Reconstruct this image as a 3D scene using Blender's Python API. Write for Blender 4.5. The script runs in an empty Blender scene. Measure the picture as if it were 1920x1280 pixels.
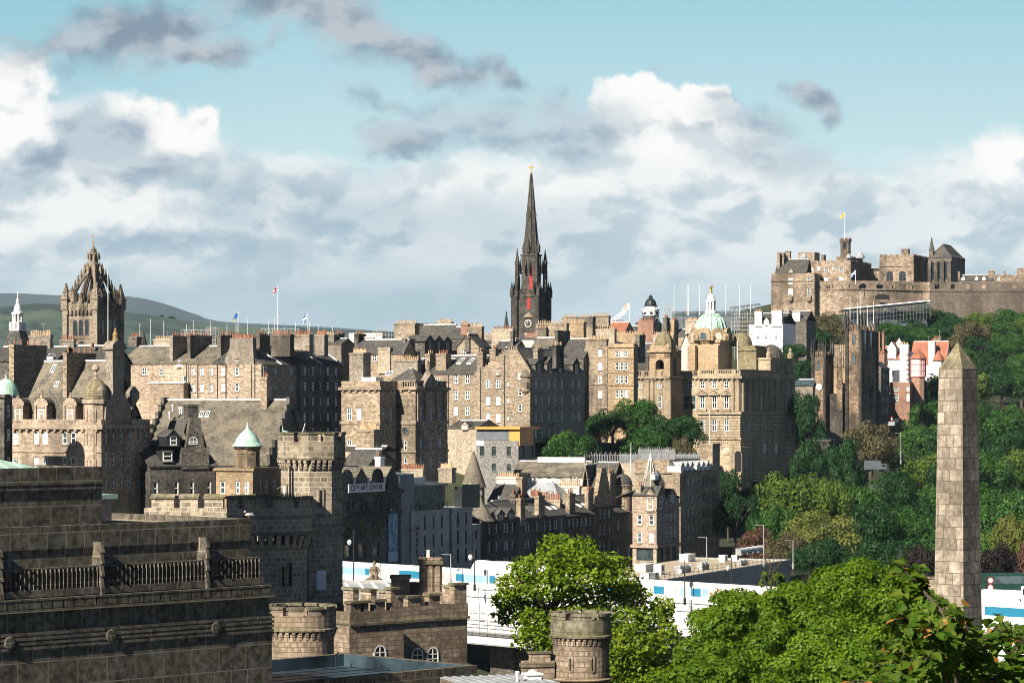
import bpy, math, random
import numpy as np
from mathutils import Vector, Matrix
R = math.radians
scn = bpy.context.scene
C = scn.collection
# camera, sky, sun, exposure
F, HZ, CX, CAMZ = 5200.0, 765.0, 960.0, 90.0
cam = bpy.data.cameras.new('camera')
cam.sensor_width = 36.0
cam.lens = 36.0 * F / 1920.0
cam.shift_y = (HZ - 640.0) / 1920.0
cam.clip_start, cam.clip_end = 1.0, 60000.0
camo = bpy.data.objects.new('camera', cam)
C.objects.link(camo)
camo.location = (0, 0, CAMZ)
camo.rotation_euler = (R(90), 0, 0)
scn.camera = camo
scn.view_settings.view_transform = 'Standard'
scn.view_settings.look = 'None'
scn.view_settings.exposure = 0.9
scn.view_settings.gamma = 1.0
scn.cycles.max_bounces = 6
scn.cycles.diffuse_bounces = 1
scn.cycles.glossy_bounces = 3
scn.cycles.transmission_bounces = 4
scn.cycles.volume_bounces = 0
scn.cycles.use_denoising = True
scn.cycles.denoising_prefilter = 'ACCURATE'
scn.cycles.use_adaptive_sampling = False
scn.cycles.pixel_filter_type = 'BLACKMAN_HARRIS'
scn.cycles.filter_width = 1.0
scn.cycles.sample_clamp_indirect = 4.0
SUN_AZ, SUN_EL = -143.0, 34.0
sdir = Vector((math.sin(R(SUN_AZ)) * math.cos(R(SUN_EL)), math.cos(R(SUN_AZ)) * math.cos(R(SUN_EL)), math.sin(R(SUN_EL))))
sun = bpy.data.lights.new('sun', 'SUN')
sun.energy = 5.0
sun.angle = R(0.5)
sun.color = (1.0, 0.905, 0.76)
suno = bpy.data.objects.new('sun', sun)
C.objects.link(suno)
suno.rotation_euler = (-sdir).to_track_quat('-Z', 'Y').to_euler()
suno.location = (-300, -200, 400)
world = bpy.data.worlds.new('World')
scn.world = world
world.use_nodes = True
class NT:
 """small helper that wires shader nodes"""
 def __init__(s, tree):
  s.t = tree
 def n(s, typ, ins=None, **kw):
  nd = s.t.nodes.new(typ)
  for k, v in kw.items():
   setattr(nd, k, v)
  for k, v in (ins or {}).items():
   s.put(nd.inputs[k], v)
  return nd
 def put(s, sock, v):
  if isinstance(v, bpy.types.NodeSocket):
   s.t.links.new(v, sock)
  else:
   if isinstance(v, tuple) and len(v) == 3 and sock.type == 'RGBA':
    v = v + (1.0,)
   sock.default_value = v
 def m(s, op, a, b=0.0, c=0.0):
  nd = s.n('ShaderNodeMath', operation=op)
  s.put(nd.inputs[0], a); s.put(nd.inputs[1], b); s.put(nd.inputs[2], c)
  return nd.outputs[0]
 def mix(s, f, a, b, mode='MIX'):
  nd = s.n('ShaderNodeMix', data_type='RGBA', blend_type=mode)
  s.put(nd.inputs[0], f); s.put(nd.inputs[6], a); s.put(nd.inputs[7], b)
  return nd.outputs[2]
 def ramp(s, f, lo, hi, a=0.0, b=1.0, smooth=True):
  nd = s.n('ShaderNodeMapRange', interpolation_type='SMOOTHSTEP' if smooth else 'LINEAR')
  s.put(nd.inputs[0], f); s.put(nd.inputs[1], lo); s.put(nd.inputs[2], hi); s.put(nd.inputs[3], a); s.put(nd.inputs[4], b)
  return nd.outputs[0]
 def noise(s, vec, scale, detail=4.0, rough=0.55, out=0, dist=0.0):
  nd = s.n('ShaderNodeTexNoise', {'Scale': scale, 'Detail': detail, 'Roughness': rough, 'Distortion': dist})
  s.put(nd.inputs['Vector'], vec)
  return nd.outputs[out]
 def vm(s, op, a, b=(0, 0, 0)):
  nd = s.n('ShaderNodeVectorMath', operation=op)
  s.put(nd.inputs[0], a); s.put(nd.inputs[1], b)
  return nd.outputs['Value'] if op in ('LENGTH', 'DOT_PRODUCT') else nd.outputs[0]
 def xyz(s, x, y, z):
  return s.n('ShaderNodeCombineXYZ', {0: x, 1: y, 2: z}).outputs[0]
def srgb(r, g, b):
 f = lambda c: ((c / 255 + 0.055) / 1.055) ** 2.4 if c > 10 else c / 255 / 12.92
 return (f(r), f(g), f(b))
def build_sky():
 t = NT(world.node_tree)
 for nd in list(t.t.nodes):
  t.t.nodes.remove(nd)
 tc = t.n('ShaderNodeTexCoord').outputs['Generated']
 d = t.n('ShaderNodeSeparateXYZ', {0: tc})
 dx, dy, dz = d.outputs
 ys = t.m('MAXIMUM', dy, 0.02)
 U = t.m('ADD', t.m('MULTIPLY', t.m('DIVIDE', dx, ys), F / 1000), 0.96)
 V = t.m('SUBTRACT', 0.765, t.m('MULTIPLY', t.m('DIVIDE', dz, ys), F / 1000))
 P = t.xyz(U, V, 0.0)
 def warp(scale, det, amt):
  q = t.vm('SUBTRACT', t.noise(P, scale, det, 0.58, 1), (0.5, 0.5, 0.5))
  nd = t.n('ShaderNodeVectorMath', operation='SCALE'); t.put(nd.inputs[0], q); nd.inputs['Scale'].default_value = amt
  return nd.outputs[0]
 Q = t.vm('ADD', t.vm('ADD', P, warp(5.0, 3.0, 0.13)), warp(17.0, 7.0, 0.075))
 PS = t.n('ShaderNodeMapping', vector_type='POINT'); t.put(PS.inputs[0], t.vm('ADD', P, warp(9.0, 4.0, 0.05))); PS.inputs['Scale'].default_value = (1, 1.6, 1)
 PS = PS.outputs[0]
 na = t.noise(PS, 6.5, 6.0, 0.5)
 nb = t.noise(t.vm('ADD', PS, (-0.025, -0.04, 0)), 6.5, 6.0, 0.5)
 puff = t.m('MULTIPLY', t.m('SUBTRACT', na, nb), 1.9)
 n_big = t.noise(PS, 2.4, 3.0, 0.5)
 tone = t.m('ADD', n_big, puff)
 blue = t.mix(t.ramp(V, -0.05, 0.36, smooth=False), srgb(150, 201, 216), srgb(202, 226, 231))
 col = t.mix(t.ramp(U, 0.0, 0.55, 0.4, 0.0), blue, srgb(136, 190, 208))
 def blob(u, v, ru, rv, rot=0.0, soft=0.45, op=1.0, k=1.35):
  mp = t.n('ShaderNodeMapping', vector_type='TEXTURE')
  t.put(mp.inputs[0], Q)
  mp.inputs['Location'].default_value = (u / 1000, v / 1000, 0)
  mp.inputs['Rotation'].default_value = (0, 0, R(rot))
  mp.inputs['Scale'].default_value = (ru / 1000, rv / 1000, 1)
  return t.ramp(t.vm('LENGTH', mp.outputs[0]), 1 + soft * k, 1 - soft * k, 0.0, op)
 def layer(col, lst, c_lo, c_hi, lo=0.3, hi=0.62, k=1.35):
  f = None
  for a in lst:
   b = blob(*a, k=k)
   f = b if f is None else t.m('MAXIMUM', f, b)
  return t.mix(f, col, t.mix(t.ramp(tone, lo, hi), c_lo, c_hi))
 col = layer(col, [(60, 560, 520, 380, 0, .10), (520, 600, 420, 300, 0, .10), (900, 620, 460, 320, 0, .10), (1250, 560, 330, 330, 0, .08), (1640, 620, 420, 290, 0, .10), (1950, 560, 260, 300, 0, .10), (600, 900, 2600, 380, 0, .1)], srgb(186, 202, 211), srgb(234, 237, 237), .30, .62)
 white = srgb(250, 249, 246)
 col = layer(col, [(20, 200, 85, 95, 0, .13), (60, 265, 70, 60, 0, .2), (262, 235, 78, 62, 20, .14), (340, 265, 75, 45, 10, .2), (375, 235, 36, 32, 0, .2), (300, 290, 130, 38, 10, .3), (1178, 200, 62, 56, 0, .12), (1235, 225, 70, 50, 15, .15), (1325, 222, 62, 52, 0, .13), (1290, 270, 150, 50, 5, .25), (1905, 300, 70, 60, 0, .3)], srgb(214, 221, 226), white, .16, .42)
 col = layer(col, [(215, 395, 190, 38, 4, .35, .9), (120, 440, 150, 34, 0, .4, .8), (545, 440, 60, 36, 25, .5, .75), (1050, 345, 150, 34, 0, .4, .85), (1230, 330, 130, 40, 0, .5, .8), (800, 340, 170, 40, 0, .5, .7), (560, 330, 150, 34, 5, .5, .6), (1590, 345, 70, 18, -15, .4, .85), (1760, 350, 150, 50, 0, .5, .5), (1130, 420, 200, 30, 0, .6, .5)], srgb(212, 220, 225), srgb(242, 243, 242), .2, .5)
 gl, gh = srgb(146, 165, 182), srgb(190, 202, 211)
 col = layer(col, [(190, 250, 85, 58, -8, .2), (120, 290, 90, 34, -18, .2), (250, 300, 110, 30, 14, .3, .9), (175, 320, 180, 24, 0, .5, .7), (885, 222, 110, 40, 0, .42, .85), (800, 245, 90, 30, -8, .5, .8), (1085, 228, 100, 44, 8, .42, .85), (1000, 262, 150, 30, 0, .4, .8), (1400, 240, 70, 30, 15, .45, .8), (1310, 262, 60, 24, 20, .3, .7), (1440, 310, 125, 32, 12, .45, .85), (1400, 285, 70, 28, 0, .35, .8)], gl, gh, .2, .66, 1.6)
 col = layer(col, [(330, 462, 260, 24, -3, .6, .95), (30, 345, 60, 26, 0, .4, .8), (440, 385, 70, 80, 25, .5, .8), (680, 395, 220, 50, 10, .6, .75), (930, 440, 260, 50, 0, .7, .65), (1600, 420, 200, 40, 0, .8, .35), (700, 335, 60, 30, 0, .5, .5), (1870, 400, 160, 40, 0, .8, .4)], srgb(158, 180, 195), srgb(180, 197, 208), .3, .6)
 low = t.mix(t.ramp(t.noise(PS, 1.6, 3.0), 0.35, 0.65), srgb(166, 188, 199), srgb(190, 206, 213))
 col = t.mix(t.ramp(V, 0.42, 0.58, 0.0, 0.9), col, low)
 col = layer(col, [(255, 62, 150, 56, -4, .4, .95), (150, 92, 130, 32, -10, .5, .9), (330, 40, 62, 44, 20, .4, .95), (375, 98, 90, 24, 8, .4, .95), (90, 105, 70, 18, 0, .6, .7), (545, 18, 140, 38, 8, .45, .92), (660, 58, 140, 46, 22, .4, .95), (775, 100, 130, 36, 14, .4, .95), (860, 120, 70, 22, 8, .5, .9), (955, 140, 44, 20, 30, .5, .85), (1515, 190, 48, 24, 18, .45, .9), (1550, 222, 26, 26, 40, .45, .8), (745, 258, 50, 24, 25, .4, .7), (515, 85, 18, 30, 15, .5, .5), (700, 178, 54, 14, 20, .7, .5), (1228, 145, 16, 16, 0, .5, .4), (20, 80, 30, 10, 10, .5, .5)], srgb(128, 146, 163), srgb(186, 192, 200), .2, .68, 1.5)
 sky = t.n('ShaderNodeTexSky', sky_type='NISHITA', sun_disc=False, sun_elevation=R(SUN_EL), sun_rotation=R(SUN_AZ) % (2 * math.pi), altitude=90, air_density=0.4, dust_density=0.1)
 bg0 = t.n('ShaderNodeBackground', {'Color': sky.outputs[0], 'Strength': 0.05})
 bg1 = t.n('ShaderNodeBackground', {'Color': col, 'Strength': 0.56})
 el = t.m('DIVIDE', dz, ys)
 az = t.m('ABSOLUTE', t.m('DIVIDE', dx, ys))
 f = t.m('MULTIPLY', t.ramp(dy, 0.3, 0.8), t.m('MULTIPLY', t.ramp(el, 0.20, 0.34, 1, 0), t.ramp(az, 0.32, 0.6, 1, 0)))
 mx = t.n('ShaderNodeMixShader', {0: f})
 t.put(mx.inputs[1], bg0.outputs[0]); t.put(mx.inputs[2], bg1.outputs[0])
 out = t.n('ShaderNodeOutputWorld')
 t.t.links.new(mx.outputs[0], out.inputs[0])
build_sky()
world.cycles.sampling_method = 'MANUAL'
world.cycles.sample_map_resolution = 512
# materials
M = {}
def new_mat(name):
 m = bpy.data.materials.new(name)
 m.use_nodes = True
 t = NT(m.node_tree)
 b = m.node_tree.nodes['Principled BSDF']
 M[name] = m
 return t, b
def plain(name, col, rough=0.7, metal=0.0, var=0.12, scale=1.5, spec=0.4):
 t, b = new_mat(name)
 pos = t.n('ShaderNodeNewGeometry').outputs['Position']
 n = t.noise(pos, scale, 5.0, 0.6)
 c = t.mix(t.ramp(n, 0.3, 0.7), tuple(x * (1 - var) for x in col), tuple(min(1, x * (1 + var)) for x in col))
 t.put(b.inputs['Base Color'], c)
 b.inputs['Roughness'].default_value = rough
 b.inputs['Metallic'].default_value = metal
 b.inputs['Specular IOR Level'].default_value = spec
 return t, b
def stone(name, c1, c2, mortar, bw=0.75, bh=0.32, ms=0.02, soot=0.6, sootcol=(0.045, 0.04, 0.034), sscale=0.09, rubble=0.0, streak=0.5, bump=0.5, green=0.0, bias=0.0, blotch=0.2):
 t, b = new_mat(name)
 uv = t.n('ShaderNodeUVMap').outputs[0]
 pos = t.n('ShaderNodeNewGeometry').outputs['Position']
 if rubble:
  dn = t.vm('SUBTRACT', t.noise(uv, 1.1, 3.0, 0.5, 1), (0.5, 0.5, 0.5))
  sc = t.n('ShaderNodeVectorMath', operation='SCALE'); t.put(sc.inputs[0], dn); sc.inputs['Scale'].default_value = rubble
  uv = t.vm('ADD', uv, sc.outputs[0])
 br = t.n('ShaderNodeTexBrick', {'Vector': uv, 'Color1': (0.0, 0.0, 0.0), 'Color2': (1.0, 1.0, 1.0), 'Mortar': (0.5, 0.5, 0.5), 'Scale': 1.0, 'Mortar Size': ms, 'Mortar Smooth': 0.2, 'Bias': bias, 'Brick Width': bw, 'Row Height': bh}, squash=0.62, squash_frequency=3, offset_frequency=2)
 tone = t.n('ShaderNodeSeparateColor', {0: br.outputs['Color']}).outputs[0]
 col = t.mix(tone, c1, c2)
 fine = t.noise(pos, 2.2, 6.0, 0.65)
 col = t.mix(t.ramp(fine, 0.3, 0.7), t.mix(0.18 + blotch, col, (0, 0, 0)), t.mix(0.16, col, (1, 0.95, 0.85)))
 med = t.noise(pos, 0.62, 4.0, 0.6)
 col = t.mix(t.ramp(med, 0.45, 0.7, 0.0, max(0.0, blotch)), col, tuple(x * 0.35 for x in c1))
 col = t.mix(br.outputs['Fac'], col, mortar)
 oi = t.n('ShaderNodeObjectInfo').outputs['Random']
 col = t.mix(t.m('MULTIPLY', oi, 0.22), col, tuple(x * 0.6 for x in c1))
 big = t.noise(pos, sscale, 6.0, 0.62)
 mp = t.n('ShaderNodeMapping'); t.put(mp.inputs[0], pos); mp.inputs['Scale'].default_value = (1, 1, 0.12)
 st = t.noise(mp.outputs[0], 0.55, 5.0, 0.6)
 s = t.m('ADD', t.m('MULTIPLY', big, 1 - streak * 0.5), t.m('MULTIPLY', st, streak * 0.5))
 sm = t.m('MULTIPLY', t.ramp(s, 0.42, 0.6), t.m('MINIMUM', 0.95, t.m('MULTIPLY', soot, t.m('ADD', 0.45, t.m('MULTIPLY', t.m('FRACT', t.m('MULTIPLY', oi, 7.31)), 1.1)))))
 col = t.mix(sm, col, sootcol)
 if green:
  gn = t.noise(pos, 0.5, 6.0, 0.7)
  up = t.n('ShaderNodeSeparateXYZ', {0: t.n('ShaderNodeNewGeometry').outputs['Normal']}).outputs[2]
  col = t.mix(t.m('MULTIPLY', t.ramp(gn, 0.42, 0.68), t.ramp(up, -0.2, 0.6, green * 0.45, green)), col, (0.17, 0.155, 0.035))
 t.put(b.inputs['Base Color'], col)
 b.inputs['Roughness'].default_value = 0.92
 b.inputs['Specular IOR Level'].default_value = 0.2
 h = t.m('ADD', t.m('MULTIPLY', fine, 0.6), t.m('MULTIPLY', br.outputs['Fac'], -0.7))
 bp = t.n('ShaderNodeBump', {'Height': h, 'Strength': bump, 'Distance': 0.06})
 t.put(b.inputs['Normal'], bp.outputs[0])
TAN1, TAN2 = (0.30, 0.225, 0.15), (0.47, 0.37, 0.265)
stone('stone_ashlar', (0.25, 0.175, 0.105), (0.60, 0.475, 0.335), (0.33, 0.26, 0.19), 0.9, 0.36, 0.02, 0.5)
stone('stone_ochre', (0.42, 0.28, 0.15), (0.52, 0.37, 0.21), (0.34, 0.25, 0.15), 0.9, 0.36, 0.02, 0.55)
stone('stone_bank', (0.42, 0.325, 0.205), (0.62, 0.50, 0.345), (0.40, 0.30, 0.19), 1.2, 0.45, 0.02, 0.6, (0.07, 0.055, 0.04), 0.07, streak=0.8)
stone('stone_rusticated', (0.50, 0.39, 0.255), (0.60, 0.48, 0.33), (0.10, 0.075, 0.05), 2.4, 0.72, 0.075, 0.6, (0.07, 0.055, 0.04), 0.07, streak=0.8)
stone('stone_rubble', (0.10, 0.070, 0.045), (0.58, 0.46, 0.33), (0.42, 0.34, 0.25), 0.6, 0.3, 0.05, 0.5, rubble=0.22)
stone('stone_pink', (0.20, 0.14, 0.095), (0.68, 0.55, 0.42), (0.5, 0.38, 0.28), 0.7, 0.33, 0.035, 0.28, (0.16, 0.11, 0.08), rubble=0.12)
stone('stone_pink_ashlar', (0.38, 0.285, 0.205), (0.58, 0.455, 0.345), (0.42, 0.30, 0.22), 0.9, 0.4, 0.015, 0.45, (0.06, 0.05, 0.042), 0.12)
stone('stone_grey', (0.24, 0.20, 0.16), (0.36, 0.30, 0.24), (0.24, 0.2, 0.16), 0.8, 0.34, 0.02, 0.7)
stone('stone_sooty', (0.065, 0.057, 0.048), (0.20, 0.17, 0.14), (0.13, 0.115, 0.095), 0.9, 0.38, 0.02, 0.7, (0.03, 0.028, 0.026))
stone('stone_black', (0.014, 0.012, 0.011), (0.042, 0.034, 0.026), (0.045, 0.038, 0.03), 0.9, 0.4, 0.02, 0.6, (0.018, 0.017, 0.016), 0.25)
stone('stone_crown', (0.19, 0.15, 0.11), (0.40, 0.31, 0.22), (0.25, 0.2, 0.15), 0.8, 0.36, 0.02, 0.75, (0.04, 0.034, 0.028), 0.16)
stone('stone_castle', (0.13, 0.088, 0.057), (0.60, 0.45, 0.32), (0.36, 0.28, 0.21), 1.1, 0.6, 0.06, 0.6, (0.075, 0.058, 0.044), 0.075, rubble=0.5)
stone('stone_castle_dark', (0.09, 0.07, 0.055), (0.20, 0.155, 0.115), (0.16, 0.125, 0.1), 1.1, 0.6, 0.06, 0.6, (0.04, 0.034, 0.028), 0.09, rubble=0.5)
stone('stone_chapel', (0.15, 0.095, 0.055), (0.46, 0.31, 0.18), (0.16, 0.11, 0.07), 0.8, 0.4, 0.03, 0.7, (0.03, 0.026, 0.022), 0.14)
stone('stone_gaol', (0.19, 0.15, 0.108), (0.52, 0.42, 0.305), (0.56, 0.49, 0.39), 0.95, 0.42, 0.035, 0.3, (0.07, 0.058, 0.044), 0.22, green=0.2, rubble=0.1)
stone('stone_gaol_cap', (0.13, 0.115, 0.07), (0.25, 0.21, 0.13), (0.10, 0.085, 0.06), 1.3, 0.8, 0.02, 0.55, (0.05, 0.045, 0.032), 0.4, green=0.45)
stone('stone_gate', (0.19, 0.135, 0.09), (0.48, 0.355, 0.255), (0.18, 0.135, 0.10), 0.75, 0.36, 0.03, 0.5, (0.06, 0.05, 0.038), 0.22, rubble=0.12, green=0.25)
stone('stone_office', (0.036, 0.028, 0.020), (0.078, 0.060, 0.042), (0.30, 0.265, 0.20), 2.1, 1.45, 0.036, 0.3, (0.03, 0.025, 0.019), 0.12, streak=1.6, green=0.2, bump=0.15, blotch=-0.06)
stone('stone_obelisk', (0.20, 0.16, 0.122), (0.53, 0.44, 0.345), (0.10, 0.082, 0.064), 1.15, 0.95, 0.028, 0.6, (0.075, 0.062, 0.046), 0.22, green=0.15)
stone('concrete_grey', (0.40, 0.40, 0.385), (0.47, 0.47, 0.455), (0.24, 0.24, 0.24), 3.0, 3.2, 0.01, 0.12)
stone('shaded_grey_render', (0.19, 0.19, 0.185), (0.22, 0.22, 0.215), (0.17, 0.17, 0.17), 9, 9, 0.001, 0.15)  # grey darkened to carry the shade on the modern block's front
stone('render_white', (0.66, 0.62, 0.55), (0.72, 0.68, 0.61), (0.6, 0.56, 0.5), 9, 9, 0.001, 0.18, (0.3, 0.27, 0.22))
stone('render_buff', (0.44, 0.36, 0.27), (0.5, 0.42, 0.32), (0.42, 0.35, 0.27), 9, 9, 0.001, 0.4, (0.12, 0.1, 0.08), streak=0.9)
stone('brick_red', (0.30, 0.12, 0.065), (0.42, 0.2, 0.12), (0.35, 0.24, 0.18), 0.45, 0.15, 0.02, 0.3)
stone('slate', (0.035, 0.035, 0.037), (0.085, 0.082, 0.080), (0.02, 0.02, 0.02), 0.35, 0.26, 0.03, 0.3, (0.13, 0.12, 0.095), 0.3, streak=0.3)
stone('slate_mossy', (0.085, 0.074, 0.056), (0.17, 0.148, 0.112), (0.05, 0.043, 0.034), 0.35, 0.28, 0.03, 0.5, (0.25, 0.22, 0.165), 0.35, streak=1.0)
stone('tile_red', (0.40, 0.125, 0.06), (0.55, 0.2, 0.10), (0.25, 0.08, 0.05), 0.3, 0.3, 0.03, 0.35, (0.16, 0.07, 0.045), 0.3)
stone('lichen_dome', (0.20, 0.165, 0.08), (0.27, 0.22, 0.11), (0.14, 0.11, 0.06), 0.9, 0.5, 0.02, 0.5, (0.09, 0.07, 0.04), 0.4)
plain('copper_green', (0.36, 0.54, 0.44), 0.65, 0, 0.22, 0.7)
plain('lead', (0.34, 0.36, 0.38), 0.5, 0.1, 0.2, 0.8)
plain('lead_pale', (0.62, 0.62, 0.60), 0.6, 0, 0.15, 0.9)
plain('white_paint', (0.78, 0.78, 0.76), 0.6, 0, 0.05, 2)
plain('cream_paint', (0.72, 0.65, 0.53), 0.7, 0, 0.08, 1)
plain('wrap_white', (0.72, 0.70, 0.66), 0.6, 0, 0.12, 0.35)
plain('panel_blue', (0.022, 0.18, 0.30), 0.4, 0, 0.06, 0.5)
plain('panel_pale_blue', (0.26, 0.42, 0.54), 0.4, 0, 0.12, 0.9)
plain('panel_orange', (0.72, 0.30, 0.07), 0.5, 0, 0.1, 0.5)
plain('pink_print', (0.70, 0.45, 0.42), 0.5, 0, 0.4, 2.5)
plain('grey_metal', (0.14, 0.16, 0.175), 0.45, 0.2, 0.15, 0.6)
plain('dark_metal', (0.03, 0.034, 0.038), 0.4, 0.3, 0.2, 0.8)
plain('steel', (0.42, 0.43, 0.44), 0.4, 0.5, 0.15, 1)
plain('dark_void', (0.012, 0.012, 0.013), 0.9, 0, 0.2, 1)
plain('gold', (0.75, 0.48, 0.12), 0.3, 0.8, 0.1, 2)
plain('pot_terracotta', (0.27, 0.125, 0.075), 0.8, 0, 0.35, 1.3)
plain('pot_buff', (0.46, 0.33, 0.205), 0.8, 0, 0.35, 1.3)
plain('vivid_red', (0.42, 0.022, 0.02), 0.4, 0, 0.15, 1)  # plain red without emission, for panes, sign plates, flags and posts
plain('timber_red', (0.42, 0.05, 0.04), 0.6, 0, 0.1, 1)
plain('yellow_cloth', (0.75, 0.42, 0.03), 0.8, 0, 0.1, 2)
plain('blue_cloth', (0.015, 0.10, 0.28), 0.8, 0, 0.1, 2)
plain('navy_cloth', (0.03, 0.035, 0.10), 0.8, 0, 0.1, 2)
plain('asphalt', (0.05, 0.05, 0.052), 0.9, 0, 0.25, 0.6)
plain('flat_roof_grey', (0.03, 0.05, 0.065), 0.4, 0, 0.7, 0.4)
plain('gravel_buff', (0.42, 0.36, 0.26), 0.95, 0, 0.2, 1.2)
plain('bronze', (0.30, 0.20, 0.08), 0.6, 0.2, 0.4, 3)
plain('bark', (0.075, 0.058, 0.042), 0.95, 0, 0.3, 3)
plain('frame_white', (0.80, 0.79, 0.75), 0.5, 0, 0.1, 1)
plain('frame_dark', (0.05, 0.055, 0.06), 0.5, 0, 0.1, 1)
plain('blind_white', (0.62, 0.60, 0.54), 0.7, 0, 0.1, 1)
plain('ink_black', (0.015, 0.02, 0.03), 0.6, 0, 0.05, 1)
plain('paint_dark_blue', (0.03, 0.06, 0.12), 0.4, 0, 0.1, 1)
plain('bird_white', (0.7, 0.7, 0.68), 0.8, 0, 0.1, 8)
plain('container_green', (0.012, 0.05, 0.042), 0.5, 0, 0.2, 1)
plain('car_silver', (0.45, 0.46, 0.48), 0.25, 0.4, 0.05, 1)
for nm, c in (('glass_dark', (0.012, 0.015, 0.018)), ('glass_mid', (0.03, 0.042, 0.046)), ('glass_blue', (0.05, 0.075, 0.085))):
 t_, b_ = new_mat(nm)
 ps = t_.n('ShaderNodeNewGeometry').outputs['Position']
 t_.put(b_.inputs['Base Color'], t_.mix(t_.ramp(t_.noise(ps, 0.8, 2.0), 0.4, 0.6), c, tuple(x * 1.8 for x in c)))
 b_.inputs['Roughness'].default_value = 0.06
 b_.inputs['Specular IOR Level'].default_value = 0.6
 nz = t_.noise(ps, 0.9, 1.0)
 t_.put(b_.inputs['Normal'], t_.n('ShaderNodeBump', {'Height': nz, 'Strength': 0.15, 'Distance': 0.15}).outputs[0])
def foliage(name, c1, c2, c3, scale=0.22, trans=0.22):
 m = bpy.data.materials.new(name); m.use_nodes = True; M[name] = m
 t = NT(m.node_tree)
 t.t.nodes.remove(t.t.nodes['Principled BSDF'])
 g = t.n('ShaderNodeNewGeometry')
 n = t.noise(g.outputs['Position'], scale, 3.0)
 oi = t.n('ShaderNodeObjectInfo').outputs['Random']
 col = t.mix(t.ramp(n, 0.35, 0.65), c1, c2)
 col = t.mix(t.m('MULTIPLY', t.m('POWER', g.outputs['Random Per Island'], 2.0), 0.8 if trans > .3 else 0.45), col, c3)
 col = t.mix(t.m('MULTIPLY', oi, 0.3), col, tuple(x * 0.6 for x in c1))
 d = t.n('ShaderNodeBsdfDiffuse', {'Color': col})
 tr = t.n('ShaderNodeBsdfTranslucent', {'Color': t.mix(1.0, col, (1.15, 1.1, 0.5), 'MULTIPLY')})
 mx = t.n('ShaderNodeMixShader', {0: trans}); t.put(mx.inputs[1], d.outputs[0]); t.put(mx.inputs[2], tr.outputs[0])
 gl = t.n('ShaderNodeBsdfGlossy', {'Roughness': 0.45, 'Color': (0.6, 0.65, 0.6)})
 m2 = t.n('ShaderNodeMixShader', {0: 0.012}); t.put(m2.inputs[1], mx.outputs[0]); t.put(m2.inputs[2], gl.outputs[0])
 t.t.links.new(m2.outputs[0], t.t.nodes['Material Output'].inputs[0])
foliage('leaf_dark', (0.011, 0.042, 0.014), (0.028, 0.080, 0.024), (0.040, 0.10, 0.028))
foliage('leaf_mid', (0.022, 0.076, 0.016), (0.054, 0.135, 0.026), (0.075, 0.155, 0.032))
foliage('leaf_light', (0.06, 0.115, 0.018), (0.11, 0.175, 0.03), (0.16, 0.22, 0.045))
foliage('leaf_yellow', (0.11, 0.14, 0.028), (0.17, 0.195, 0.045), (0.24, 0.26, 0.08))
foliage('leaf_olive', (0.075, 0.07, 0.035), (0.115, 0.10, 0.05), (0.16, 0.14, 0.07))
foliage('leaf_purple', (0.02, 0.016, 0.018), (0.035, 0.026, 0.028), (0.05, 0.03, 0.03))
foliage('leaf_rust', (0.09, 0.055, 0.035), (0.14, 0.07, 0.05), (0.18, 0.10, 0.06))
foliage('leaf_bright', (0.08, 0.155, 0.006), (0.155, 0.24, 0.010), (0.25, 0.33, 0.03), 0.5, 0.4)
foliage('leaf_bright_b', (0.06, 0.14, 0.007), (0.125, 0.225, 0.012), (0.21, 0.31, 0.03), 0.5, 0.4)
foliage('leaf_young', (0.035, 0.10, 0.01), (0.09, 0.18, 0.018), (0.20, 0.24, 0.03), 1.5, 0.45)
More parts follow.
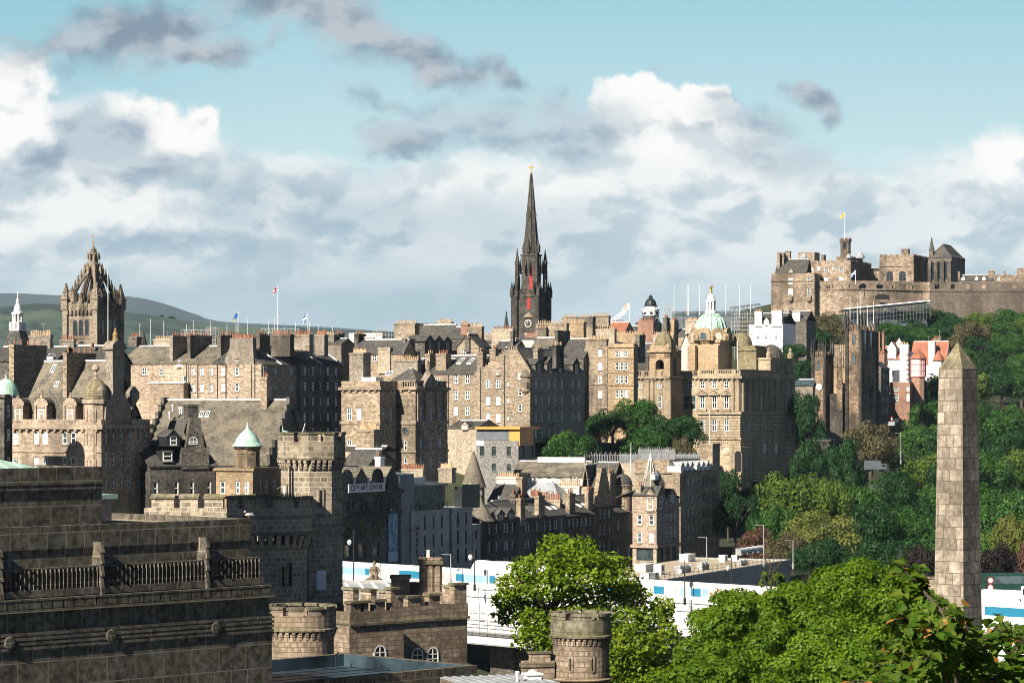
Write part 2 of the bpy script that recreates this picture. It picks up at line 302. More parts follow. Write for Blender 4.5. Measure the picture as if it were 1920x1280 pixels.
# mesh builder
class MB:
 def __init__(s):
  s.v = []; s.f = []; s.m = []; s.smooth = set()
 def poly(s, pts, m=0, smooth=False):
  i = len(s.v)
  s.v.extend(tuple(p) for p in pts)
  if smooth: s.smooth.add(len(s.f))
  s.f.append(tuple(range(i, i + len(pts)))); s.m.append(m)
  return s
 def box(s, x0, x1, y0, y1, z0, z1, m=0, skip=''):
  a = [(x0, y0, z0), (x1, y0, z0), (x1, y1, z0), (x0, y1, z0), (x0, y0, z1), (x1, y0, z1), (x1, y1, z1), (x0, y1, z1)]
  for k, q in (('d', (3, 2, 1, 0)), ('u', (4, 5, 6, 7)), ('f', (0, 1, 5, 4)), ('r', (1, 2, 6, 5)), ('b', (2, 3, 7, 6)), ('l', (3, 0, 4, 7))):
   if k not in skip:
    s.poly([a[i] for i in q], m)
  return s
 def prism(s, p2, z0, z1, m=0, top=True, bot=False):
  n = len(p2)
  for i in range(n):
   a, b = p2[i], p2[(i + 1) % n]
   s.poly([(a[0], a[1], z0), (b[0], b[1], z0), (b[0], b[1], z1), (a[0], a[1], z1)], m)
  if top: s.poly([(p[0], p[1], z1) for p in p2], m)
  if bot: s.poly([(p[0], p[1], z0) for p in reversed(p2)], m)
  return s
 def lathe(s, cx, cy, prof, n=16, m=0, rot=0.0, smooth=False, ribs=None):
  ring = []
  for r, z in prof:
   ring.append([(cx + r * math.cos(rot + 2 * math.pi * k / n), cy + r * math.sin(rot + 2 * math.pi * k / n), z) for k in range(n)])
  for j in range(len(prof) - 1):
   for k in range(n):
    k2 = (k + 1) % n
    mm = m if not callable(m) else m(k, j)
    if prof[j + 1][0] < 1e-4:
     s.poly([ring[j][k], ring[j][k2], ring[j + 1][k]], mm, smooth)
    elif prof[j][0] < 1e-4:
     s.poly([ring[j][k], ring[j + 1][k2], ring[j + 1][k]], mm, smooth)
    else:
     s.poly([ring[j][k], ring[j][k2], ring[j + 1][k2], ring[j + 1][k]], mm, smooth)
  if prof[-1][0] > 1e-4: s.poly(ring[-1], m if not callable(m) else 0)
  return s
 def tube(s, pts, rad, n=6, m=0):
  pts = [Vector(p) for p in pts]
  rings = []
  for i, p in enumerate(pts):
   d = (pts[min(i + 1, len(pts) - 1)] - pts[max(i - 1, 0)])
   if d.length < 1e-6: d = Vector((0, 0, 1))
   d.normalize()
   a = d.orthogonal().normalized(); b = d.cross(a)
   r = rad[i] if isinstance(rad, (list, tuple)) else rad
   rings.append([p + (a * math.cos(2 * math.pi * k / n) + b * math.sin(2 * math.pi * k / n)) * r for k in range(n)])
  for i in range(len(rings) - 1):
   for k in range(n):
    s.poly([rings[i][k], rings[i][(k + 1) % n], rings[i + 1][(k + 1) % n], rings[i + 1][k]], m, True)
  s.poly(rings[-1], m)
  return s
 def bar(s, a, b, r=0.05, m=0):
  return s.tube([a, b], r, 4, m)
 def pinn(s, cx, cy, z0, h, w, m=0, crock=3):
  """gothic pinnacle: square shaft, gablets, tapering crocketed tip, finial"""
  s.box(cx - w / 2, cx + w / 2, cy - w / 2, cy + w / 2, z0, z0 + h * 0.4, m)
  s.box(cx - w * .62, cx + w * .62, cy - w * .62, cy + w * .62, z0 + h * 0.38, z0 + h * 0.43, m)
  s.lathe(cx, cy, [(w * .66, z0 + h * .43), (w * .1, z0 + h * .94), (0, z0 + h)], 4, m, math.pi / 4)
  for i in range(crock):
   q = (i + .5) / crock
   zz = z0 + h * (.46 + .46 * q); rr = w * (.62 - .5 * q)
   s.box(cx - rr, cx + rr, cy - .12 * w, cy + .12 * w, zz, zz + .12 * w, m)
   s.box(cx - .12 * w, cx + .12 * w, cy - rr, cy + rr, zz + .002, zz + .12 * w + .002, m)
  s.lathe(cx, cy, [(w * .05, z0 + h * .93), (w * .2, z0 + h * .965), (0, z0 + h)], 5, m)
  return s
 def mesh(s, name, mats):
  me = bpy.data.meshes.new(name)
  me.from_pydata(s.v, [], s.f)
  for k in mats:
   me.materials.append(M[k])
  if len(mats) > 1:
   me.polygons.foreach_set('material_index', s.m)
  if s.smooth:
   sm = np.zeros(len(s.f), bool); sm[list(s.smooth)] = True
   me.polygons.foreach_set('use_smooth', sm)
  uv = []
  V_ = s.v
  for f in s.f:
   p0, p1, p2 = V_[f[0]], V_[f[1]], V_[f[2]]
   a = (p1[0] - p0[0], p1[1] - p0[1], p1[2] - p0[2]); b = (p2[0] - p0[0], p2[1] - p0[1], p2[2] - p0[2])
   nx, ny, nz = a[1] * b[2] - a[2] * b[1], a[2] * b[0] - a[0] * b[2], a[0] * b[1] - a[1] * b[0]
   L = math.sqrt(nx * nx + ny * ny + nz * nz) or 1
   h = math.hypot(nx, ny)
   if h < 0.05 * L:
    for i in f: uv += (V_[i][0], V_[i][1])
   else:
    tx, ty = -ny / h, nx / h
    bx, by, bz = ny * 0 - nz / L * ty, nz / L * tx, (nx / L) * ty - (ny / L) * tx
    for i in f:
     p = V_[i]
     uv += (p[0] * tx + p[1] * ty, p[2] if abs(nz) < 0.1 * L else p[0] * bx + p[1] * by + p[2] * bz)
  me.uv_layers.new(name='UVMap').data.foreach_set('uv', uv)
  me.update()
  return me
 def build(s, name, mats, parent=None, loc=None, rot=None, label=None):
  if isinstance(mats, str): mats = [mats]
  o = bpy.data.objects.new(name, s.mesh(name, mats))
  C.objects.link(o)
  if parent is not None: o.parent = parent
  if loc: o.location = loc
  if rot: o.rotation_euler = rot
  if label: o['label'] = label
  return o
def inst(o, parent, loc, rot=None, scale=None):
 c = o.copy()
 C.objects.link(c); c.parent = parent; c.location = loc
 if rot is not None: c.rotation_euler = rot
 if scale is not None: c.scale = scale
 return c
def minst(name, me, parent, loc, rot=None, scale=None):
 c = bpy.data.objects.new(name, me)
 C.objects.link(c); c.parent = parent; c.location = loc
 if rot is not None: c.rotation_euler = rot
 if scale is not None: c.scale = scale
 return c
def tag(o, label, cat, group=None):
 o['label'] = label; o['category'] = cat
 if group: o['group'] = group
 return o
def thing(name, label, cat, loc=(0, 0, 0), rz=0.0, group=None):
 o = bpy.data.objects.new(name, None)
 o.empty_display_size = 0.5
 C.objects.link(o)
 o.location = loc; o.rotation_euler = (0, 0, rz)
 return tag(o, label, cat, group)
def X(px, Y): return (px - CX) / F * Y
def Z(py, Y): return CAMZ + (HZ - py) / F * Y
def W(px, Y): return px / F * Y
GPTS = []
rnd = random.Random(7)
def text_mesh(body, size, mat, bold=0.0, extrude=0.02):
 cu = bpy.data.curves.new('lettering', 'FONT')
 cu.body = body; cu.size = size; cu.align_x = 'CENTER'; cu.align_y = 'CENTER'; cu.extrude = extrude; cu.offset = bold
 ob = bpy.data.objects.new('lettering', cu)
 C.objects.link(ob)
 dg = bpy.context.evaluated_depsgraph_get()
 me = bpy.data.meshes.new_from_object(ob.evaluated_get(dg))
 bpy.data.objects.remove(ob)
 me.materials.clear(); me.materials.append(M[mat])
 me.name = 'lettering'
 return me
SIGN_CITY = text_mesh('CITY ART CENTRE', 1.4, 'ink_black', 0.012)
SIGN_MARKET = [text_mesh(ch, 0.95, 'ink_black', 0.02) for ch in 'MARKET ST']
# windows (shared meshes, one object each)
WCACHE = {}
def win_mesh(w, h, style):
 key = (round(w, 1), round(h, 1), style)
 if key in WCACHE: return WCACHE[key]
 w, h = max(key[0], 0.4), max(key[1], 0.5)
 fr, pa = MB(), MB()
 t = 0.17 if style != 'plain' else 0.07
 y0, y1 = 0.12, 0.24
 a, b = -w / 2, w / 2
 fr.box(a, a + t, y0, y1, 0, h); fr.box(b - t, b, y0, y1, 0, h)
 fr.box(a + t, b - t, y0, y1, 0, t); fr.box(a + t, b - t, y0, y1, h - t, h)
 if style in ('sash', 'six'):
  fr.box(a + t, b - t, y0 - .04, y1 - .04, h * .47, h * .47 + .16)
 if style == 'six' or (style == 'sash' and w > 1.0):
  fr.box(-.055, .055, y0 + .04, y1 - .01, t, h - t)
 if style == 'six':
  for q in (.25, .74): fr.box(a + t, b - t, y0 + .05, y1 - .02, h * q - .05, h * q + .05)
  if w > 1.1:
   for q in (-.25, .25): fr.box(w * q - .04, w * q + .04, y0 + .055, y1 - .015, t, h - t)
 if style == 'pair':
  fr.box(-.18, .18, -.02, y1, t, h - t, 1); fr.box(a + t, b - t, y0 - .04, y1 - .04, h * .48, h * .48 + .1)
 fr.box(a - .12, b + .12, -.14, .3, -.2, 0, 1)
 if style not in ('plain', 'dark'): fr.box(a - .12, b + .12, -.04, .3, h, h + .22, 1)
 pa.poly([(a + .02, .2, .02), (b - .02, .2, .02), (b - .02, .2, h - .02), (a + .02, .2, h - .02)])
 WCACHE[key] = (fr, pa, {})
 return WCACHE[key]
def win_obj(parent, loc, rot, w, h, style, stone_m, pane):
 fr, pa, cache = win_mesh(w, h, style)
 frm = 'frame_dark' if style in ('dark', 'plain') else 'frame_white'
 if (frm, stone_m) not in cache: cache[(frm, stone_m)] = fr.mesh('window', [frm, stone_m])
 if pane not in cache:
  cache[pane] = pa.mesh('pane', [pane])
 o = minst('window', cache[(frm, stone_m)], parent, loc, rot)
 minst('pane', cache[pane], o, (0, 0, 0))
 return o
POT = {}
def pots(parent, x0, x1, y, z, n, mat='pot_buff', along='x', h=0.8, r=0.16):
 if mat not in POT:
  POT[mat] = MB().lathe(0, 0, [(1.15, 0), (1.15, .12), (.95, .14), (.8, .82), (1.0, .85), (1.0, 1.0), (.6, 1.0), (.6, .9)], 7).mesh('chimney_pot', [mat])
 for i in range(n):
  q = x0 + (x1 - x0) * (i + .5) / n
  hh = h * rnd.uniform(.8, 1.25)
  minst('chimney_pot', POT[mat], parent, (q, y, z) if along == 'x' else (y, q, z), None, (r, r, hh))
def holes(mb, fn, u0, u1, z0, z1, rects, depth=0.3, m0=0, split=None):
 us = sorted({u0, u1} | {min(max(r[i], u0), u1) for r in rects for i in (0, 1)})
 zs = sorted({z0, z1} | ({split} if split else set()) | {min(max(r[i], z0), z1) for r in rects for i in (2, 3)})
 for j in range(len(zs) - 1):
  zc = (zs[j] + zs[j + 1]) / 2
  m = 1 if split and zc < split else m0
  rr = [r for r in rects if r[2] < zc < r[3]]
  run = None
  for i in range(len(us) - 1):
   uc = (us[i] + us[i + 1]) / 2
   if any(r[0] < uc < r[1] for r in rr):
    if run is not None: mb.poly([fn(run, 0, zs[j]), fn(us[i], 0, zs[j]), fn(us[i], 0, zs[j + 1]), fn(run, 0, zs[j + 1])], m); run = None
   elif run is None: run = us[i]
  if run is not None: mb.poly([fn(run, 0, zs[j]), fn(us[-1], 0, zs[j]), fn(us[-1], 0, zs[j + 1]), fn(run, 0, zs[j + 1])], m)
 for a, b, c, d in rects:
  for p, q in (((a, c), (a, d)), ((b, d), (b, c)), ((a, d), (b, d)), ((b, c), (a, c))):
   mb.poly([fn(p[0], 0, p[1]), fn(p[0], depth, p[1]), fn(q[0], depth, q[1]), fn(q[0], 0, q[1])], m0)
# building
class B:
 """A block seen at one corner: its front runs from column pxL to the corner pxC, its flank from pxC to pxR.
 Local frame: x along the front (corner at 0, other end at -W), y into the block, z up from its base."""
 def __init__(s, name, label, pxL, pxC, pxR, Y, top, base, th=27.0, mat='stone_ashlar', cat='building', group=None, D=None):
  s.th = R(th); s.c, s.s = math.cos(s.th), math.sin(s.th)
  s.X0, s.Y0 = X(pxC, Y), Y
  s.zb = Z(base, Y)
  s.mat = mat
  s.root = thing(name, label, cat, (s.X0, s.Y0, s.zb), -s.th, group)
  s.W = -s.lx(pxL, 0)
  if s.W < 1.0: s.W = 9.0
  s.D = D if D else s.ld(pxR, 0)
  s.H = Z(top, Y) - s.zb
  s.rl, s.rd, s.ex = [], [], []
  GPTS.append((s.X0 - s.W / 2 * s.c, s.Y0 + s.W / 2 * s.s, s.zb))
 def lx(s, px, ly=0.0):
  a = (px - CX) / F
  return (a * (s.Y0 + ly * s.c) - s.X0 - ly * s.s) / (s.c + a * s.s)
 def ld(s, px, x=0.0):
  b = (px - CX) / F
  return (b * (s.Y0 - x * s.s) - s.X0 - x * s.c) / (s.s - b * s.c)
 def dep(s, lx, ly): return s.Y0 - lx * s.s + ly * s.c
 def z(s, py, lx=0.0, ly=0.0): return Z(py, s.dep(lx, ly)) - s.zb
 def win(s, face, pxs, pys, w, h, style='sash', blind=0.25, off=0.0):
  """windows by photo column and row (centre) and photo size"""
  for py in (pys if isinstance(pys, (list, tuple)) else [pys]):
   for px in pxs:
    z0, z1 = s.z(py + h / 2), s.z(py - h / 2)
    if face == 'L':
     a, b = s.lx(px - w / 2), s.lx(px + w / 2); lo, hi = -s.W, 0
    else:
     a, b = s.ld(px - w / 2), s.ld(px + w / 2); lo, hi = 0, s.D
    a, b = max(a, lo + .15), min(b, hi - .15)
    z0 = max(z0, .3)
    if b - a < .3 or z1 - z0 < .3 or z1 > s.H - .05: continue
    ww, hh = round(b - a, 1), round(z1 - z0, 1)
    u = (a + b) / 2
    rr = s.rl if face == 'L' else s.rd
    if any(abs((q[0] + q[1]) / 2 - u) < (q[1] - q[0] + ww) / 2 and abs((q[2] + q[3]) / 2 - (z0 + z1) / 2) < (q[3] - q[2] + hh) / 2 for q in rr): continue
    rr.append((u - ww / 2, u + ww / 2, z0, z0 + hh))
    k = rnd.random()
    pane = 'blind_white' if k < blind * .5 else 'glass_blue' if k < blind + .15 else 'glass_mid' if k < .75 else 'glass_dark'
    if face == 'L': win_obj(s.root, (u, 0, z0), None, ww, hh, style, s.mat, pane)
    else: win_obj(s.root, (0, u, z0), (0, 0, math.pi / 2), ww, hh, style, s.mat, pane)
  return s
 def grid(s, face, px0, px1, n, py0, py1, m, w, h, style='sash', blind=.25):
  pxs = [px0 + (px1 - px0) * i / max(1, n - 1) for i in range(n)]
  pys = [py0 + (py1 - py0) * i / max(1, m - 1) for i in range(m)]
  return s.win(face, pxs, pys, w, h, style, blind)
 def walls(s, gable=None, label=None, split=None, m2=None):
  mb = MB()
  holes(mb, lambda u, d, z: (u, d, z), -s.W, 0, 0, s.H, s.rl, split=split)
  holes(mb, lambda u, d, z: (-d, u, z), 0, s.D, 0, s.H, s.rd, split=split)
  mb.poly([(0, s.D, 0), (-s.W, s.D, 0), (-s.W, s.D, s.H), (0, s.D, s.H)])
  mb.poly([(-s.W, s.D, 0), (-s.W, 0, 0), (-s.W, 0, s.H), (-s.W, s.D, s.H)])
  mb.poly([(-s.W, 0, s.H), (0, 0, s.H), (0, s.D, s.H), (-s.W, s.D, s.H)])
  if gable:
   ax, zr = gable
   if ax == 'x':
    for x in (-s.W, 0): mb.poly([(x, 0, s.H), (x, s.D, s.H), (x, s.D / 2, zr)])
   else:
    for y in (0, s.D): mb.poly([(-s.W, y, s.H), (0, y, s.H), (-s.W / 2, y, zr)])
  mb.build('wall', [s.mat, m2] if m2 else s.mat, s.root, label=label)
  return s
 def roof(s, axis, ridge_py, m='slate', oh=.35, x0=None, x1=None, y0=None, y1=None, z0=None, steps=False, hip=0.0, name='roof'):
  x0 = -s.W if x0 is None else x0; x1 = 0 if x1 is None else x1; y0 = 0 if y0 is None else y0; y1 = s.D if y1 is None else y1
  z0 = s.H if z0 is None else z0
  zr = s.z(ridge_py, (x0 + x1) / 2, (y0 + y1) / 2)
  mb = MB()
  e = oh if not steps else 0.0
  def P(u, v, z): return (u, v, z) if axis == 'x' else (v, u, z)
  a0, a1, b0, b1 = (x0, x1, y0, y1) if axis == 'x' else (y0, y1, x0, x1)
  bm = (b0 + b1) / 2
  sl = (zr - z0) / max(.1, (bm - b0))
  hp = hip * (bm - b0)
  for sg, bb in ((1, b0), (-1, b1)):
   be = bb - sg * oh; ze = z0 - oh * sl
   lo0, lo1, hi0, hi1 = P(a0 - e, be, ze), P(a1 + e, be, ze), P(a0 - e + hp, bm, zr), P(a1 + e - hp, bm, zr)
   up = .22
   U_ = lambda p: (p[0], p[1], p[2] + up)
   mb.poly([U_(lo0), U_(lo1), U_(hi1), U_(hi0)]); mb.poly([lo0, lo1, U_(lo1), U_(lo0)])
   mb.poly([lo1, hi1, U_(hi1), U_(lo1)]); mb.poly([lo0, hi0, U_(hi0), U_(lo0)])
  if hip:
   for ae, sg in ((a0, 1), (a1, -1)):
    ze = z0 - oh * sl
    mb.poly([P(ae - sg * e, b0 - oh, ze + .22), P(ae - sg * e, b1 + oh, ze + .22), P(ae - sg * e + sg * hp, bm, zr + .22)])
  q0, q1 = a0 + hp, a1 - hp
  mb.box(*((q0, q1, bm - .2, bm + .2) if axis == 'x' else (bm - .2, bm + .2, q0, q1)), zr + .1, zr + .38, 1)
  o = mb.build(name, [m, 'lead_pale'], s.root)
  if steps:
   n = 9
   for ae in (a0, a1):
    st = MB()
    for k in range(n):
     for sg, bb in ((1, b0), (-1, b1)):
      q0, q1 = bb + (bm - bb) * k / n, bb + (bm - bb) * (k + 1) / n
      lo, hi = min(q0, q1), max(q0, q1)
      zt = z0 + (zr - z0) * (k + 1.5) / n
      zz0 = z0 + (zr - z0) * max(0, k - .2) / n
      st.box(*((ae - .28, ae + .28, lo, hi) if axis == 'x' else (lo, hi, ae - .28, ae + .28)), zz0, zt)
    st.build('stepped_gable', s.mat, s.root)
  s.roofinfo = (axis, x0, x1, y0, y1, z0, zr)
  return s
 def flat(s, m='lead', z=None):
  z = s.H + .03 if z is None else z
  MB().box(-s.W + .3, -.3, .3, s.D - .3, z - .3, z).build('roof', m, s.root)
  return s
 def band(s, py, hpx, proj=.35, name='cornice', m=None, dent=False):
  z1 = s.z(py - hpx / 2); z0 = s.z(py + hpx / 2)
  mb = MB().box(-s.W - proj, proj, -proj, s.D + proj, z0, z1)
  if dent:
   q = z0 - .35; n = int(s.W / 1.3); k = int(s.D / 1.3)
   for i in range(n): xx = -s.W + (i + .25) * s.W / n; mb.box(xx, xx + .5, -proj * .75, .0, q, z0 - .002)
   for i in range(k): yy = (i + .25) * s.D / k; mb.box(0, proj * .75, yy, yy + .5, q, z0 - .002)
  mb.build(name, m or s.mat, s.root)
  return s
 def parapet(s, py_top, t=.45, crenel=0.0, balus=False, z0=None, m=None, name=None):
  zt = s.z(py_top); z0 = s.H if z0 is None else z0
  mb = MB()
  edges = [('x', -s.W, 0, 0, t), ('x', -s.W, 0, s.D - t, s.D), ('y', t, s.D - t, -t, 0), ('y', t, s.D - t, -s.W, -s.W + t)]
  for ax, u0, u1, v0, v1 in edges:
   def bx(a, b, za, zb, sh=0): mb.box(*((a, b, v0 + sh, v1 - sh) if ax == 'x' else (v0 + sh, v1 - sh, a, b)), za, zb)
   if crenel:
    zc = z0 + (zt - z0) * .5
    bx(u0, u1, z0, zc)
    n = max(1, int((u1 - u0) / crenel))
    for i in range(n + 1):
     c = u0 + (u1 - u0) * i / n
     bx(max(u0, c - crenel * .3), min(u1, c + crenel * .3), zc + .002, zt)
   elif balus:
    bx(u0, u1, z0, z0 + .25); bx(u0, u1, zt - .22, zt)
    n = max(1, int((u1 - u0) / .55))
    for i in range(n):
     c = u0 + (u1 - u0) * (i + .5) / n
     if i % 9 == 0: bx(c - .45, c + .45, z0 + .252, zt - .222, -.03)
     else: bx(c - .11, c + .11, z0 + .25, zt - .22, .12)
   else: bx(u0, u1, z0, zt)
  mb.build(name or ('balustrade' if balus else 'parapet'), m or s.mat, s.root)
  return s
 def chim(s, pxL, pxC, pxR, pt, pb, ly=1.0, n=6, mat=None, pot='pot_buff', cap=True, d=None, poth=.8):
  """chimney stack: front from pxL to pxC, flank from pxC to pxR, its front set ly into the block"""
  x1 = s.lx(pxC, ly); x0 = s.lx(pxL, ly)
  if d is None:
   d = max(.7, s.ld(pxR, x1) - ly)
  zt, zb_ = s.z(pt, x1, ly), s.z(pb, x1, ly)
  mb = MB().box(x0, x1, ly, ly + d, zb_, zt)
  if cap:
   mb.box(x0 - .12, x1 + .12, ly - .12, ly + d + .12, zt - .3, zt - .02)
   mb.box(x0 - .05, x1 + .05, ly - .05, ly + d + .05, zt - .018, zt + .12)
  o = mb.build('chimney', mat or s.mat, s.root)
  if n:
   if (x1 - x0) >= d: pots(o, x0 + .1, x1 - .1, ly + d / 2, zt + .1, n, pot, 'x', poth)
   else: pots(o, ly + .1, ly + d - .1, (x0 + x1) / 2, zt + .1, n, pot, 'y', poth)
   if rnd.random() < .45:
    h = rnd.uniform(1.8, 3.2); a = MB().bar((0, 0, 0), (0, 0, h), .035).bar((-.6, 0, h - .2), (.6, 0, h - .2), .025)
    for i in range(5): a.bar((-.5 + .25 * i, -.3, h - .2), (-.5 + .25 * i, .3, h - .2), .018)
    a.build('aerial', 'steel', o, (x0 + (x1 - x0) * rnd.random(), ly + .1, zt))
  return s
 def box(s, name, px0, px1, pt, pb, ly0, ly1, mat=None, top=None, mats=None):
  x0, x1 = s.lx(px0, ly0), s.lx(px1, ly0)
  z1, z0 = s.z(pt, x1, ly0), s.z(pb, x1, ly0)
  MB().box(x0, x1, ly0, ly1, z0, z1).build(name, mat or s.mat, s.root)
  return s
 def pipe(s, face, px, pt, pb):
  z0, z1 = max(0, s.z(pb)), s.z(pt)
  p = (s.lx(px), -.12) if face == 'L' else (.12, s.ld(px))
  MB().tube([(p[0], p[1], z0), (p[0], p[1], z1)], .09, 5).build('drainpipe', 'frame_dark', s.root)
  return s
 def skylight(s, px, py, w, h, side=0):
  """window lying in the front slope (side 0) of the last roof"""
  ax, x0, x1, y0, y1, z0, zr = s.roofinfo
  if ax == 'x':
   q = 0.5
   for _ in range(12):
    ly = y0 + q * (y1 - y0) / 2
    zz = s.z(py, s.lx(px, ly), ly)
    q = min(.95, max(.05, q * .5 + .5 * (zz - z0) / (zr - z0)))
   ly = y0 + q * (y1 - y0) / 2
   x = s.lx(px, ly); sl = (zr - z0) / ((y1 - y0) / 2)
   ww = W(w, s.Y0); dy = W(h, s.Y0) / max(sl, .3) / 2
   P = lambda u, v, k: (x + u * ww / 2, ly + v * dy, z0 + (ly + v * dy - y0) * sl + .22 + k)
  else:
   q = 0.5
   x = x1
   for _ in range(12):
    x = x1 - q * (x1 - x0) / 2
    ly = s.ld(px, x)
    zz = s.z(py, x, ly)
    q = min(.95, max(.05, q * .5 + .5 * (zz - z0) / (zr - z0)))
   x = x1 - q * (x1 - x0) / 2; ly = s.ld(px, x); sl = (zr - z0) / ((x1 - x0) / 2)
   ww = W(w, s.Y0) / s.s; dx = W(h, s.Y0) / max(sl, .3) / 2
   P = lambda u, v, k: (x - v * dx, ly + u * ww / 2, z0 + (x1 - x + v * dx) * sl + .22 + k)
  fr = MB()
  for a, b, c, d in ((-1, -.8, -1, 1), (.8, 1, -1, 1), (-.8, .8, -1, -.85), (-.8, .8, .85, 1), (-.1, .1, -.85, .85)):
   t_ = [P(a, c, .14), P(b, c, .14), P(b, d, .14), P(a, d, .14)]; bt = [P(a, c, .01), P(b, c, .01), P(b, d, .01), P(a, d, .01)]
   fr.poly(t_)
   for i in range(4): fr.poly([bt[i], bt[(i + 1) % 4], t_[(i + 1) % 4], t_[i]])
  o = fr.build('skylight', 'frame_white', s.root)
  MB().poly([P(-.8, -.85, .09), P(.8, -.85, .09), P(.8, .85, .09), P(-.8, .85, .09)]).build('pane', 'glass_blue', o)
  return s
 def dormer(s, px, pt, pb, w, out=.2, dep=3.0, m='slate', wm=None, style='sash', face='L'):
  """gabled dormer standing on the front (or flank) wall head"""
  mats = [wm or s.mat, m]
  if face == 'L': u = s.lx(px); f = lambda a, d, z: (u + a, d, z)
  else: u = s.ld(px); f = lambda a, d, z: (-d, u + a, z)
  ww = W(w, s.Y0) / (s.c if face == 'L' else s.s) / 2
  z0, z1 = s.z(pb), s.z(pt)
  zm = z0 + (z1 - z0) * .62
  mb = MB()
  mb.poly([f(-ww, -out, z0), f(ww, -out, z0), f(ww, -out, zm), f(0, -out, z1), f(-ww, -out, zm)])
  for sg in (-1, 1):
   mb.poly([f(sg * ww, -out, z0), f(sg * ww, dep, z0), f(sg * ww, dep, zm), f(sg * ww, -out, zm)])
   mb.poly([f(sg * ww * 1.15, -out - .15, zm - .1), f(sg * ww * 1.15, dep, zm - .1), f(0, dep, z1 + .12), f(0, -out - .15, z1 + .12)], 1)
  o = mb.build('dormer', mats, s.root)
  hw = min(ww * 1.1, 1.3); hz = (zm - z0) * .85
  p = f(0, -out - .16, z0 + .2)
  win_obj(o, p, None if face == 'L' else (0, 0, math.pi / 2), hw, hz, style, s.mat, 'glass_mid')
  return s
def dome_prof(r, h, z0, n=8, pw=1.0):
 return [(r * math.cos(a), z0 + h * math.sin(a) ** pw) for a in [math.pi / 2 * i / n for i in range(n)]] + [(0, z0 + h)]
def arcring(mb, cx, cy, r0, r1, a0, a1, z0, z1, m=0, n=4):
 p = [(cx + r1 * math.cos(a0 + (a1 - a0) * i / n), cy + r1 * math.sin(a0 + (a1 - a0) * i / n)) for i in range(n + 1)]
 p += [(cx + r0 * math.cos(a1 + (a0 - a1) * i / n), cy + r0 * math.sin(a1 + (a0 - a1) * i / n)) for i in range(n + 1)]
 mb.prism(p, z0, z1, m, True, True)
def slit(parent, p, ang, w, h, frame='stone_gaol_cap', arch=False, glass='glass_dark', bars=False):
 """narrow opening standing just proud of a curved or faceted wall; p = bottom centre, ang = outward bearing"""
 fr, pa = MB(), MB()
 fr.box(-w / 2 - .12, -w / 2, -.06, .12, -.1, h + (.0 if arch else .12)); fr.box(w / 2, w / 2 + .12, -.06, .12, -.1, h + (.0 if arch else .12))
 fr.box(-w / 2, w / 2, -.08, .12, -.14, 0)
 if arch:
  for i in range(6):
   a0, a1 = math.pi * i / 6, math.pi * (i + 1) / 6
   q = [(-(w / 2) * math.cos(a0), h + w / 2 * math.sin(a0)), (-(w / 2) * math.cos(a1), h + w / 2 * math.sin(a1)), (-(w / 2 + .12) * math.cos(a1), h + (w / 2 + .12) * math.sin(a1)), (-(w / 2 + .12) * math.cos(a0), h + (w / 2 + .12) * math.sin(a0))]
   fr.poly([(x, -.06, z) for x, z in q])
   fr.poly([(q[0][0], -.06, q[0][1]), (q[0][0], .1, q[0][1]), (q[1][0], .1, q[1][1]), (q[1][0], -.06, q[1][1])])
   pa.poly([(0, -.025, h), (q[0][0], -.025, q[0][1]), (q[1][0], -.025, q[1][1])])
 else: fr.box(-w / 2, w / 2, -.06, .12, h, h + .12)
 if bars:
  fr.box(-.04, .04, -.05, .02, 0, h + (w * .45 if arch else 0)); fr.box(-w / 2, w / 2, -.048, .018, h * .5, h * .5 + .08); fr.box(-w / 2, w / 2, -.048, .018, h * .95, h * .95 + .07)
 pa.poly([(-w / 2, -.025, 0), (w / 2, -.025, 0), (w / 2, -.025, h), (-w / 2, -.025, h)])
 o = fr.build('window', frame, parent, p, (0, 0, ang + math.pi / 2))
 pa.build('pane', glass, o)
 return o
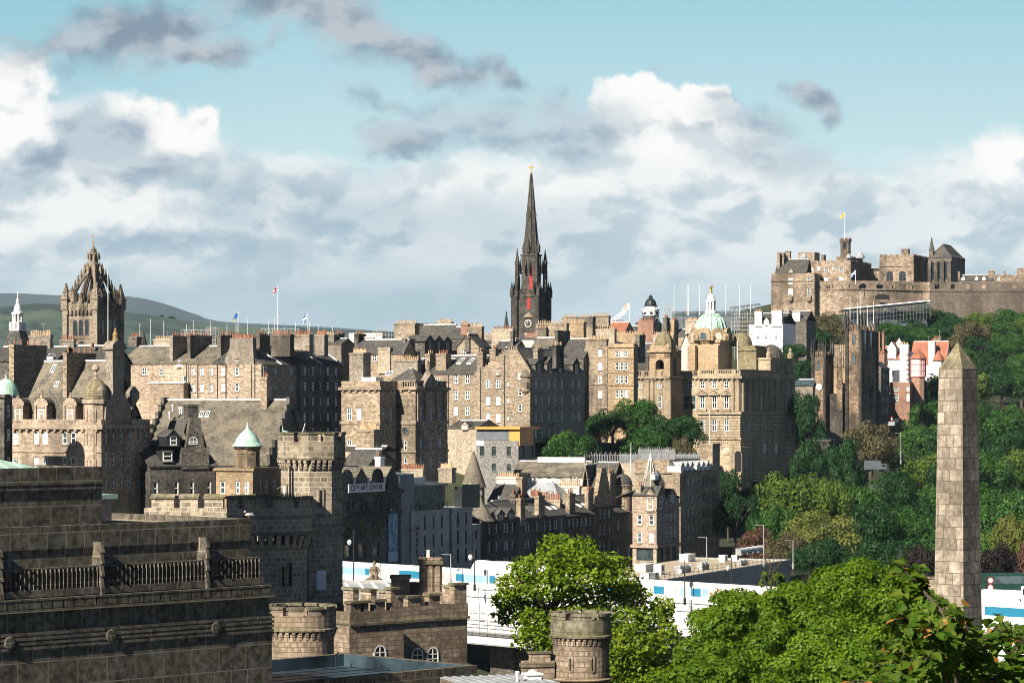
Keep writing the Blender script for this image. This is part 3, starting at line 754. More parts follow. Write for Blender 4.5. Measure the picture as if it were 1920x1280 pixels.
# foreground: government office, gaol buildings, obelisk, bridge
def office():
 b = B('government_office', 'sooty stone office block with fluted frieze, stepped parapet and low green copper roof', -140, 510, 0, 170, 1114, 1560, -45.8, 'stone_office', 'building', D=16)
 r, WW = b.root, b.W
 zf = lambda py: Z(py, 170) - b.zb
 l = lambda px: b.lx(px)
 mb = MB(); mb.box(-WW, 0, 0, 16, 0, zf(1150)); mb.box(-WW, -.1, .12, 15.8, zf(1185) + .001, zf(1114))
 for k in range(4):
  z0 = zf(1183) + k * .27
  mb.box(-WW, .06, -.10 - .02 * k, 0, z0, z0 + .17)
 mb.build('wall', 'stone_office', r)
 mb = MB()
 mb.box(-WW, -.28, .05, 15.5, zf(1114) + .001, zf(1098))
 n = int(WW / .78)
 for i in range(n):
  x = -.30 - .78 * i
  mb.box(x - .70, x, -.22, .05, zf(1112), zf(1099))
 mb.box(-WW, .02, -.32, .05, zf(1118), zf(1113.5))
 mb.box(-WW, -.26, -.24, .3, zf(1098.5), zf(1095))
 mb.build('dentil_cornice', 'stone_office', r)
 mb = MB(); mb.box(-WW, -.70, .45, 15, zf(1098), zf(1043.7))
 mb.box(-WW, -.62, .08, .46, zf(1093), zf(1081)); mb.box(-WW, -.66, .22, .46, zf(1046), zf(1043))
 n = int(WW / .30)
 for i in range(n):
  x = -.74 - .30 * i
  mb.poly([(x - .28, .45, zf(1081)), (x - .14, .15, zf(1081)), (x - .14, .15, zf(1046)), (x - .28, .45, zf(1046))])
  mb.poly([(x - .14, .15, zf(1081)), (x, .45, zf(1081)), (x, .45, zf(1046)), (x - .14, .15, zf(1046))])
 mb.build('fluted_frieze', 'stone_office', r)
 mb = MB(); mb.box(-WW, -1.09, .85, 14, zf(1043.7) + .002, zf(1012)); mb.box(-WW, -1.02, .75, 1.2, zf(1012) + .002, zf(971.5)); mb.box(-1.5, -1.02, 1.2, 14, zf(1012) + .002, zf(971.5))
 mb.box(-WW, -1.6, 1.2, 14, zf(1012), zf(985))
 mb.build('parapet', 'stone_office', r)
 x1 = -11.0; zt = zf(971.5) + 2.75
 mb = MB(); mb.box(-WW, x1, 2.6, 13, zf(985), zt - .75); mb.box(-WW, x1 + .12, 2.48, 13.1, zt - .749, zt - .62)
 mb.box(-WW, x1 + .03, 2.55, 13.05, zt - .619, zt - .45); mb.box(-WW, x1 + .14, 2.46, 13.12, zt - .449, zt - .32); mb.box(-WW, x1 + .05, 2.53, 13.06, zt - .319, zt - .13)
 mb.box(-WW, x1 + .05, 2.53, 3.0, zt - .129, zt + .55); mb.box(x1 - .4, x1 + .05, 3.0, 13, zt - .129, zt + .55); mb.box(-WW, x1 - .4, 12.6, 13.0, zt - .129, zt + .55)
 mb.build('upper_storey', 'stone_office', r)
 mb = MB()
 xa, xb, ya, yb, zr = -WW, x1 - .9, 3.6, 12.2, zt + 1.55
 xm = -17.8
 mb.poly([(xa, ya, zt), (xb, ya, zt), (xm, 7.9, zr), (xa, 7.9, zr)]); mb.poly([(xb, ya, zt), (xb, yb, zt), (xm, 7.9, zr)]); mb.poly([(xb, yb, zt), (xa, yb, zt), (xa, 7.9, zr), (xm, 7.9, zr)])
 for i in range(16):
  q = i / 16
  p0 = (xb - 1.15 * i * .9, ya, zt + .03)
  if p0[0] < xa: break
  t = min(1.0, (xb - p0[0]) / (xb - xm))
  p1 = (p0[0], ya + (7.9 - ya) * t, zt + .03 + (zr - zt) * t)
  mb.bar(p0, p1, .05)
 mb.build('copper_roof', 'copper_green', r)
 for px in (8, 198, 395):
  x = l(px); m2 = MB()
  zz = [zf(1103), zf(1084), zf(1062), zf(1040), zf(1020), zf(1002)]
  m2.box(x - .33, x - .1, -.08, 1.0, zz[0] - .4, zz[1])
  for k in range(4):
   m2.poly([(x - .33, -.08, zz[k + 1]), (x - .1, -.08, zz[k + 1]), (x - .1, .1, zz[k + 2]), (x - .33, .1, zz[k + 2])])
   m2.poly([(x - .1, -.08, zz[k + 1]), (x - .1, 1.0, zz[k + 1]), (x - .1, 1.0, zz[k + 2]), (x - .1, .1, zz[k + 2])])
   m2.poly([(x - .33, -.08, zz[k + 1]), (x - .33, 1.0, zz[k + 1]), (x - .33, 1.0, zz[k + 2]), (x - .33, .1, zz[k + 2])])
   m2.poly([(x - .33, -.2, zz[k + 2]), (x - .1, -.2, zz[k + 2]), (x - .1, .1, zz[k + 2]), (x - .33, .1, zz[k + 2])])
  m2.poly([(x - .33, .1, zz[5]), (x - .1, .1, zz[5]), (x - .1, 1, zz[5]), (x - .33, 1, zz[5])])
  m2.build('fin', 'stone_office', r)
  m3 = MB().lathe(0, 0, [(.36, 0), (.36, .16), (.30, .19), (.0, .2)], 18)
  m3.build('boss', 'stone_office', r, (l(px + 7), 0, zf(1168)), (math.pi / 2, 0, 0))
 MB().box(-32, -8, 28, 50, 0, 51).build('unseen_shade_block', 'stone_office', r)  # unseen block added out of view to cast shade on the gaol towers
 m4 = MB().box(-3.4, 2.2, 0, 3.2, 0, 1.35, 0).box(-3.7, 2.5, -.3, 3.5, 1.351, 1.62, 1).box(-3.2, -1.2, .6, 2.6, 1.621, 1.95, 2)
 m4.build('lift_housing', ['render_buff', 'copper_green', 'lead_pale'], r, (-7.2, 9.5, zf(985) + .2))
office()
def gull():
 t = thing('seagull', 'small white gull with grey wings perched on the end of the sooty parapet', 'bird', (X(466, 168), 168, Z(970, 168)), R(20))
 MB().lathe(0, 0, [(.0, -.22), (.07, -.16), (.10, -.02), (.08, .12), (.03, .24), (0, .3)], 8, 0, 0, True).build('body', 'bird_white', t, (0, 0, .2), (0, R(80), 0))
 MB().lathe(0, 0, [(0, -.06), (.055, -.02), (.055, .03), (0, .07)], 8, 0, 0, True).build('head', 'bird_white', t, (-.22, 0, .36))
 MB().lathe(0, 0, [(.02, 0), (0, .09)], 5).build('beak', 'yellow_cloth', t, (-.27, 0, .36), (0, R(-100), 0))
 m = MB()
 for y in (-.09, .09): m.poly([(-.1, y, .28), (.1, y * 1.05, .30), (.36, y * .5, .14), (.05, y * 1.05, .14)])
 m.build('wing', 'lead', t)
 m = MB()
 for y in (-.04, .04): m.bar((0, y, 0), (.02, y, .14), .012)
 m.build('leg', 'yellow_cloth', t)
gull()
def lead_roof():
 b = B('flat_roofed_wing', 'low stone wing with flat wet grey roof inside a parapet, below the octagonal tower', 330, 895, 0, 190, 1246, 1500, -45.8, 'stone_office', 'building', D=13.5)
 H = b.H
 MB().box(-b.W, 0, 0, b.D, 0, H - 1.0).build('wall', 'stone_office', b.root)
 MB().box(-b.W + .5, -.5, .5, b.D - .5, H - .99, H - .85).build('roof', 'flat_roof_grey', b.root)
 m = MB()
 m.box(-b.W, 0, 0, .5, H - .998, H); m.box(-b.W, 0, b.D - .5, b.D, H - .998, H); m.box(-.5, 0, .5, b.D - .5, H - .998, H); m.box(-b.W, -b.W + .5, .5, b.D - .5, H - .998, H)
 m.build('parapet', 'stone_office', b.root)
 m = MB()
 for a in ((-b.W + .5, -.5, b.D - .54, b.D - .5), (-.54, -.5, .5, b.D - .54), (-b.W + .5, -.5, .5, .54)): m.box(*a, H - .849, H - .02)
 m.build('roof_flashing', 'flat_roof_grey', b.root)
 m = MB()
 for k in range(7): m.box(-b.W + .6, -.6, 1.2 + 1.7 * k, 1.26 + 1.7 * k, H - .849, H - .82)
 m.build('roof_seam', 'dark_metal', b.root)
 MB().box(-9, -4.5, 3, 6.2, H - .848, H - .835).build('roof_patch', 'grey_metal', b.root)
 MB().tube([(-2.2, b.D - 1.5, H - .84), (-2.2, b.D - 1.5, H + .1), (-1.9, b.D - 1.5, H + .25)], .06, 6).build('vent_pipe', 'dark_metal', b.root)
lead_roof()
def merlons_ring(mb, cx, cy, r, t, z0, zc, z1, nm, frac, rot=0, m=0, cap=None):
 arcring(mb, cx, cy, r - t, r, 0, math.pi, z0, zc, m, 16); arcring(mb, cx, cy, r - t, r, math.pi, 2 * math.pi, z0, zc, m, 16)
 for k in range(nm):
  a = rot + 2 * math.pi * k / nm; w = math.pi / nm * frac
  arcring(mb, cx, cy, r - t, r, a - w, a + w, zc + .002, z1, m, 5)
  if cap is not None: arcring(mb, cx, cy, r - t - .1, r + .09, a - w - .03, a + w + .03, z1 + .002, z1 + .2, cap, 5)
def corbels(mb, cx, cy, r0, r1, z0, z1, n, m=0, rot=0):
 for k in range(n):
  a = rot + 2 * math.pi * k / n; w = math.pi / n * .5
  for j in range(3):
   rr = r0 + (r1 - r0) * (j + 1) / 3
   za, zb = z0 + (z1 - z0) * j / 3, z0 + (z1 - z0) * (j + 1) / 3
   arcring(mb, cx, cy, r0 - .2, rr, a - w, a + w, za + .001, zb, m, 1)
def octagon_tower():
 Y = 230; z = lambda py: Z(py, Y)
 zb = 60.0
 t = thing('octagonal_tower', 'tall octagonal battlemented tower of pale pointed stonework with corbelled parapet', 'tower', (X(584, Y), Y, zb))
 rs, rp = W(58.5, Y), W(63.5, Y)
 m = MB().lathe(0, 0, [(rs, 0), (rs, z(992) - zb)], 8, 0, -math.pi / 2); m.lathe(0, 0, [(rs - .05, z(992) - zb), (rs - .05, z(870) - zb)], 8, 0, -math.pi / 2)
 m.lathe(0, 0, [(rs + .16, z(996) - zb), (rs + .2, z(991) - zb), (rs - .05, z(988) - zb)], 8, 0, -math.pi / 2)
 m.build('wall', 'stone_gaol', t)
 m = MB()
 V8 = [(math.cos(-math.pi / 2 + k * math.pi / 4), math.sin(-math.pi / 2 + k * math.pi / 4)) for k in range(8)]
 for k in range(8):
  a, b = V8[k], V8[(k + 1) % 8]
  nrm = Vector(((a[0] + b[0]) / 2, (a[1] + b[1]) / 2)).normalized()
  for i in range(4):
   q = (i + .5) / 4
   c = Vector((a[0] + (b[0] - a[0]) * q, a[1] + (b[1] - a[1]) * q))
   tx = Vector((b[0] - a[0], b[1] - a[1])).normalized()
   for j in range(3):
    o = .06 + .1 * (j + 1)
    za, zc = z(878) - zb + j * .25, z(878) - zb + j * .25 + .24
    p = [c * rs + tx * s_ * .13 + nrm * o_ for s_, o_ in ((-1, -.3), (1, -.3), (1, o - .05), (-1, o - .05))]
    m.prism([(v.x, v.y) for v in p], za, zc, 0, True, True)
 m.build('corbel_course', 'stone_gaol', t)
 m = MB()
 m.lathe(0, 0, [(rs, z(863) - zb), (rp + .08, z(862) - zb), (rp + .1, z(859) - zb), (rp, z(858) - zb)], 8, 1, -math.pi / 2)
 zc, zt = z(828) - zb, z(814) - zb
 for k in range(8):
  a, b = Vector(V8[k]), Vector(V8[(k + 1) % 8])
  i_ = (rp - .5) / rp
  def seg(q0, q1, za, ze, mm=0, gr=1.0):
   p0, p1 = a + (b - a) * q0, a + (b - a) * q1
   m.prism([(p0.x * rp * gr, p0.y * rp * gr), (p1.x * rp * gr, p1.y * rp * gr), (p1.x * rp * i_ / gr, p1.y * rp * i_ / gr), (p0.x * rp * i_ / gr, p0.y * rp * i_ / gr)], za, ze, mm, True, True)
  seg(0, 1, z(860) - zb, zc)
  for q0, q1 in ((0, .36), (.62, 1.0)):
   seg(q0, q1, zc + .002, zt); seg(max(0, q0 - .02), min(1, q1 + .02), zt + .002, zt + .2, 1, 1.03)
 m.build('parapet', ['stone_gaol', 'stone_gaol_cap'], t)
 MB().lathe(0, 0, [(rs, z(858) - zb), (0, z(856) - zb)], 8, 0, -math.pi / 2).build('roof', 'lead', t)
 f = lambda px: (px - 584) / F * Y
 for px, py, w, h, gl in ((605, 948, .28, 1.35, 'glass_dark'), (536, 938, .26, 1.25, 'frame_white')):
  a = R(-67.5) if px > 584 else R(-112.5)
  rr = rs * math.cos(math.pi / 8)
  dx = f(px); n = Vector((math.cos(a), math.sin(a))); tx = Vector((-n.y, n.x))
  s_ = (dx - n.x * rr) / tx.x
  p = n * rr + tx * s_
  slit(t, (p.x, p.y, z(py) - zb), a, w, h, 'stone_gaol', glass=gl)
 a = R(-67.5); rr = rs * math.cos(math.pi / 8); n = Vector((math.cos(a), math.sin(a))); tx = Vector((-n.y, n.x)); p = n * rr + tx * ((f(605.5) - n.x * rr) / tx.x)
 m = MB().box(-.42, .42, -.09, .1, 0, 1.6); m.box(-.3, .3, -.12, -.09, .1, .7); m.box(-.3, .3, -.12, -.09, .85, 1.5)
 m.build('door', 'white_paint', t, (p.x, p.y, z(1102) - zb), (0, 0, a + math.pi / 2))
 MB().tube([(f(548), -rs * .86, z(945) - zb), (f(548), -rs * .86, z(872) - zb)], .09, 6).build('drainpipe', 'dark_metal', t)
 MB().tube([(-.9, 0, z(858) - zb), (-.75, -.2, z(812) - zb), (-.5, -.2, z(793) - zb)], .03, 5).build('aerial', 'white_paint', t)
 m = MB().tube([(f(530), 0, z(858) - zb), (f(530), 0, z(800) - zb)], .04, 5)
 m.poly([(f(529), 0, z(795) - zb), (f(531), 0, z(806) - zb), (f(541), 0, z(809) - zb), (f(533), 0, z(812) - zb), (f(529), 0, z(808) - zb)])
 m.build('weather_vane', 'copper_green', t)
octagon_tower()
def round_tower(name, label, px, rpx, Y, pm, pc, ps, pcb, base, ncorb, nm, rot=0.0, shaftdr=5, mat='stone_gaol', ring=None, wins=()):
 zb = base; z = lambda py: Z(py, Y) - zb
 t = thing(name, label, 'tower', (X(px, Y), Y, zb))
 rp, rs = W(rpx, Y), W(rpx - shaftdr, Y)
 m = MB().lathe(0, 0, [(rs, 0), (rs, z(pcb) + .4)], 32, 0, 0, True)
 if ring: m.lathe(0, 0, [(rs + .02, z(ring + 4)), (rs + .2, z(ring + 2)), (rs + .22, z(ring)), (rs, z(ring - 3))], 32, 0, 0, True)
 m.build('wall', mat, t)
 m = MB(); corbels(m, 0, 0, rs, rp + .02, z(pcb), z(ps + 3), ncorb)
 m.lathe(0, 0, [(rs, z(ps + 3)), (rp + .12, z(ps + 2)), (rp + .12, z(ps - 1)), (rp, z(ps - 3))], 32, 1, 0, True)
 m.build('corbel_course', [mat, 'stone_gaol_cap'], t)
 m = MB(); merlons_ring(m, 0, 0, rp, .45, z(ps), z(pc), z(pm) - .18, nm, .74, rot, 0, 1)
 m.build('parapet', ['stone_gaol_cap' if ring else mat, 'stone_gaol_cap'], t)
 MB().lathe(0, 0, [(rp - .3, z(ps - 3)), (0, z(ps - 5))], 24).build('roof', 'lead', t)
 for wpx, wpy, w, h in wins:
  a = math.asin(max(-.98, min(.98, W(wpx - px, Y) / rs))) - math.pi / 2
  slit(t, (rs * math.cos(a), rs * math.sin(a), z(wpy)), a, w, h, mat)
 return t
round_tower('round_tower', 'squat round dark battlemented tower joined to the tall octagonal one', 505, 80, 226, 930, 950, 998, 1026, 60, 30, 9, .25, 9, 'stone_gaol', wins=((548, 1095, .3, 1.9), (536, 1095, .22, 1.6)))
round_tower('gatehouse_turret', 'low wide round battlemented turret with pink stone wall at the edge of the gatehouse', 562, 68, 200, 1134, 1150, 1177, 1193, 60, 34, 11, .1, 4, 'stone_gate')
round_tower('round_turret', 'freestanding round stone turret with mossy battlements in front of the tree', 1089.5, 57, 190, 1147, 1159, 1190, 1206, 62, 34, 7, -math.pi / 2, 4, 'stone_gate', ring=1270, wins=((1069, 1252, .12, .85), (1109, 1252, .12, .85)))
def castellated_wall():
 b = B('castellated_wall', 'battlemented stone wall running behind the office parapet', 270, 486, 0, 245, 953, 1200, 8, 'stone_gaol', 'wall', D=.6)
 m = MB().box(-b.W, 0, 0, .6, 0, b.H)
 for p0, p1 in ((284, 326), (337, 371), (383, 418), (434, 476)):
  x0, x1 = b.lx(p0), b.lx(p1); z1 = b.z(932)
  m.box(x0, x1, 0, .6, b.H + .001, z1); m.poly([(x0 - .08, -.12, z1), (x1 + .08, -.12, z1), (x1 + .08, .35, z1 + .28), (x0 - .08, .35, z1 + .28)], 1); m.box(x0 - .08, x1 + .08, -.12, .7, z1 - .16, z1 + .0, 1)
 m.build('battlement', ['stone_gaol', 'stone_gaol_cap'], b.root)
castellated_wall()
def gatehouse():
 t0 = 'stone_gate'
 b = B('gatehouse_block', 'battlemented stone gatehouse block with two white arched windows', 740, 876, 0, 226, 1150, 1420, -40, t0, 'building', D=8)
 def battl(b, tops, pc, ps):
  m = MB(); z = b.z
  m.box(-b.W, 0, 0, b.D, 0, z(ps)); m.build('wall', t0, b.root)
  m = MB(); m.box(-b.W - .0, .18, -.18, b.D, z(ps + 2), z(ps - 3), 1)
  m.box(-b.W, .06, -.06, .55, z(ps - 3) + .002, z(pc)); m.box(-.5, .06, .55, b.D, z(ps - 3) + .002, z(pc))
  m.box(-b.W, -b.W + .5, .55, b.D, z(ps - 3) + .002, z(pc))
  for p0, p1, pt in tops:
   x0, x1, zt = b.lx(p0), b.lx(p1), z(pt)
   m.box(x0, x1, -.061, .551, z(pc) + .002, zt); m.box(x0 - .12, x1 + .12, -.2, .68, zt + .002, zt + .2, 1)
  k = 1.2
  while k < b.D - 1:
   m.box(-.5, .06, k, k + 1.3, z(pc) + .002, z(pc) + 1.2); m.box(-.62, .18, k - .1, k + 1.4, z(pc) + 1.202, z(pc) + 1.4, 1); k += 2.3
  m.build('parapet', [t0, 'stone_gaol_cap'], b.root)
  MB().box(-b.W + .5, -.5, .55, b.D - .1, z(ps - 3), z(ps - 3) + .25).build('roof', 'lead', b.root)
 battl(b, ((764, 787, 1115), (804, 824, 1113), (851, 874, 1096)), 1130, 1157)
 for px in (782, 811):
  x = b.lx(px); slit(b.root, (x, 0, b.z(1240)), -math.pi / 2, .95, .85, 'frame_white', True, bars=True)
 c = B('gatehouse_porch', 'lower projecting gatehouse bay with stepped battlements and shadowed pink wall', 655, 757, 0, 212, 1160, 1420, -40, t0, 'building', D=7)
 battl(c, ((657, 675, 1126), (682, 690, 1126), (702, 721, 1125), (732, 744, 1104), (745, 755, 1120)), 1142, 1165)
 x = c.lx(712); slit(c.root, (x, 0, c.z(1240)), -math.pi / 2, .95, .85, 'frame_white', True, bars=True)
 d = B('glazed_hall', 'low hall with shallow grey glazed roof of white ribs behind the gatehouse battlements', 505, 760, 0, 256, 1142, 1400, -28, 'stone_gate', 'building', D=9)
 d.walls(); d.roof('x', 1098, 'lead', .3)
 ax, x0, x1, y0, y1, z0, zr = d.roofinfo
 m = MB(); n = 10
 for i in range(n + 1):
  x = x0 + (x1 - x0) * i / n
  m.bar((x, y0 - .3, z0 + .15), (x, (y0 + y1) / 2, zr + .3), .09)
 m.build('roof_rib', 'white_paint', d.root)
 Y = 226
 t = thing('chimney_stack', 'tall weathered stone stack of clustered octagonal flues above the gatehouse', 'chimney', (X(806, Y), Y + 2.5, Z(1160, Y)))
 m = MB(); h = Z(1047, Y) - Z(1160, Y)
 m.box(-1.05, 1.05, -.55, .55, 0, h * .42)
 for x in (-.62, 0, .62): m.lathe(x, 0, [(.40, h * .4), (.36, h * .45), (.36, h * .88), (.46, h * .9), (.48, h * .97), (.36, h)], 8, 0, R(22.5))
 m.box(-1.0, 1.0, -.5, .5, h * .885, h * .945, 1)
 m.build('shaft', ['stone_gate', 'stone_gaol_cap'], t)
 MB().lathe(.0, 0, [(.16, 0), (.14, .5), (.17, .55), (.1, .6)], 8).build('chimney_pot', 'cream_paint', t, (-.2, 0, h))
 t = thing('chimney_stack', 'short square sooty stone stack beside the clustered flues', 'chimney', (X(749, Y), Y + 2, Z(1140, Y)))
 h = Z(1080, Y) - Z(1140, Y)
 MB().box(-.74, .74, -.7, .7, 0, h - .3).box(-.84, .84, -.8, .8, h - .299, h).build('shaft', 'stone_gate', t)
 Y = 272
 t = thing('stone_statue', 'weathered draped stone figure seated on a sloping pediment before the white bridge hoarding', 'statue', (X(699, Y), Y + 3, Z(1096, Y)))
 h = W(42, Y)
 m = MB().lathe(0, 0, [(.62, 0), (.55, .3), (.42, .7), (.34, h * .52), (.36, h * .66), (.24, h * .76), (.11, h * .80), (.15, h * .86), (.16, h * .93), (.10, h * .985), (0, h)], 14, 0, 0, True)
 for sg in (-1, 1): m.tube([(sg * .30, 0, h * .72), (sg * .46, -.12, h * .52), (sg * .22, -.4, h * .40)], [.12, .11, .08], 7)
 m.tube([(-.2, -.1, h * .38), (-.22, -.55, h * .36), (-.22, -.6, 0)], [.2, .18, .12], 7); m.tube([(.2, -.1, h * .38), (.22, -.55, h * .36), (.22, -.6, 0)], [.2, .18, .12], 7)
 m.build('figure', 'stone_gate', t)
 m = MB(); m.poly([(-1.6, -.6, 0), (1.5, -.6, 0), (.3, -.6, .6), (-.5, -.6, .6)]); m.poly([(-1.6, .6, 0), (1.5, .6, 0), (.3, .6, .6), (-.5, .6, .6)]); m.poly([(-1.6, -.6, 0), (-.5, -.6, .6), (-.5, .6, .6), (-1.6, .6, 0)]); m.poly([(.3, -.6, .6), (1.5, -.6, 0), (1.5, .6, 0), (.3, .6, .6)]); m.box(-1.7, 1.6, -.7, .7, -4, -.002)
 m.build('pediment', 'stone_gate', t)
 e = B('low_roof_block', 'low building with ribbed grey flat roof and white vents beside the round turret', 880, 1050, 0, 182, 1281, 1420, -20, 'stone_gate', 'building', D=6)
 e.walls(); m = MB().box(-e.W, 0, 0, e.D, e.H + .02, e.H + .1)
 for i in range(10): x = -e.W + e.W * (i + .5) / 10; m.box(x - .06, x + .06, 0, e.D, e.H + .102, e.H + .16)
 m.build('roof', 'lead', e.root)
 MB().lathe(0, 0, [(.1, 0), (.1, .5), (.17, .52), (.15, .66), (0, .7)], 8).build('vent_pipe', 'white_paint', e.root, (e.lx(970, 1.5), 1.5, e.H + .1))
 MB().box(-.5, .5, -.4, .4, 0, .3).box(-.6, .6, -.5, .5, .301, .42).lathe(0, 0, [(.4, .42), (.2, .6), (0, .66)], 10).build('roof_hatch', 'white_paint', e.root, (e.lx(998, 2.5), 2.5, e.H + .1))
 w = B('low_wall', 'short battlemented mossy wall running into the round turret', 980, 1040, 0, 189, 1238, 1420, -12, 'stone_gate', 'wall', D=.6)
 m = MB().box(-w.W, 0, 0, .6, 0, w.H); m.box(-w.W - .1, 0, -.1, .7, w.H - .4, w.H - .15, 1)
 m.box(w.lx(995), w.lx(1032), 0, .6, w.H + .001, w.z(1224)); m.box(w.lx(995) - .1, w.lx(1032) + .1, -.1, .7, w.z(1224) + .001, w.z(1221), 1)
 m.build('battlement', ['stone_gate', 'stone_gaol_cap'], w.root)
gatehouse()
def obelisk():
 Y = 231; zb = 64.0
 t = thing('obelisk', 'tall square stone obelisk with mossy pointed cap rising above the trees', 'monument', (X(1796, Y), Y, zb), R(-41))
 a1, a0 = 2.30, 2.98; q = math.sqrt(.5)
 zs, zt = Z(692, Y) - zb, Z(640, Y) - zb
 zl = Z(1250, Y) - zb
 m = MB().lathe(0, 0, [(a0 * q, zl), (a1 * q, zs)], 4, 0, math.pi / 4)
 m.build('shaft', 'stone_obelisk', t)
 MB().lathe(0, 0, [(a1 * q * 1.012, zs), (0, zt)], 4, 0, math.pi / 4).build('pointed_cap', 'stone_gaol_cap', t)
 m = MB().box(-2.0, 2.0, -2.0, 2.0, 0, zl - .5).box(-2.3, 2.3, -2.3, 2.3, -3, .3).box(-1.75, 1.75, -1.75, 1.75, zl - .499, zl)
 m.build('plinth', 'stone_obelisk', t)
 GPTS.append((X(1796, Y), Y, zb))
obelisk()
def bridge():
 A, E = Vector((X(600, 433), 433)), Vector((X(2000, 335), 335))
 d = E - A; L = d.length; rz = math.atan2(d.y, d.x); d.normalize()
 def lx(px):
  a = (px - CX) / F
  return (a * A.y - A.x) / (d.x - a * d.y)
 zd = 64.0
 t = thing('road_bridge', 'long road bridge wrapped in white sheeting with scaffold truss hanging beneath', 'bridge', (A.x, A.y, zd), rz)
 m = MB(); n = 120
 rr = random.Random(3)
 prof = [(0.0, .25), (-.5, .0), (-.55, -1.6), (-.2, -3.2), (-.25, -5.2)]
 off = [[(rr.uniform(-.12, .12), rr.uniform(-.07, .07)) for _ in prof] for _ in range(n + 1)]
 def vv(i, j):
  return (L * i / n, prof[j][0] + off[i][j][0], prof[j][1] + off[i][j][1] * (0 if j == 0 else 1))
 for i in range(n):
  for j in range(len(prof) - 1): m.poly([vv(i, j), vv(i, j + 1), vv(i + 1, j + 1), vv(i + 1, j)], 0)
 for i in range(40):
  x = L * (i + .5) / 40; m.tube([(x, prof[j][0] - .1, prof[j][1]) for j in range(len(prof))], .035, 4, 1)
 m.tube([(0, -.62, -1.62), (L, -.62, -1.62)], .05, 4, 1); m.tube([(0, -.62, -.5), (L, -.62, -.5)], .05, 4, 1)
 m.build('sheeting', ['wrap_white', 'lead'], t)
 m = MB().box(0, L, .6, 16, -1.2, 0).box(0, L, .5, 16, -5.4, -1.21); m.build('deck', 'dark_metal', t)
 m = MB().box(lx(700), lx(1010), -1.6, -.3, -8.3, -7.4); m.build('lower_sheeting', 'wrap_white', t)
 m = MB(); x0, x1 = lx(850), lx(1330)
 k = int((x1 - x0) / 1.6)
 for i in range(k + 1):
  x = x0 + (x1 - x0) * i / k
  m.bar((x, -.9, -7.6), (x, -.9, -3.0), .045); m.bar((x, -1.7, -6.0), (x, -.9, -6.0), .04)
  if i < k: m.bar((x, -1.4, -8.4), (x + .8, -1.4, -7.5), .035); m.bar((x + .8, -1.4, -7.5), (x + 1.6, -1.4, -8.4), .035)
 for z_ in (-3.6, -4.6, -5.6, -6.1, -6.6, -7.4): m.bar((x0, -.95, z_), (x1, -.95, z_), .045)
 m.box(x0, x1, -1.8, -.4, -6.75, -6.6); m.box(x0, x1, -1.8, -.2, -8.5, -8.3)
 m.build('scaffold', 'steel', t)
 MB().box(x0 + 3, x1 - 20, -.8, -.55, -7.3, -5.25).build('rear_sheeting', 'wrap_white', t)
 for px in (700, 905, 1330, 1700):
  x = lx(px); MB().box(x - 2.5, x + 2.5, 4, 15, -24, -5.45).build('pier', 'stone_sooty', t)  # dark stone colour carries the shade of the void under the deck
 hb = thing('printed_hoarding', 'white site hoarding with blue panels and printed pictures along the bridge edge', 'hoarding', (A.x, A.y, zd), rz)
 MB().box(0, L, .1, .2, .24, 2.35).build('board', 'wrap_white', hb)
 for p0, p1, mt in ((640, 684, 'panel_pale_blue'), (684, 692, 'panel_blue'), (716, 728, 'pink_print'), (748, 790, 'panel_blue'), (826, 852, 'pink_print'), (854, 869, 'panel_blue'), (870, 912, 'panel_pale_blue'), (917, 928, 'panel_blue'), (968, 985, 'pink_print'), (1045, 1066, 'panel_blue'), (1067, 1080, 'pink_print'), (1135, 1176, 'panel_blue'), (1225, 1244, 'panel_blue'), (1262, 1266, 'pink_print'), (1275, 1281, 'panel_pale_blue'), (1295, 1313, 'panel_blue'), (1315, 1326, 'panel_pale_blue'), (1328, 1352, 'pink_print'), (1520, 1560, 'panel_blue'), (1640, 1700, 'panel_blue'), (1846, 1935, 'panel_blue')):
  MB().box(lx(p0), lx(p1), .05, .098, .42, 1.5).build('panel', mt, hb)
 m = MB()
 for i in range(int(L / 2.4)): m.box(i * 2.4, i * 2.4 + .06, .06, .1, .24, 2.36)
 m.build('board_joint', 'steel', hb)
 s = thing('site_shelter', 'long low white plastic shelter standing on the bridge deck', 'shelter', (A.x + d.x * lx(860), A.y + d.y * lx(860), zd), rz)
 m = MB(); q = 14; ll = lx(1000) - lx(860)
 for i in range(10):
  for k in range(q):
   a0, a1 = math.pi * k / q, math.pi * (k + 1) / q
   f_ = lambda i, a: (ll * i / 10, 4 - 1.6 * math.cos(a), 1.2 + 2.2 * math.sin(a) + .05 * math.sin(i * 2.1))
   m.poly([f_(i, a0), f_(i + 1, a0), f_(i + 1, a1), f_(i, a1)], 0, True)
 m.box(0, ll, 2.4, 5.6, .1, 1.2)
 m.build('cover', 'wrap_white', s)
bridge()
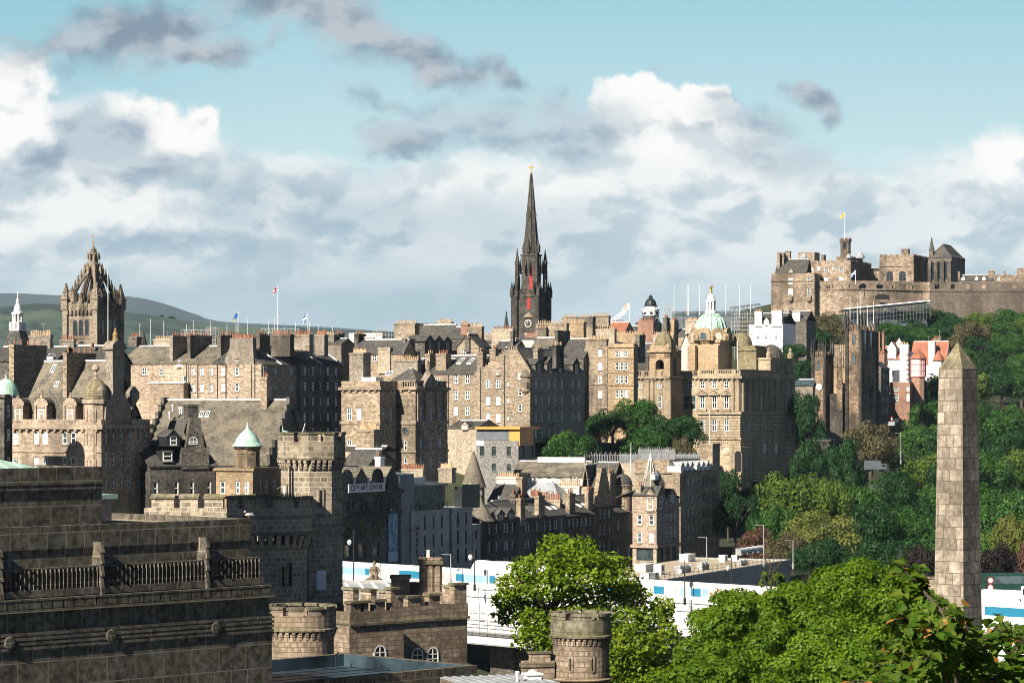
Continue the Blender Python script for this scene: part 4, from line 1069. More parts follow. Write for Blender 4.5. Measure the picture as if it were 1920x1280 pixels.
def lamp_post(px, pt, pb, Y, label, style=0):
 h = W(pb - pt, Y) + 1.0
 t = thing('lamp_post', label, 'lamp post', (X(px, Y), Y, Z(pb, Y) - 1.0), 0, 'lamp posts')
 MB().lathe(0, 0, [(.2, 0), (.2, .9), (.1, 1.0), (.06, h), (0, h + .15)], 8).build('pole', 'dark_metal' if style == 0 else 'steel', t)
 if style == 0:
  MB().tube([(0, 0, h - 1.2), (-.5, 0, h - .9), (-.62, 0, h - 1.3)], .05, 6).build('arm', 'dark_metal', t)
  MB().lathe(-.62, 0, [(.06, h - 1.3), (.3, h - 1.45), (.34, h - 1.8), (.18, h - 2.1), (0, h - 2.15)], 8).build('lantern', 'lead_pale', t)
 else:
  MB().tube([(0, 0, h), (-.4, 0, h + .12), (-1.0, 0, h + .1)], .05, 6).build('arm', 'steel', t)
  MB().box(-1.4, -.95, -.1, .1, h + .06, h + .16).build('lamp_head', 'steel', t)
lamp_post(663, 995, 1090, 418, 'dark lamp post with hanging lantern in front of the art gallery')
lamp_post(890, 1022, 1094, 404, 'dark lamp post with globe lantern beside the bright tree')
lamp_post(845, 1040, 1085, 408, 'plain short grey pole standing behind the bridge hoarding', 1)
lamp_post(1284, 1048, 1120, 376, 'dark lamp post standing out against the bridge hoarding')
lamp_post(1325, 1008, 1046, 470, 'grey lamp post beside the shadowed end of the corner shop street', 1)
lamp_post(1432, 985, 1050, 455, 'tall thin grey lamp post among the roof plant', 1)
lamp_post(1487, 1014, 1055, 470, 'thin grey mast at the far corner of the flat roof with air conditioners', 1)
lamp_post(1372, 1045, 1090, 450, 'dark lamp post in front of the flat roof wall')
def market_hall():
 b = B('flat_roofed_hall', 'long low flat roofed building crowded with air conditioning plant', 1188, 1482, 0, 482, 1052, 1190, -66, 'concrete_grey', 'building', D=19)
 b.grid('L', 1275, 1400, 8, 1092, 1092, 1, 6, 9, 'dark')
 b.walls()
 MB().box(-b.W + .3, -.3, .3, b.D - .3, b.H + .01, b.H + .1).build('roof', 'gravel_buff', b.root)
 m = MB().box(-b.W, .1, -.15, .3, b.H - .25, b.H + .35).box(-.3, .1, .3, b.D, b.H - .25, b.H + .35); m.build('parapet', 'concrete_grey', b.root)
 m = MB()
 n = 34
 for i in range(n + 1):
  x = -b.W + b.W * i / n; m.bar((x, .1, b.H + .3), (x, .1, b.H + 1.3), .035)
 for z_ in (.8, 1.3): m.bar((-b.W, .1, b.H + z_), (0, .1, b.H + z_), .03)
 m.build('railing', 'dark_metal', b.root)
 def plant(name, label, px, ly, w, d, h, kind, mat, rot=0):
  w, d, h = w * .8, d * .8, h * .75
  x = b.lx(px, ly)
  p = b.root.matrix_world if False else None
  wx, wy = b.X0 + x * b.c + ly * b.s, b.Y0 - x * b.s + ly * b.c
  t = thing(name, label, 'air conditioner' if kind == 'ac' else 'roof plant', (wx, wy, b.zb + b.H + .1), -b.th + rot, 'plant on the flat roof')
  if kind == 'ac':
   MB().box(-w / 2, w / 2, 0, d, .25, h).box(-w / 2 + .1, w / 2 - .1, .1, d - .1, 0, .249).build('casing', mat, t)
   g = MB().lathe(0, 0, [(.45, 0), (.42, .05), (.1, .06), (0, .07)], 14); g.build('fan', 'dark_metal', t, (0, 0, h * .6), (math.pi / 2, 0, 0))
  elif kind == 'pipe':
   m = MB().tube([(-w / 2, 0, h / 2 + .3), (w / 2, 0, h / 2 + .3)], h / 2, 12); k = max(2, int(w / 3))
   for i in range(k + 1): q = -w / 2 + w * i / k; m.box(q - .06, q + .06, -h * .54, h * .54, 0, h + .32, 1)
   m.build('duct', [mat, 'steel'], t)
  elif kind == 'cabinet':
   MB().box(-w / 2, w / 2, 0, d, 0, h).box(-w / 2 - .08, w / 2 + .08, -.08, d + .08, h + .001, h + .1).build('casing', mat, t)
   MB().box(-.35, .35, -.05, -.001, .1, h * .8).build('door', 'steel', t)
 plant('air_conditioner', 'large white cube shaped condenser with round fan on the flat roof', 1243, 6, 2.0, 1.6, 2.2, 'ac', 'white_paint')
 plant('air_conditioner', 'low white condenser nearest the shop corner on the flat roof', 1222, 3, 3.2, 1.8, 1.3, 'ac', 'lead_pale')
 plant('air_conditioner', 'small white condenser at the near rim of the roof below the bridge end', 1204, 1, 1.6, 1.2, 1.2, 'ac', 'white_paint')
 plant('roof_cabinet', 'long pale sheet metal cabinet lying behind the cube shaped condenser', 1222, 11, 7, 2.5, 1.5, 'cabinet', 'lead_pale')
 plant('roof_cabinet', 'low white cabinet at the back edge of the flat roof', 1297, 15, 4.5, 2, 1.6, 'cabinet', 'white_paint')
 plant('roof_duct', 'grey ribbed duct in the middle of the roof plant', 1280, 5, 6, 1.5, 1.3, 'pipe', 'lead')
 plant('roof_duct', 'dark round duct beside the gravel patch', 1318, 5, 4, 1.5, 1.2, 'pipe', 'grey_metal')
 plant('roof_duct', 'long white duct raised along the far end of the flat roof', 1405, 14, 15, 1.5, 1.3, 'pipe', 'white_paint')
 plant('air_conditioner', 'white condenser with dark fan under the long white duct', 1362, 9, 2.0, 1.4, 1.6, 'ac', 'white_paint')
 plant('air_conditioner', 'second smaller condenser next to the one under the duct', 1384, 8, 1.4, 1.3, 1.4, 'ac', 'white_paint')
 plant('roof_duct', 'short grey cluster of pipes near the roof corner', 1392, 3, 4, 1.2, .9, 'pipe', 'steel')
 plant('roof_cabinet', 'dark cabinet beside the cube shaped condenser', 1232, 2, 1.8, 1.5, 1.3, 'cabinet', 'grey_metal')
market_hall()
def site_yard():
 Y = 372
 w = B('parapet_wall', 'low buff stone parapet wall behind the obelisk', 1700, 1935, 0, Y + 28, 1083, 1180, -5, 'stone_ashlar', 'wall', D=.8)
 w.walls(); MB().box(-w.W, 0, -.15, .95, w.H + .001, w.H + .25).build('coping', 'stone_ashlar', w.root)
 t = thing('site_container', 'dark green site container with glazed upper side beside the obelisk', 'container', (X(1886, Y + 12), Y + 12, Z(1108, Y + 12)), R(8))
 MB().box(-3, 3, 0, 2.4, 0, 2.4).build('body', 'container_green', t); MB().box(-2.6, 2.6, -.05, -.001, 1.0, 2.1).build('window', 'glass_blue', t)
 t = thing('road_sign', 'small round red and white road sign on a pole near the obelisk', 'sign', (X(1857, Y), Y, Z(1125, Y)))
 MB().bar((0, 0, 0), (0, 0, 3.0), .05).build('pole', 'steel', t)
 for k in range(2):
  MB().lathe(0, 0, [(.42, 0), (.42, .04), (.3, .041), (0, .042)], 16, lambda k, j: 0 if j < 2 else 1).build('plate', ['vivid_red', 'white_paint'], t, (0, -.06, 2.7 - k * .95), (math.pi / 2, 0, 0))
 t = thing('tipper_truck', 'white lorry seen partly behind the obelisk on the bridge', 'lorry', (X(1890, Y - 14), Y - 14, Z(1140, Y - 14)), R(-35))
 MB().box(-4, 2.2, -1.2, 1.2, 1.0, 1.3).box(-4, 2.0, -1.25, -1.15, 1.3, 2.3).box(-4, 2.0, 1.15, 1.25, 1.3, 2.3).box(-4.1, -4, -1.25, 1.25, 1.3, 2.3).build('body', 'lead_pale', t)
 MB().box(2.4, 4.4, -1.2, 1.2, .8, 3.0).build('cab', 'white_paint', t); MB().box(2.6, 4.2, -1.23, -1.201, 1.9, 2.7).build('window', 'glass_dark', t)
 wm = MB().lathe(0, 0, [(.5, 0), (.5, .3), (.25, .31), (0, .32)], 14).mesh('wheel', ['ink_black'])
 for x in (-3, -1.8, 3.2):
  for y in (-1.2, .9): minst('wheel', wm, t, (x, y, .5), (-math.pi / 2, 0, 0))
site_yard()
# town, nearer rows first
def finial(root, x, y, z, h, w, mat):
 m = MB().lathe(x, y, [(w * .5, z), (w * .5, z + h * .12), (w * .3, z + h * .2), (w * .55, z + h * .3), (w * .25, z + h * .42), (w * .3, z + h * .52), (w * .75, z + h * .68), (w * .75, z + h * .84), (w * .3, z + h * .97), (0, z + h)], 12, 0, 0, True)
 m.build('finial', mat, root)
def hotel():
 b = B('grand_hotel', 'ornate pink stone hotel with corbelled cornice, curved dormers and domed corner bay', 22, 190, 281, 440, 795, 990, 27, 'stone_pink_ashlar')
 b.win('L', (29,), (822, 871), 10, 23); b.win('L', (68, 84, 121, 137), (822,), 10, 22); b.win('L', (68, 84, 121, 137), (871,), 10, 27); b.win('L', (68, 84, 121, 137, 29), (915,), 10, 25)
 b.win('L', (161, 177), (822, 871, 915), 7, 19)
 b.win('D', (199, 213, 228, 243, 262, 273), (818, 862, 905), 5, 24, 'sash', .1)
 b.walls(); b.band(800, 9, .55, dent=True); b.band(847, 3, .2, 'string_course'); b.band(893, 3, .25, 'string_course')
 b.parapet(786, .5)
 b.box('attic_wall', 24, 150, 745, 795, 2.0, 12, 'slate_mossy')
 b.roof('x', 679, 'slate_mossy', 0.0, y0=1.6, y1=16, z0=b.H + .1, x1=-3)
 b.skylight(100, 694, 9, 15); b.skylight(106, 723, 10, 9)
 for px in (32, 76, 130):
  x = b.lx(px); H = b.H
  m = MB().box(x - 1.0, x + 1.0, .2, 4, H, H + 3.0); m.box(x - 1.2, x - .9, -.05, .4, H, H + 3.0); m.box(x + .9, x + 1.2, -.05, .4, H, H + 3.0)
  pts = [(x + 1.35 * math.cos(a), .1, H + 3.0 + 1.2 * math.sin(a)) for a in [math.pi * i / 10 for i in range(11)]]
  m.poly(pts); m.poly([(p[0], 5, p[2]) for p in pts])
  for i in range(10): m.poly([pts[i], pts[i + 1], (pts[i + 1][0], 5, pts[i + 1][2]), (pts[i][0], 5, pts[i][2])], 1)
  m.lathe(x, .3, [(.25, H + 4.1), (.3, H + 4.4), (.1, H + 4.7), (.2, H + 4.9), (0, H + 5.1)], 8)
  o = m.build('dormer', [b.mat, 'slate'], b.root)
  win_obj(o, (x, .05, H + .5), None, 1.1, 2.1, 'sash', b.mat, 'glass_mid')
 cx, cy, r = b.lx(170), 1.4, 2.0
 m = MB().lathe(cx, cy, [(r, 0), (r, b.H + 3.2), (r + .3, b.H + 3.3), (r + .3, b.H + 3.9), (r, b.H + 4)], 8, 0, R(22.5))
 m.build('corner_bay', b.mat, b.root)
 MB().lathe(cx, cy, [(r + .1, b.H + 4), (r + .1, b.H + 4.6)] + [(max(0, q[0]), q[1]) for q in dome_prof(r * .98, 2.7, b.H + 4.6)], 16, 0, 0, True).build('dome', 'lichen_dome', b.root)
 finial(b.root, cx, cy, b.H + 7.1, 2.4, .8, b.mat)
 for a in (-112, -68):
  for zz in (.6, -3.2, -7.5, -11.2): slit(b.root, (cx + r * .93 * math.cos(R(a)), cy + r * .93 * math.sin(R(a)), b.H + zz), R(a), .7, 1.7, b.mat, glass='glass_mid')
 y0, y1 = b.ld(196), b.ld(246); ym = (y0 + y1) / 2; zt = b.z(690, 0, ym)
 m = MB()
 pf = [(y0, b.H), (y1, b.H), (y1 - .3, b.H + 3), (y1 - 2.2, b.H + 5), (ym + 1.6, zt - .5), (ym + 1.6, b.z(655, 0, ym)), (ym - 1.6, b.z(655, 0, ym)), (ym - 1.6, zt - .5), (y0 + 2.2, b.H + 5), (y0 + .3, b.H + 3)]
 m.poly([(.12, y, z) for y, z in pf]); m.poly([(-1.3, y, z) for y, z in pf])
 for i in range(len(pf)):
  p, q = pf[i], pf[(i + 1) % len(pf)]; m.poly([(.12, p[0], p[1]), (.12, q[0], q[1]), (-1.3, q[0], q[1]), (-1.3, p[0], p[1])])
 zz = b.z(655, 0, ym)
 m.box(-1.6, .4, ym - 2.0, ym + 2.0, zz, zz + .35)
 for i in range(8):
  a0, a1 = math.pi * i / 8, math.pi * (i + 1) / 8
  m.poly([(.3, ym - 1.9 * math.cos(a0), zz + .35 + 1.1 * math.sin(a0)), (.3, ym - 1.9 * math.cos(a1), zz + .35 + 1.1 * math.sin(a1)), (-1.5, ym - 1.9 * math.cos(a1), zz + .35 + 1.1 * math.sin(a1)), (-1.5, ym - 1.9 * math.cos(a0), zz + .35 + 1.1 * math.sin(a0))])
 m.poly([(.3, ym - 1.9 * math.cos(math.pi * i / 8), zz + .35 + 1.1 * math.sin(math.pi * i / 8)) for i in range(9)]); m.poly([(-1.5, ym - 1.9 * math.cos(math.pi * i / 8), zz + .35 + 1.1 * math.sin(math.pi * i / 8)) for i in range(9)])
 m.build('shaped_gable', 'stone_grey', b.root)
 MB().lathe(-.5, ym, [(.5, zz + 1.3), (.42, zz + 1.9), (.45, zz + 2.5), (.2, zz + 2.9), (.24, zz + 3.2), (0, zz + 3.5)], 10, 0, 0, True).build('statue', 'bronze', b.root)
 finial(b.root, -1.0, b.ld(258), b.H - .3, 6.5, 1.5, 'stone_grey'); finial(b.root, -1.0, b.ld(190) + 1.0, b.H + .5, 6.0, 1.3, 'stone_grey')
 MB().box(-9, -2.5, 4, b.D * .95, b.H, b.H + 3.4).build('flank_attic', 'slate_mossy', b.root)
 b.chim(17, 26, 60, 647, 790, 9, 5, 'stone_ashlar', 'pot_terracotta', d=9); b.chim(118, 125, 150, 662, 790, 4, 5, 'stone_ashlar', 'pot_terracotta', d=8)
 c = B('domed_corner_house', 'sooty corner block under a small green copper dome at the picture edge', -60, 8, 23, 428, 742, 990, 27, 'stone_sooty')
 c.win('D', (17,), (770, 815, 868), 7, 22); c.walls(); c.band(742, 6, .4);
 MB().lathe(-1.2, 2, [(1.9, c.H), (1.9, c.H + .6)] + dome_prof(1.8, 2.1, c.H + .6), 20, 0, 0, True).lathe(-1.2, 2, [(.2, c.H + 2.6), (.1, c.H + 3.2), (0, c.H + 3.6)], 8).build('dome', 'copper_green', c.root)
 e = B('slate_house', 'dark slate roofs with long white flashing behind the hotel chimneys', -20, 104, 116, 500, 676, 900, 8, 'stone_sooty', D=16)
 e.walls(('x', e.z(652, 0, 9))); e.roof('x', 652, 'slate', .3); e.chim(54, 94, 97, 629, 655, 7, 11, 'stone_grey', 'pot_buff', d=1.6); e.dormer(92, 662, 677, 16, .1, 3, 'lead_pale', 'white_paint')
 e2 = B('slate_house', 'dark slate ridge between the hotel and the crown steeple', 117, 200, 214, 505, 679, 900, 8, 'stone_sooty', D=16)
 e2.walls(('x', e2.z(650, 0, 9))); e2.roof('x', 650, 'slate', .3); e2.chim(112, 138, 140, 637, 652, 7, 6, 'stone_grey', 'pot_terracotta', d=1.4); e2.chim(165, 178, 182, 652, 676, 5, 3, 'stone_sooty', 'pot_terracotta', d=1.5)
hotel()
def lantern_roof():
 b = B('cupola_house', 'grey leaded pyramid roof topped by a slender white domed lantern', 6, 42, 60, 590, 650, 900, 27, 'stone_sooty')
 b.walls(); H = b.H; cx, cy = -b.W / 2, b.D / 2
 zt = b.z(620, cx, cy); w = b.W / 2; d = b.D / 2
 m = MB(); q = W(11, 590)
 for k in range(4):
  s_ = [(-w, -d), (w, -d), (w, d), (-w, d)]; t_ = [(-q, -q), (q, -q), (q, q), (-q, q)]
  a, c, e, f = s_[k], s_[(k + 1) % 4], t_[(k + 1) % 4], t_[k]
  m.poly([(cx + a[0], cy + a[1], H), (cx + c[0], cy + c[1], H), (cx + e[0], cy + e[1], zt), (cx + f[0], cy + f[1], zt)])
 m.build('roof', 'slate', b.root)
 m = MB().box(cx - q, cx + q, cy - q, cy + q, zt, zt + .3)
 z1 = zt + W(14, 600)
 for i in range(8):
  for sx in (0, 1):
   u = -q + 2 * q * i / 7
   m.box(cx + u - .08, cx + u + .08, cy - q, cy - q + .16, zt + .3, z1) if sx == 0 else m.box(cx + q - .16, cx + q, cy + u - .08, cy + u + .08, zt + .3, z1)
 m.box(cx - q, cx + q, cy - q, cy - q + .2, z1, z1 + .2); m.box(cx + q - .2, cx + q, cy - q, cy + q, z1, z1 + .2)
 r = W(8, 600)
 m.lathe(cx, cy, [(r * .75, zt), (r * .75, z1 + .3)], 8)
 for k in range(8):
  a = math.pi / 4 * k; m.lathe(cx + r * math.cos(a), cy + r * math.sin(a), [(.2, zt), (.2, zt + W(34, 600))], 6)
 zz = zt + W(34, 600)
 m.lathe(cx, cy, [(r + .35, zz - .4), (r + .4, zz), (r, zz + .1)] + dome_prof(r * .9, 1.9, zz + .1, 6) + [], 12)
 m.lathe(cx, cy, [(.35, zz + 1.8), (.35, zz + 2.6), (.15, zz + 3), (.06, zz + 4.2), (0, zz + 4.6)], 8)
 m.build('lantern', 'white_paint', b.root)
lantern_roof()
def mansion():
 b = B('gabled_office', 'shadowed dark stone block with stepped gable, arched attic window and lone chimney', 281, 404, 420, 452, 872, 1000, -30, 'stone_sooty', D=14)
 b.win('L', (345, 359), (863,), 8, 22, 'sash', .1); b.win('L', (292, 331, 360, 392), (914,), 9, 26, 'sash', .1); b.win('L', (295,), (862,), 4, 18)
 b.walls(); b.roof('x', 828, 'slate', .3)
 x0, x1 = b.lx(339), b.lx(391); xm = (x0 + x1) / 2; zt = b.z(783); z0 = b.z(878)
 pf = [(x0, z0), (x1, z0), (x1, b.z(838)), (x1 - .8, b.z(838)), (xm + .9, zt), (xm - .9, zt), (x0 + .8, b.z(838)), (x0, b.z(838))]
 m = MB(); m.poly([(x, -.25, z) for x, z in pf]); m.poly([(x, .6, z) for x, z in pf])
 for i in range(len(pf)): p, q = pf[i], pf[(i + 1) % len(pf)]; m.poly([(p[0], -.25, p[1]), (q[0], -.25, q[1]), (q[0], .6, q[1]), (p[0], .6, p[1])])
 for sg in (-1, 1):
  m.poly([(xm + sg * .9, .6, zt), (xm + sg * .9, 8, zt - .5), (xm + sg * (x1 - xm), 8, b.z(840)), (xm + sg * (x1 - xm), .6, b.z(838))], 1)
 m.poly([(xm - .9, .6, zt), (xm + .9, .6, zt), (xm + .9, 8, zt - .5), (xm - .9, 8, zt - .5)], 1)
 o = m.build('gable', [b.mat, 'slate'], b.root)
 slit(o, (b.lx(361), -.26, b.z(831)), -math.pi / 2, 1.3, .35, 'frame_white', True, bars=True, glass='glass_blue')
 b.chim(352, 372, 375, 759, 800, 2.0, 0, 'stone_sooty', d=1.6)
 b.dormer(325, 806, 836, 22, .05, 4, 'slate', 'dark_metal', 'six'); b.box('flat_dormer', 306, 324, 845, 866, -.05, 3, 'dark_metal')
 win_obj(b.root, (b.lx(314), -.2, b.z(863)), None, 1.6, 1.5, 'six', b.mat, 'glass_mid')
 c = B('broad_roofed_hall', 'long building under a broad brown mossy slate roof with white ridge and lone skylights', 262, 503, 526, 470, 872, 1010, 12, 'stone_sooty', D=26)
 c.win('D', (508, 516), (862, 914), 6, 24); c.walls(('x', c.z(751, 0, 13)))
 c.roof('x', 751, 'slate_mossy', .1, steps=True)
 c.skylight(378, 779, 8, 11); c.skylight(389, 779, 8, 11)
 c.chim(488, 500, 513, 708, 800, 11, 4, 'stone_ashlar', 'pot_terracotta', d=3)
 for px, py in ((318, 780), (324, 766), (337, 771), (341, 771)):
  x = c.lx(px, 8); MB().lathe(0, 0, [(.14, 0), (.14, .9), (.22, .95), (.2, 1.2), (0, 1.25)], 7).build('roof_vent', 'white_paint', c.root, (x, 8, c.z(py + 5, x, 8)))
 d = B('corner_bay_house', 'sunlit cream stone corner house carrying a round bay with pale green ogee copper dome', 405, 474, 528, 443, 880, 1000, 20, 'stone_ochre')
 d.win('L', (417, 445.5, 462), (914,), 9, 25); d.win('D', (488, 500, 515), (914,), 6, 25, 'sash', .2); d.walls(); d.band(880, 5, .3); d.flat()
 cx, cy, r = d.lx(454), 2.0, W(23, 443)
 m = MB().lathe(cx, cy, [(r, d.H - 4.2), (r, d.z(842)), (r + .25, d.z(841)), (r + .25, d.z(838)), (r + .1, d.z(837))], 8, 0, R(22.5)); m.lathe(cx, cy, [(r * .3, d.H - 5.5), (r + .15, d.H - 4.4), (r, d.H - 4.2)], 8, 0, R(22.5))
 m.build('turret', d.mat, d.root)
 zb = d.z(837); rd = W(29, 443)
 MB().lathe(cx, cy, [(rd, zb), (rd * .98, zb + .18), (rd * .80, zb + .7), (rd * .72, zb + 1.2), (rd * .56, zb + 1.85), (rd * .33, zb + 2.35), (rd * .15, zb + 2.75), (rd * .06, zb + 3.3), (rd * .05, zb + 3.7), (0, zb + 3.9)], 24, 0, 0, True).build('dome', 'copper_green', d.root)
 for a, w in ((-112.5, 1.05), (-67.5, 1.05), (-22.5, .9)):
  rr = r * math.cos(math.pi / 8); win_obj(d.root, (cx + (rr + .04) * math.cos(R(a)), cy + (rr + .04) * math.sin(R(a)), d.z(874)), (0, 0, R(a) + math.pi / 2), w, 2.0, 'sash', d.mat, 'glass_mid' if a < -90 else 'blind_white')
mansion()
def tenements():
 S = 'stone_pink'
 a = B('tenement', 'pink rubble tenement range with long grey slate roof and stair of drainpipes', 225, 356, 362, 590, 681, 830, 24, S, group='old town tenements', D=16)
 a.win('L', (270,), (695,), 10, 14, 'sash', .6); a.win('L', (303,), (697,), 9, 13); a.win('L', (346,), (715,), 8, 24); a.win('L', (288, 317), (731,), 8, 12, 'six')
 a.walls(('x', a.z(650, 0, 8))); a.roof('x', 650, 'slate_mossy', .25); a.dormer(336, 674, 689, 10, .1, 3, 'lead_pale', 'white_paint'); a.pipe('L', 350, 682, 830)
 a.chim(318, 324, 352, 630, 682, .3, 8, 'stone_grey', 'pot_terracotta', d=9); a.chim(288, 318, 319, 636, 652, 9, 9, 'render_buff', 'pot_buff', d=1.4); a.chim(241, 256, 258, 632, 650, 9, 6, 'stone_sooty', 'pot_terracotta', d=2)
 a.box('rear_wing', 279, 344, 718, 760, -6, -.01, 'stone_pink'); a.box('wing_roof', 278, 345, 716, 719, -6.2, -.01, 'lead_pale')
 b = B('tenement', 'pink tenement with astragal windows and black drainpipes under a mossy slate roof', 357, 425, 430, 582, 681, 830, 24, S, group='old town tenements', D=16)
 b.win('L', (362, 378.5, 395.5), (696,), 7, 14, 'six', .5); b.win('L', (418,), (696, 726), 8, 16, 'sash', .5); b.win('L', (362, 378.5, 395.5), (727,), 7, 15, 'six', .6); b.win('L', (362, 378.5, 395.5, 418), (757, 787), 7, 15)
 b.walls(('x', b.z(650, 0, 8))); b.roof('x', 650, 'slate_mossy', .25)
 for px in (354.5, 371, 408, 424): b.pipe('L', px, 682, 830)
 b.chim(351, 357, 387, 629, 672, 2, 9, 'stone_grey', 'pot_terracotta', d=9); b.chim(407, 414, 432, 629, 672, 2, 8, 'stone_grey', 'pot_terracotta', d=9)
 c = B('tenement', 'tall gabled tenement with broad chimney gable above sunlit rubble wall', 425, 490, 559, 570, 683, 840, 27, S, group='old town tenements')
 c.win('L', (444,), (696, 725, 752), 8, 16); c.grid('D', 499.5, 517.5, 2, 695, 811, 5, 5, 15, 'sash', .2); c.grid('D', 532, 532, 1, 695, 811, 5, 2.5, 14, 'sash', 0); c.grid('D', 547, 547, 1, 695, 811, 5, 5, 15, 'sash', .2)
 c.walls(); c.pipe('L', 472, 684, 840); c.pipe('L', 478, 684, 840)
 x0, x1 = c.lx(424), c.lx(476); zt = c.z(633, 0, 0); m = MB()
 xa, xb = c.lx(431), c.lx(474)
 pf = [(x0, c.H), (x1, c.H), (xb, c.z(640)), (xb, zt), (xa, zt), (xa, c.z(650)), (x0 - .4, c.z(676))]
 m.poly([(x, -.02, z) for x, z in pf]); m.poly([(x, 1.3, z) for x, z in pf])
 for i in range(len(pf)): p, q = pf[i], pf[(i + 1) % len(pf)]; m.poly([(p[0], -.02, p[1]), (q[0], -.02, q[1]), (q[0], 1.3, q[1]), (p[0], 1.3, p[1])])
 o = m.build('chimney_gable', 'stone_grey', c.root); pots(o, xa + .2, xb - .2, .6, zt, 16, 'pot_terracotta')
 win_obj(o, (c.lx(444), -.12, c.z(682)), None, .8, 1.1, 'sash', S, 'glass_mid')
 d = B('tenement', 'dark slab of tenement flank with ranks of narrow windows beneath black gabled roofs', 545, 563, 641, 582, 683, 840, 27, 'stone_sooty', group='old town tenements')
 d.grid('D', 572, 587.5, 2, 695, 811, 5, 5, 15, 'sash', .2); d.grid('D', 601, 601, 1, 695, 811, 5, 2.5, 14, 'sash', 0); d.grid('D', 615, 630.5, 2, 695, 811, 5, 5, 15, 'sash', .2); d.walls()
 for bb, y0, y1, rp, ch in ((c, c.ld(492), c.ld(526), 648, None), (c, c.ld(526), c.ld(559), 647, (508, 544, 553)), (d, .2, d.ld(602), 647, (547, 580, 590)), (d, d.ld(602), d.D, 647, (590, 608, 622))):
  zr = bb.z(rp, -5, (y0 + y1) / 2); ym = (y0 + y1) / 2; m = MB(); w = 13
  m.poly([(.3, y0, bb.H), (.3, y1, bb.H), (-w / 2, y1 - .2, zr), (-w / 2, y0 + .2, zr)]); m.poly([(-w, y0, bb.H), (-w, y1, bb.H), (-w / 2, y1 - .2, zr), (-w / 2, y0 + .2, zr)])
  m.poly([(.3, y0, bb.H), (-w / 2, y0 + .2, zr), (-w, y0, bb.H)]); m.poly([(.3, y1, bb.H), (-w / 2, y1 - .2, zr), (-w, y1, bb.H)])
  m.bar((.3, y1, bb.H + .1), (-w / 2, y1 - .2, zr + .1), .22, 1)
  m.build('roof', ['slate', 'lead_pale'], bb.root)
  if ch: bb.chim(ch[0], ch[1], ch[2], 628, 668, y0 + 1, 12, 'stone_grey', 'pot_terracotta', d=1.6)
 c.chim(475, 487, 497, 628, 668, 5, 5, 'stone_grey', 'pot_terracotta', d=4)
 m = MB()
 for px in (567, 582):
  y = d.ld(px, -2.5); m.bar((-1, y - .2, d.H + 1.4), (-4.2, y - .3, d.H + 4.4), .5)
 m.build('roof_light', 'lead_pale', d.root)
tenements()
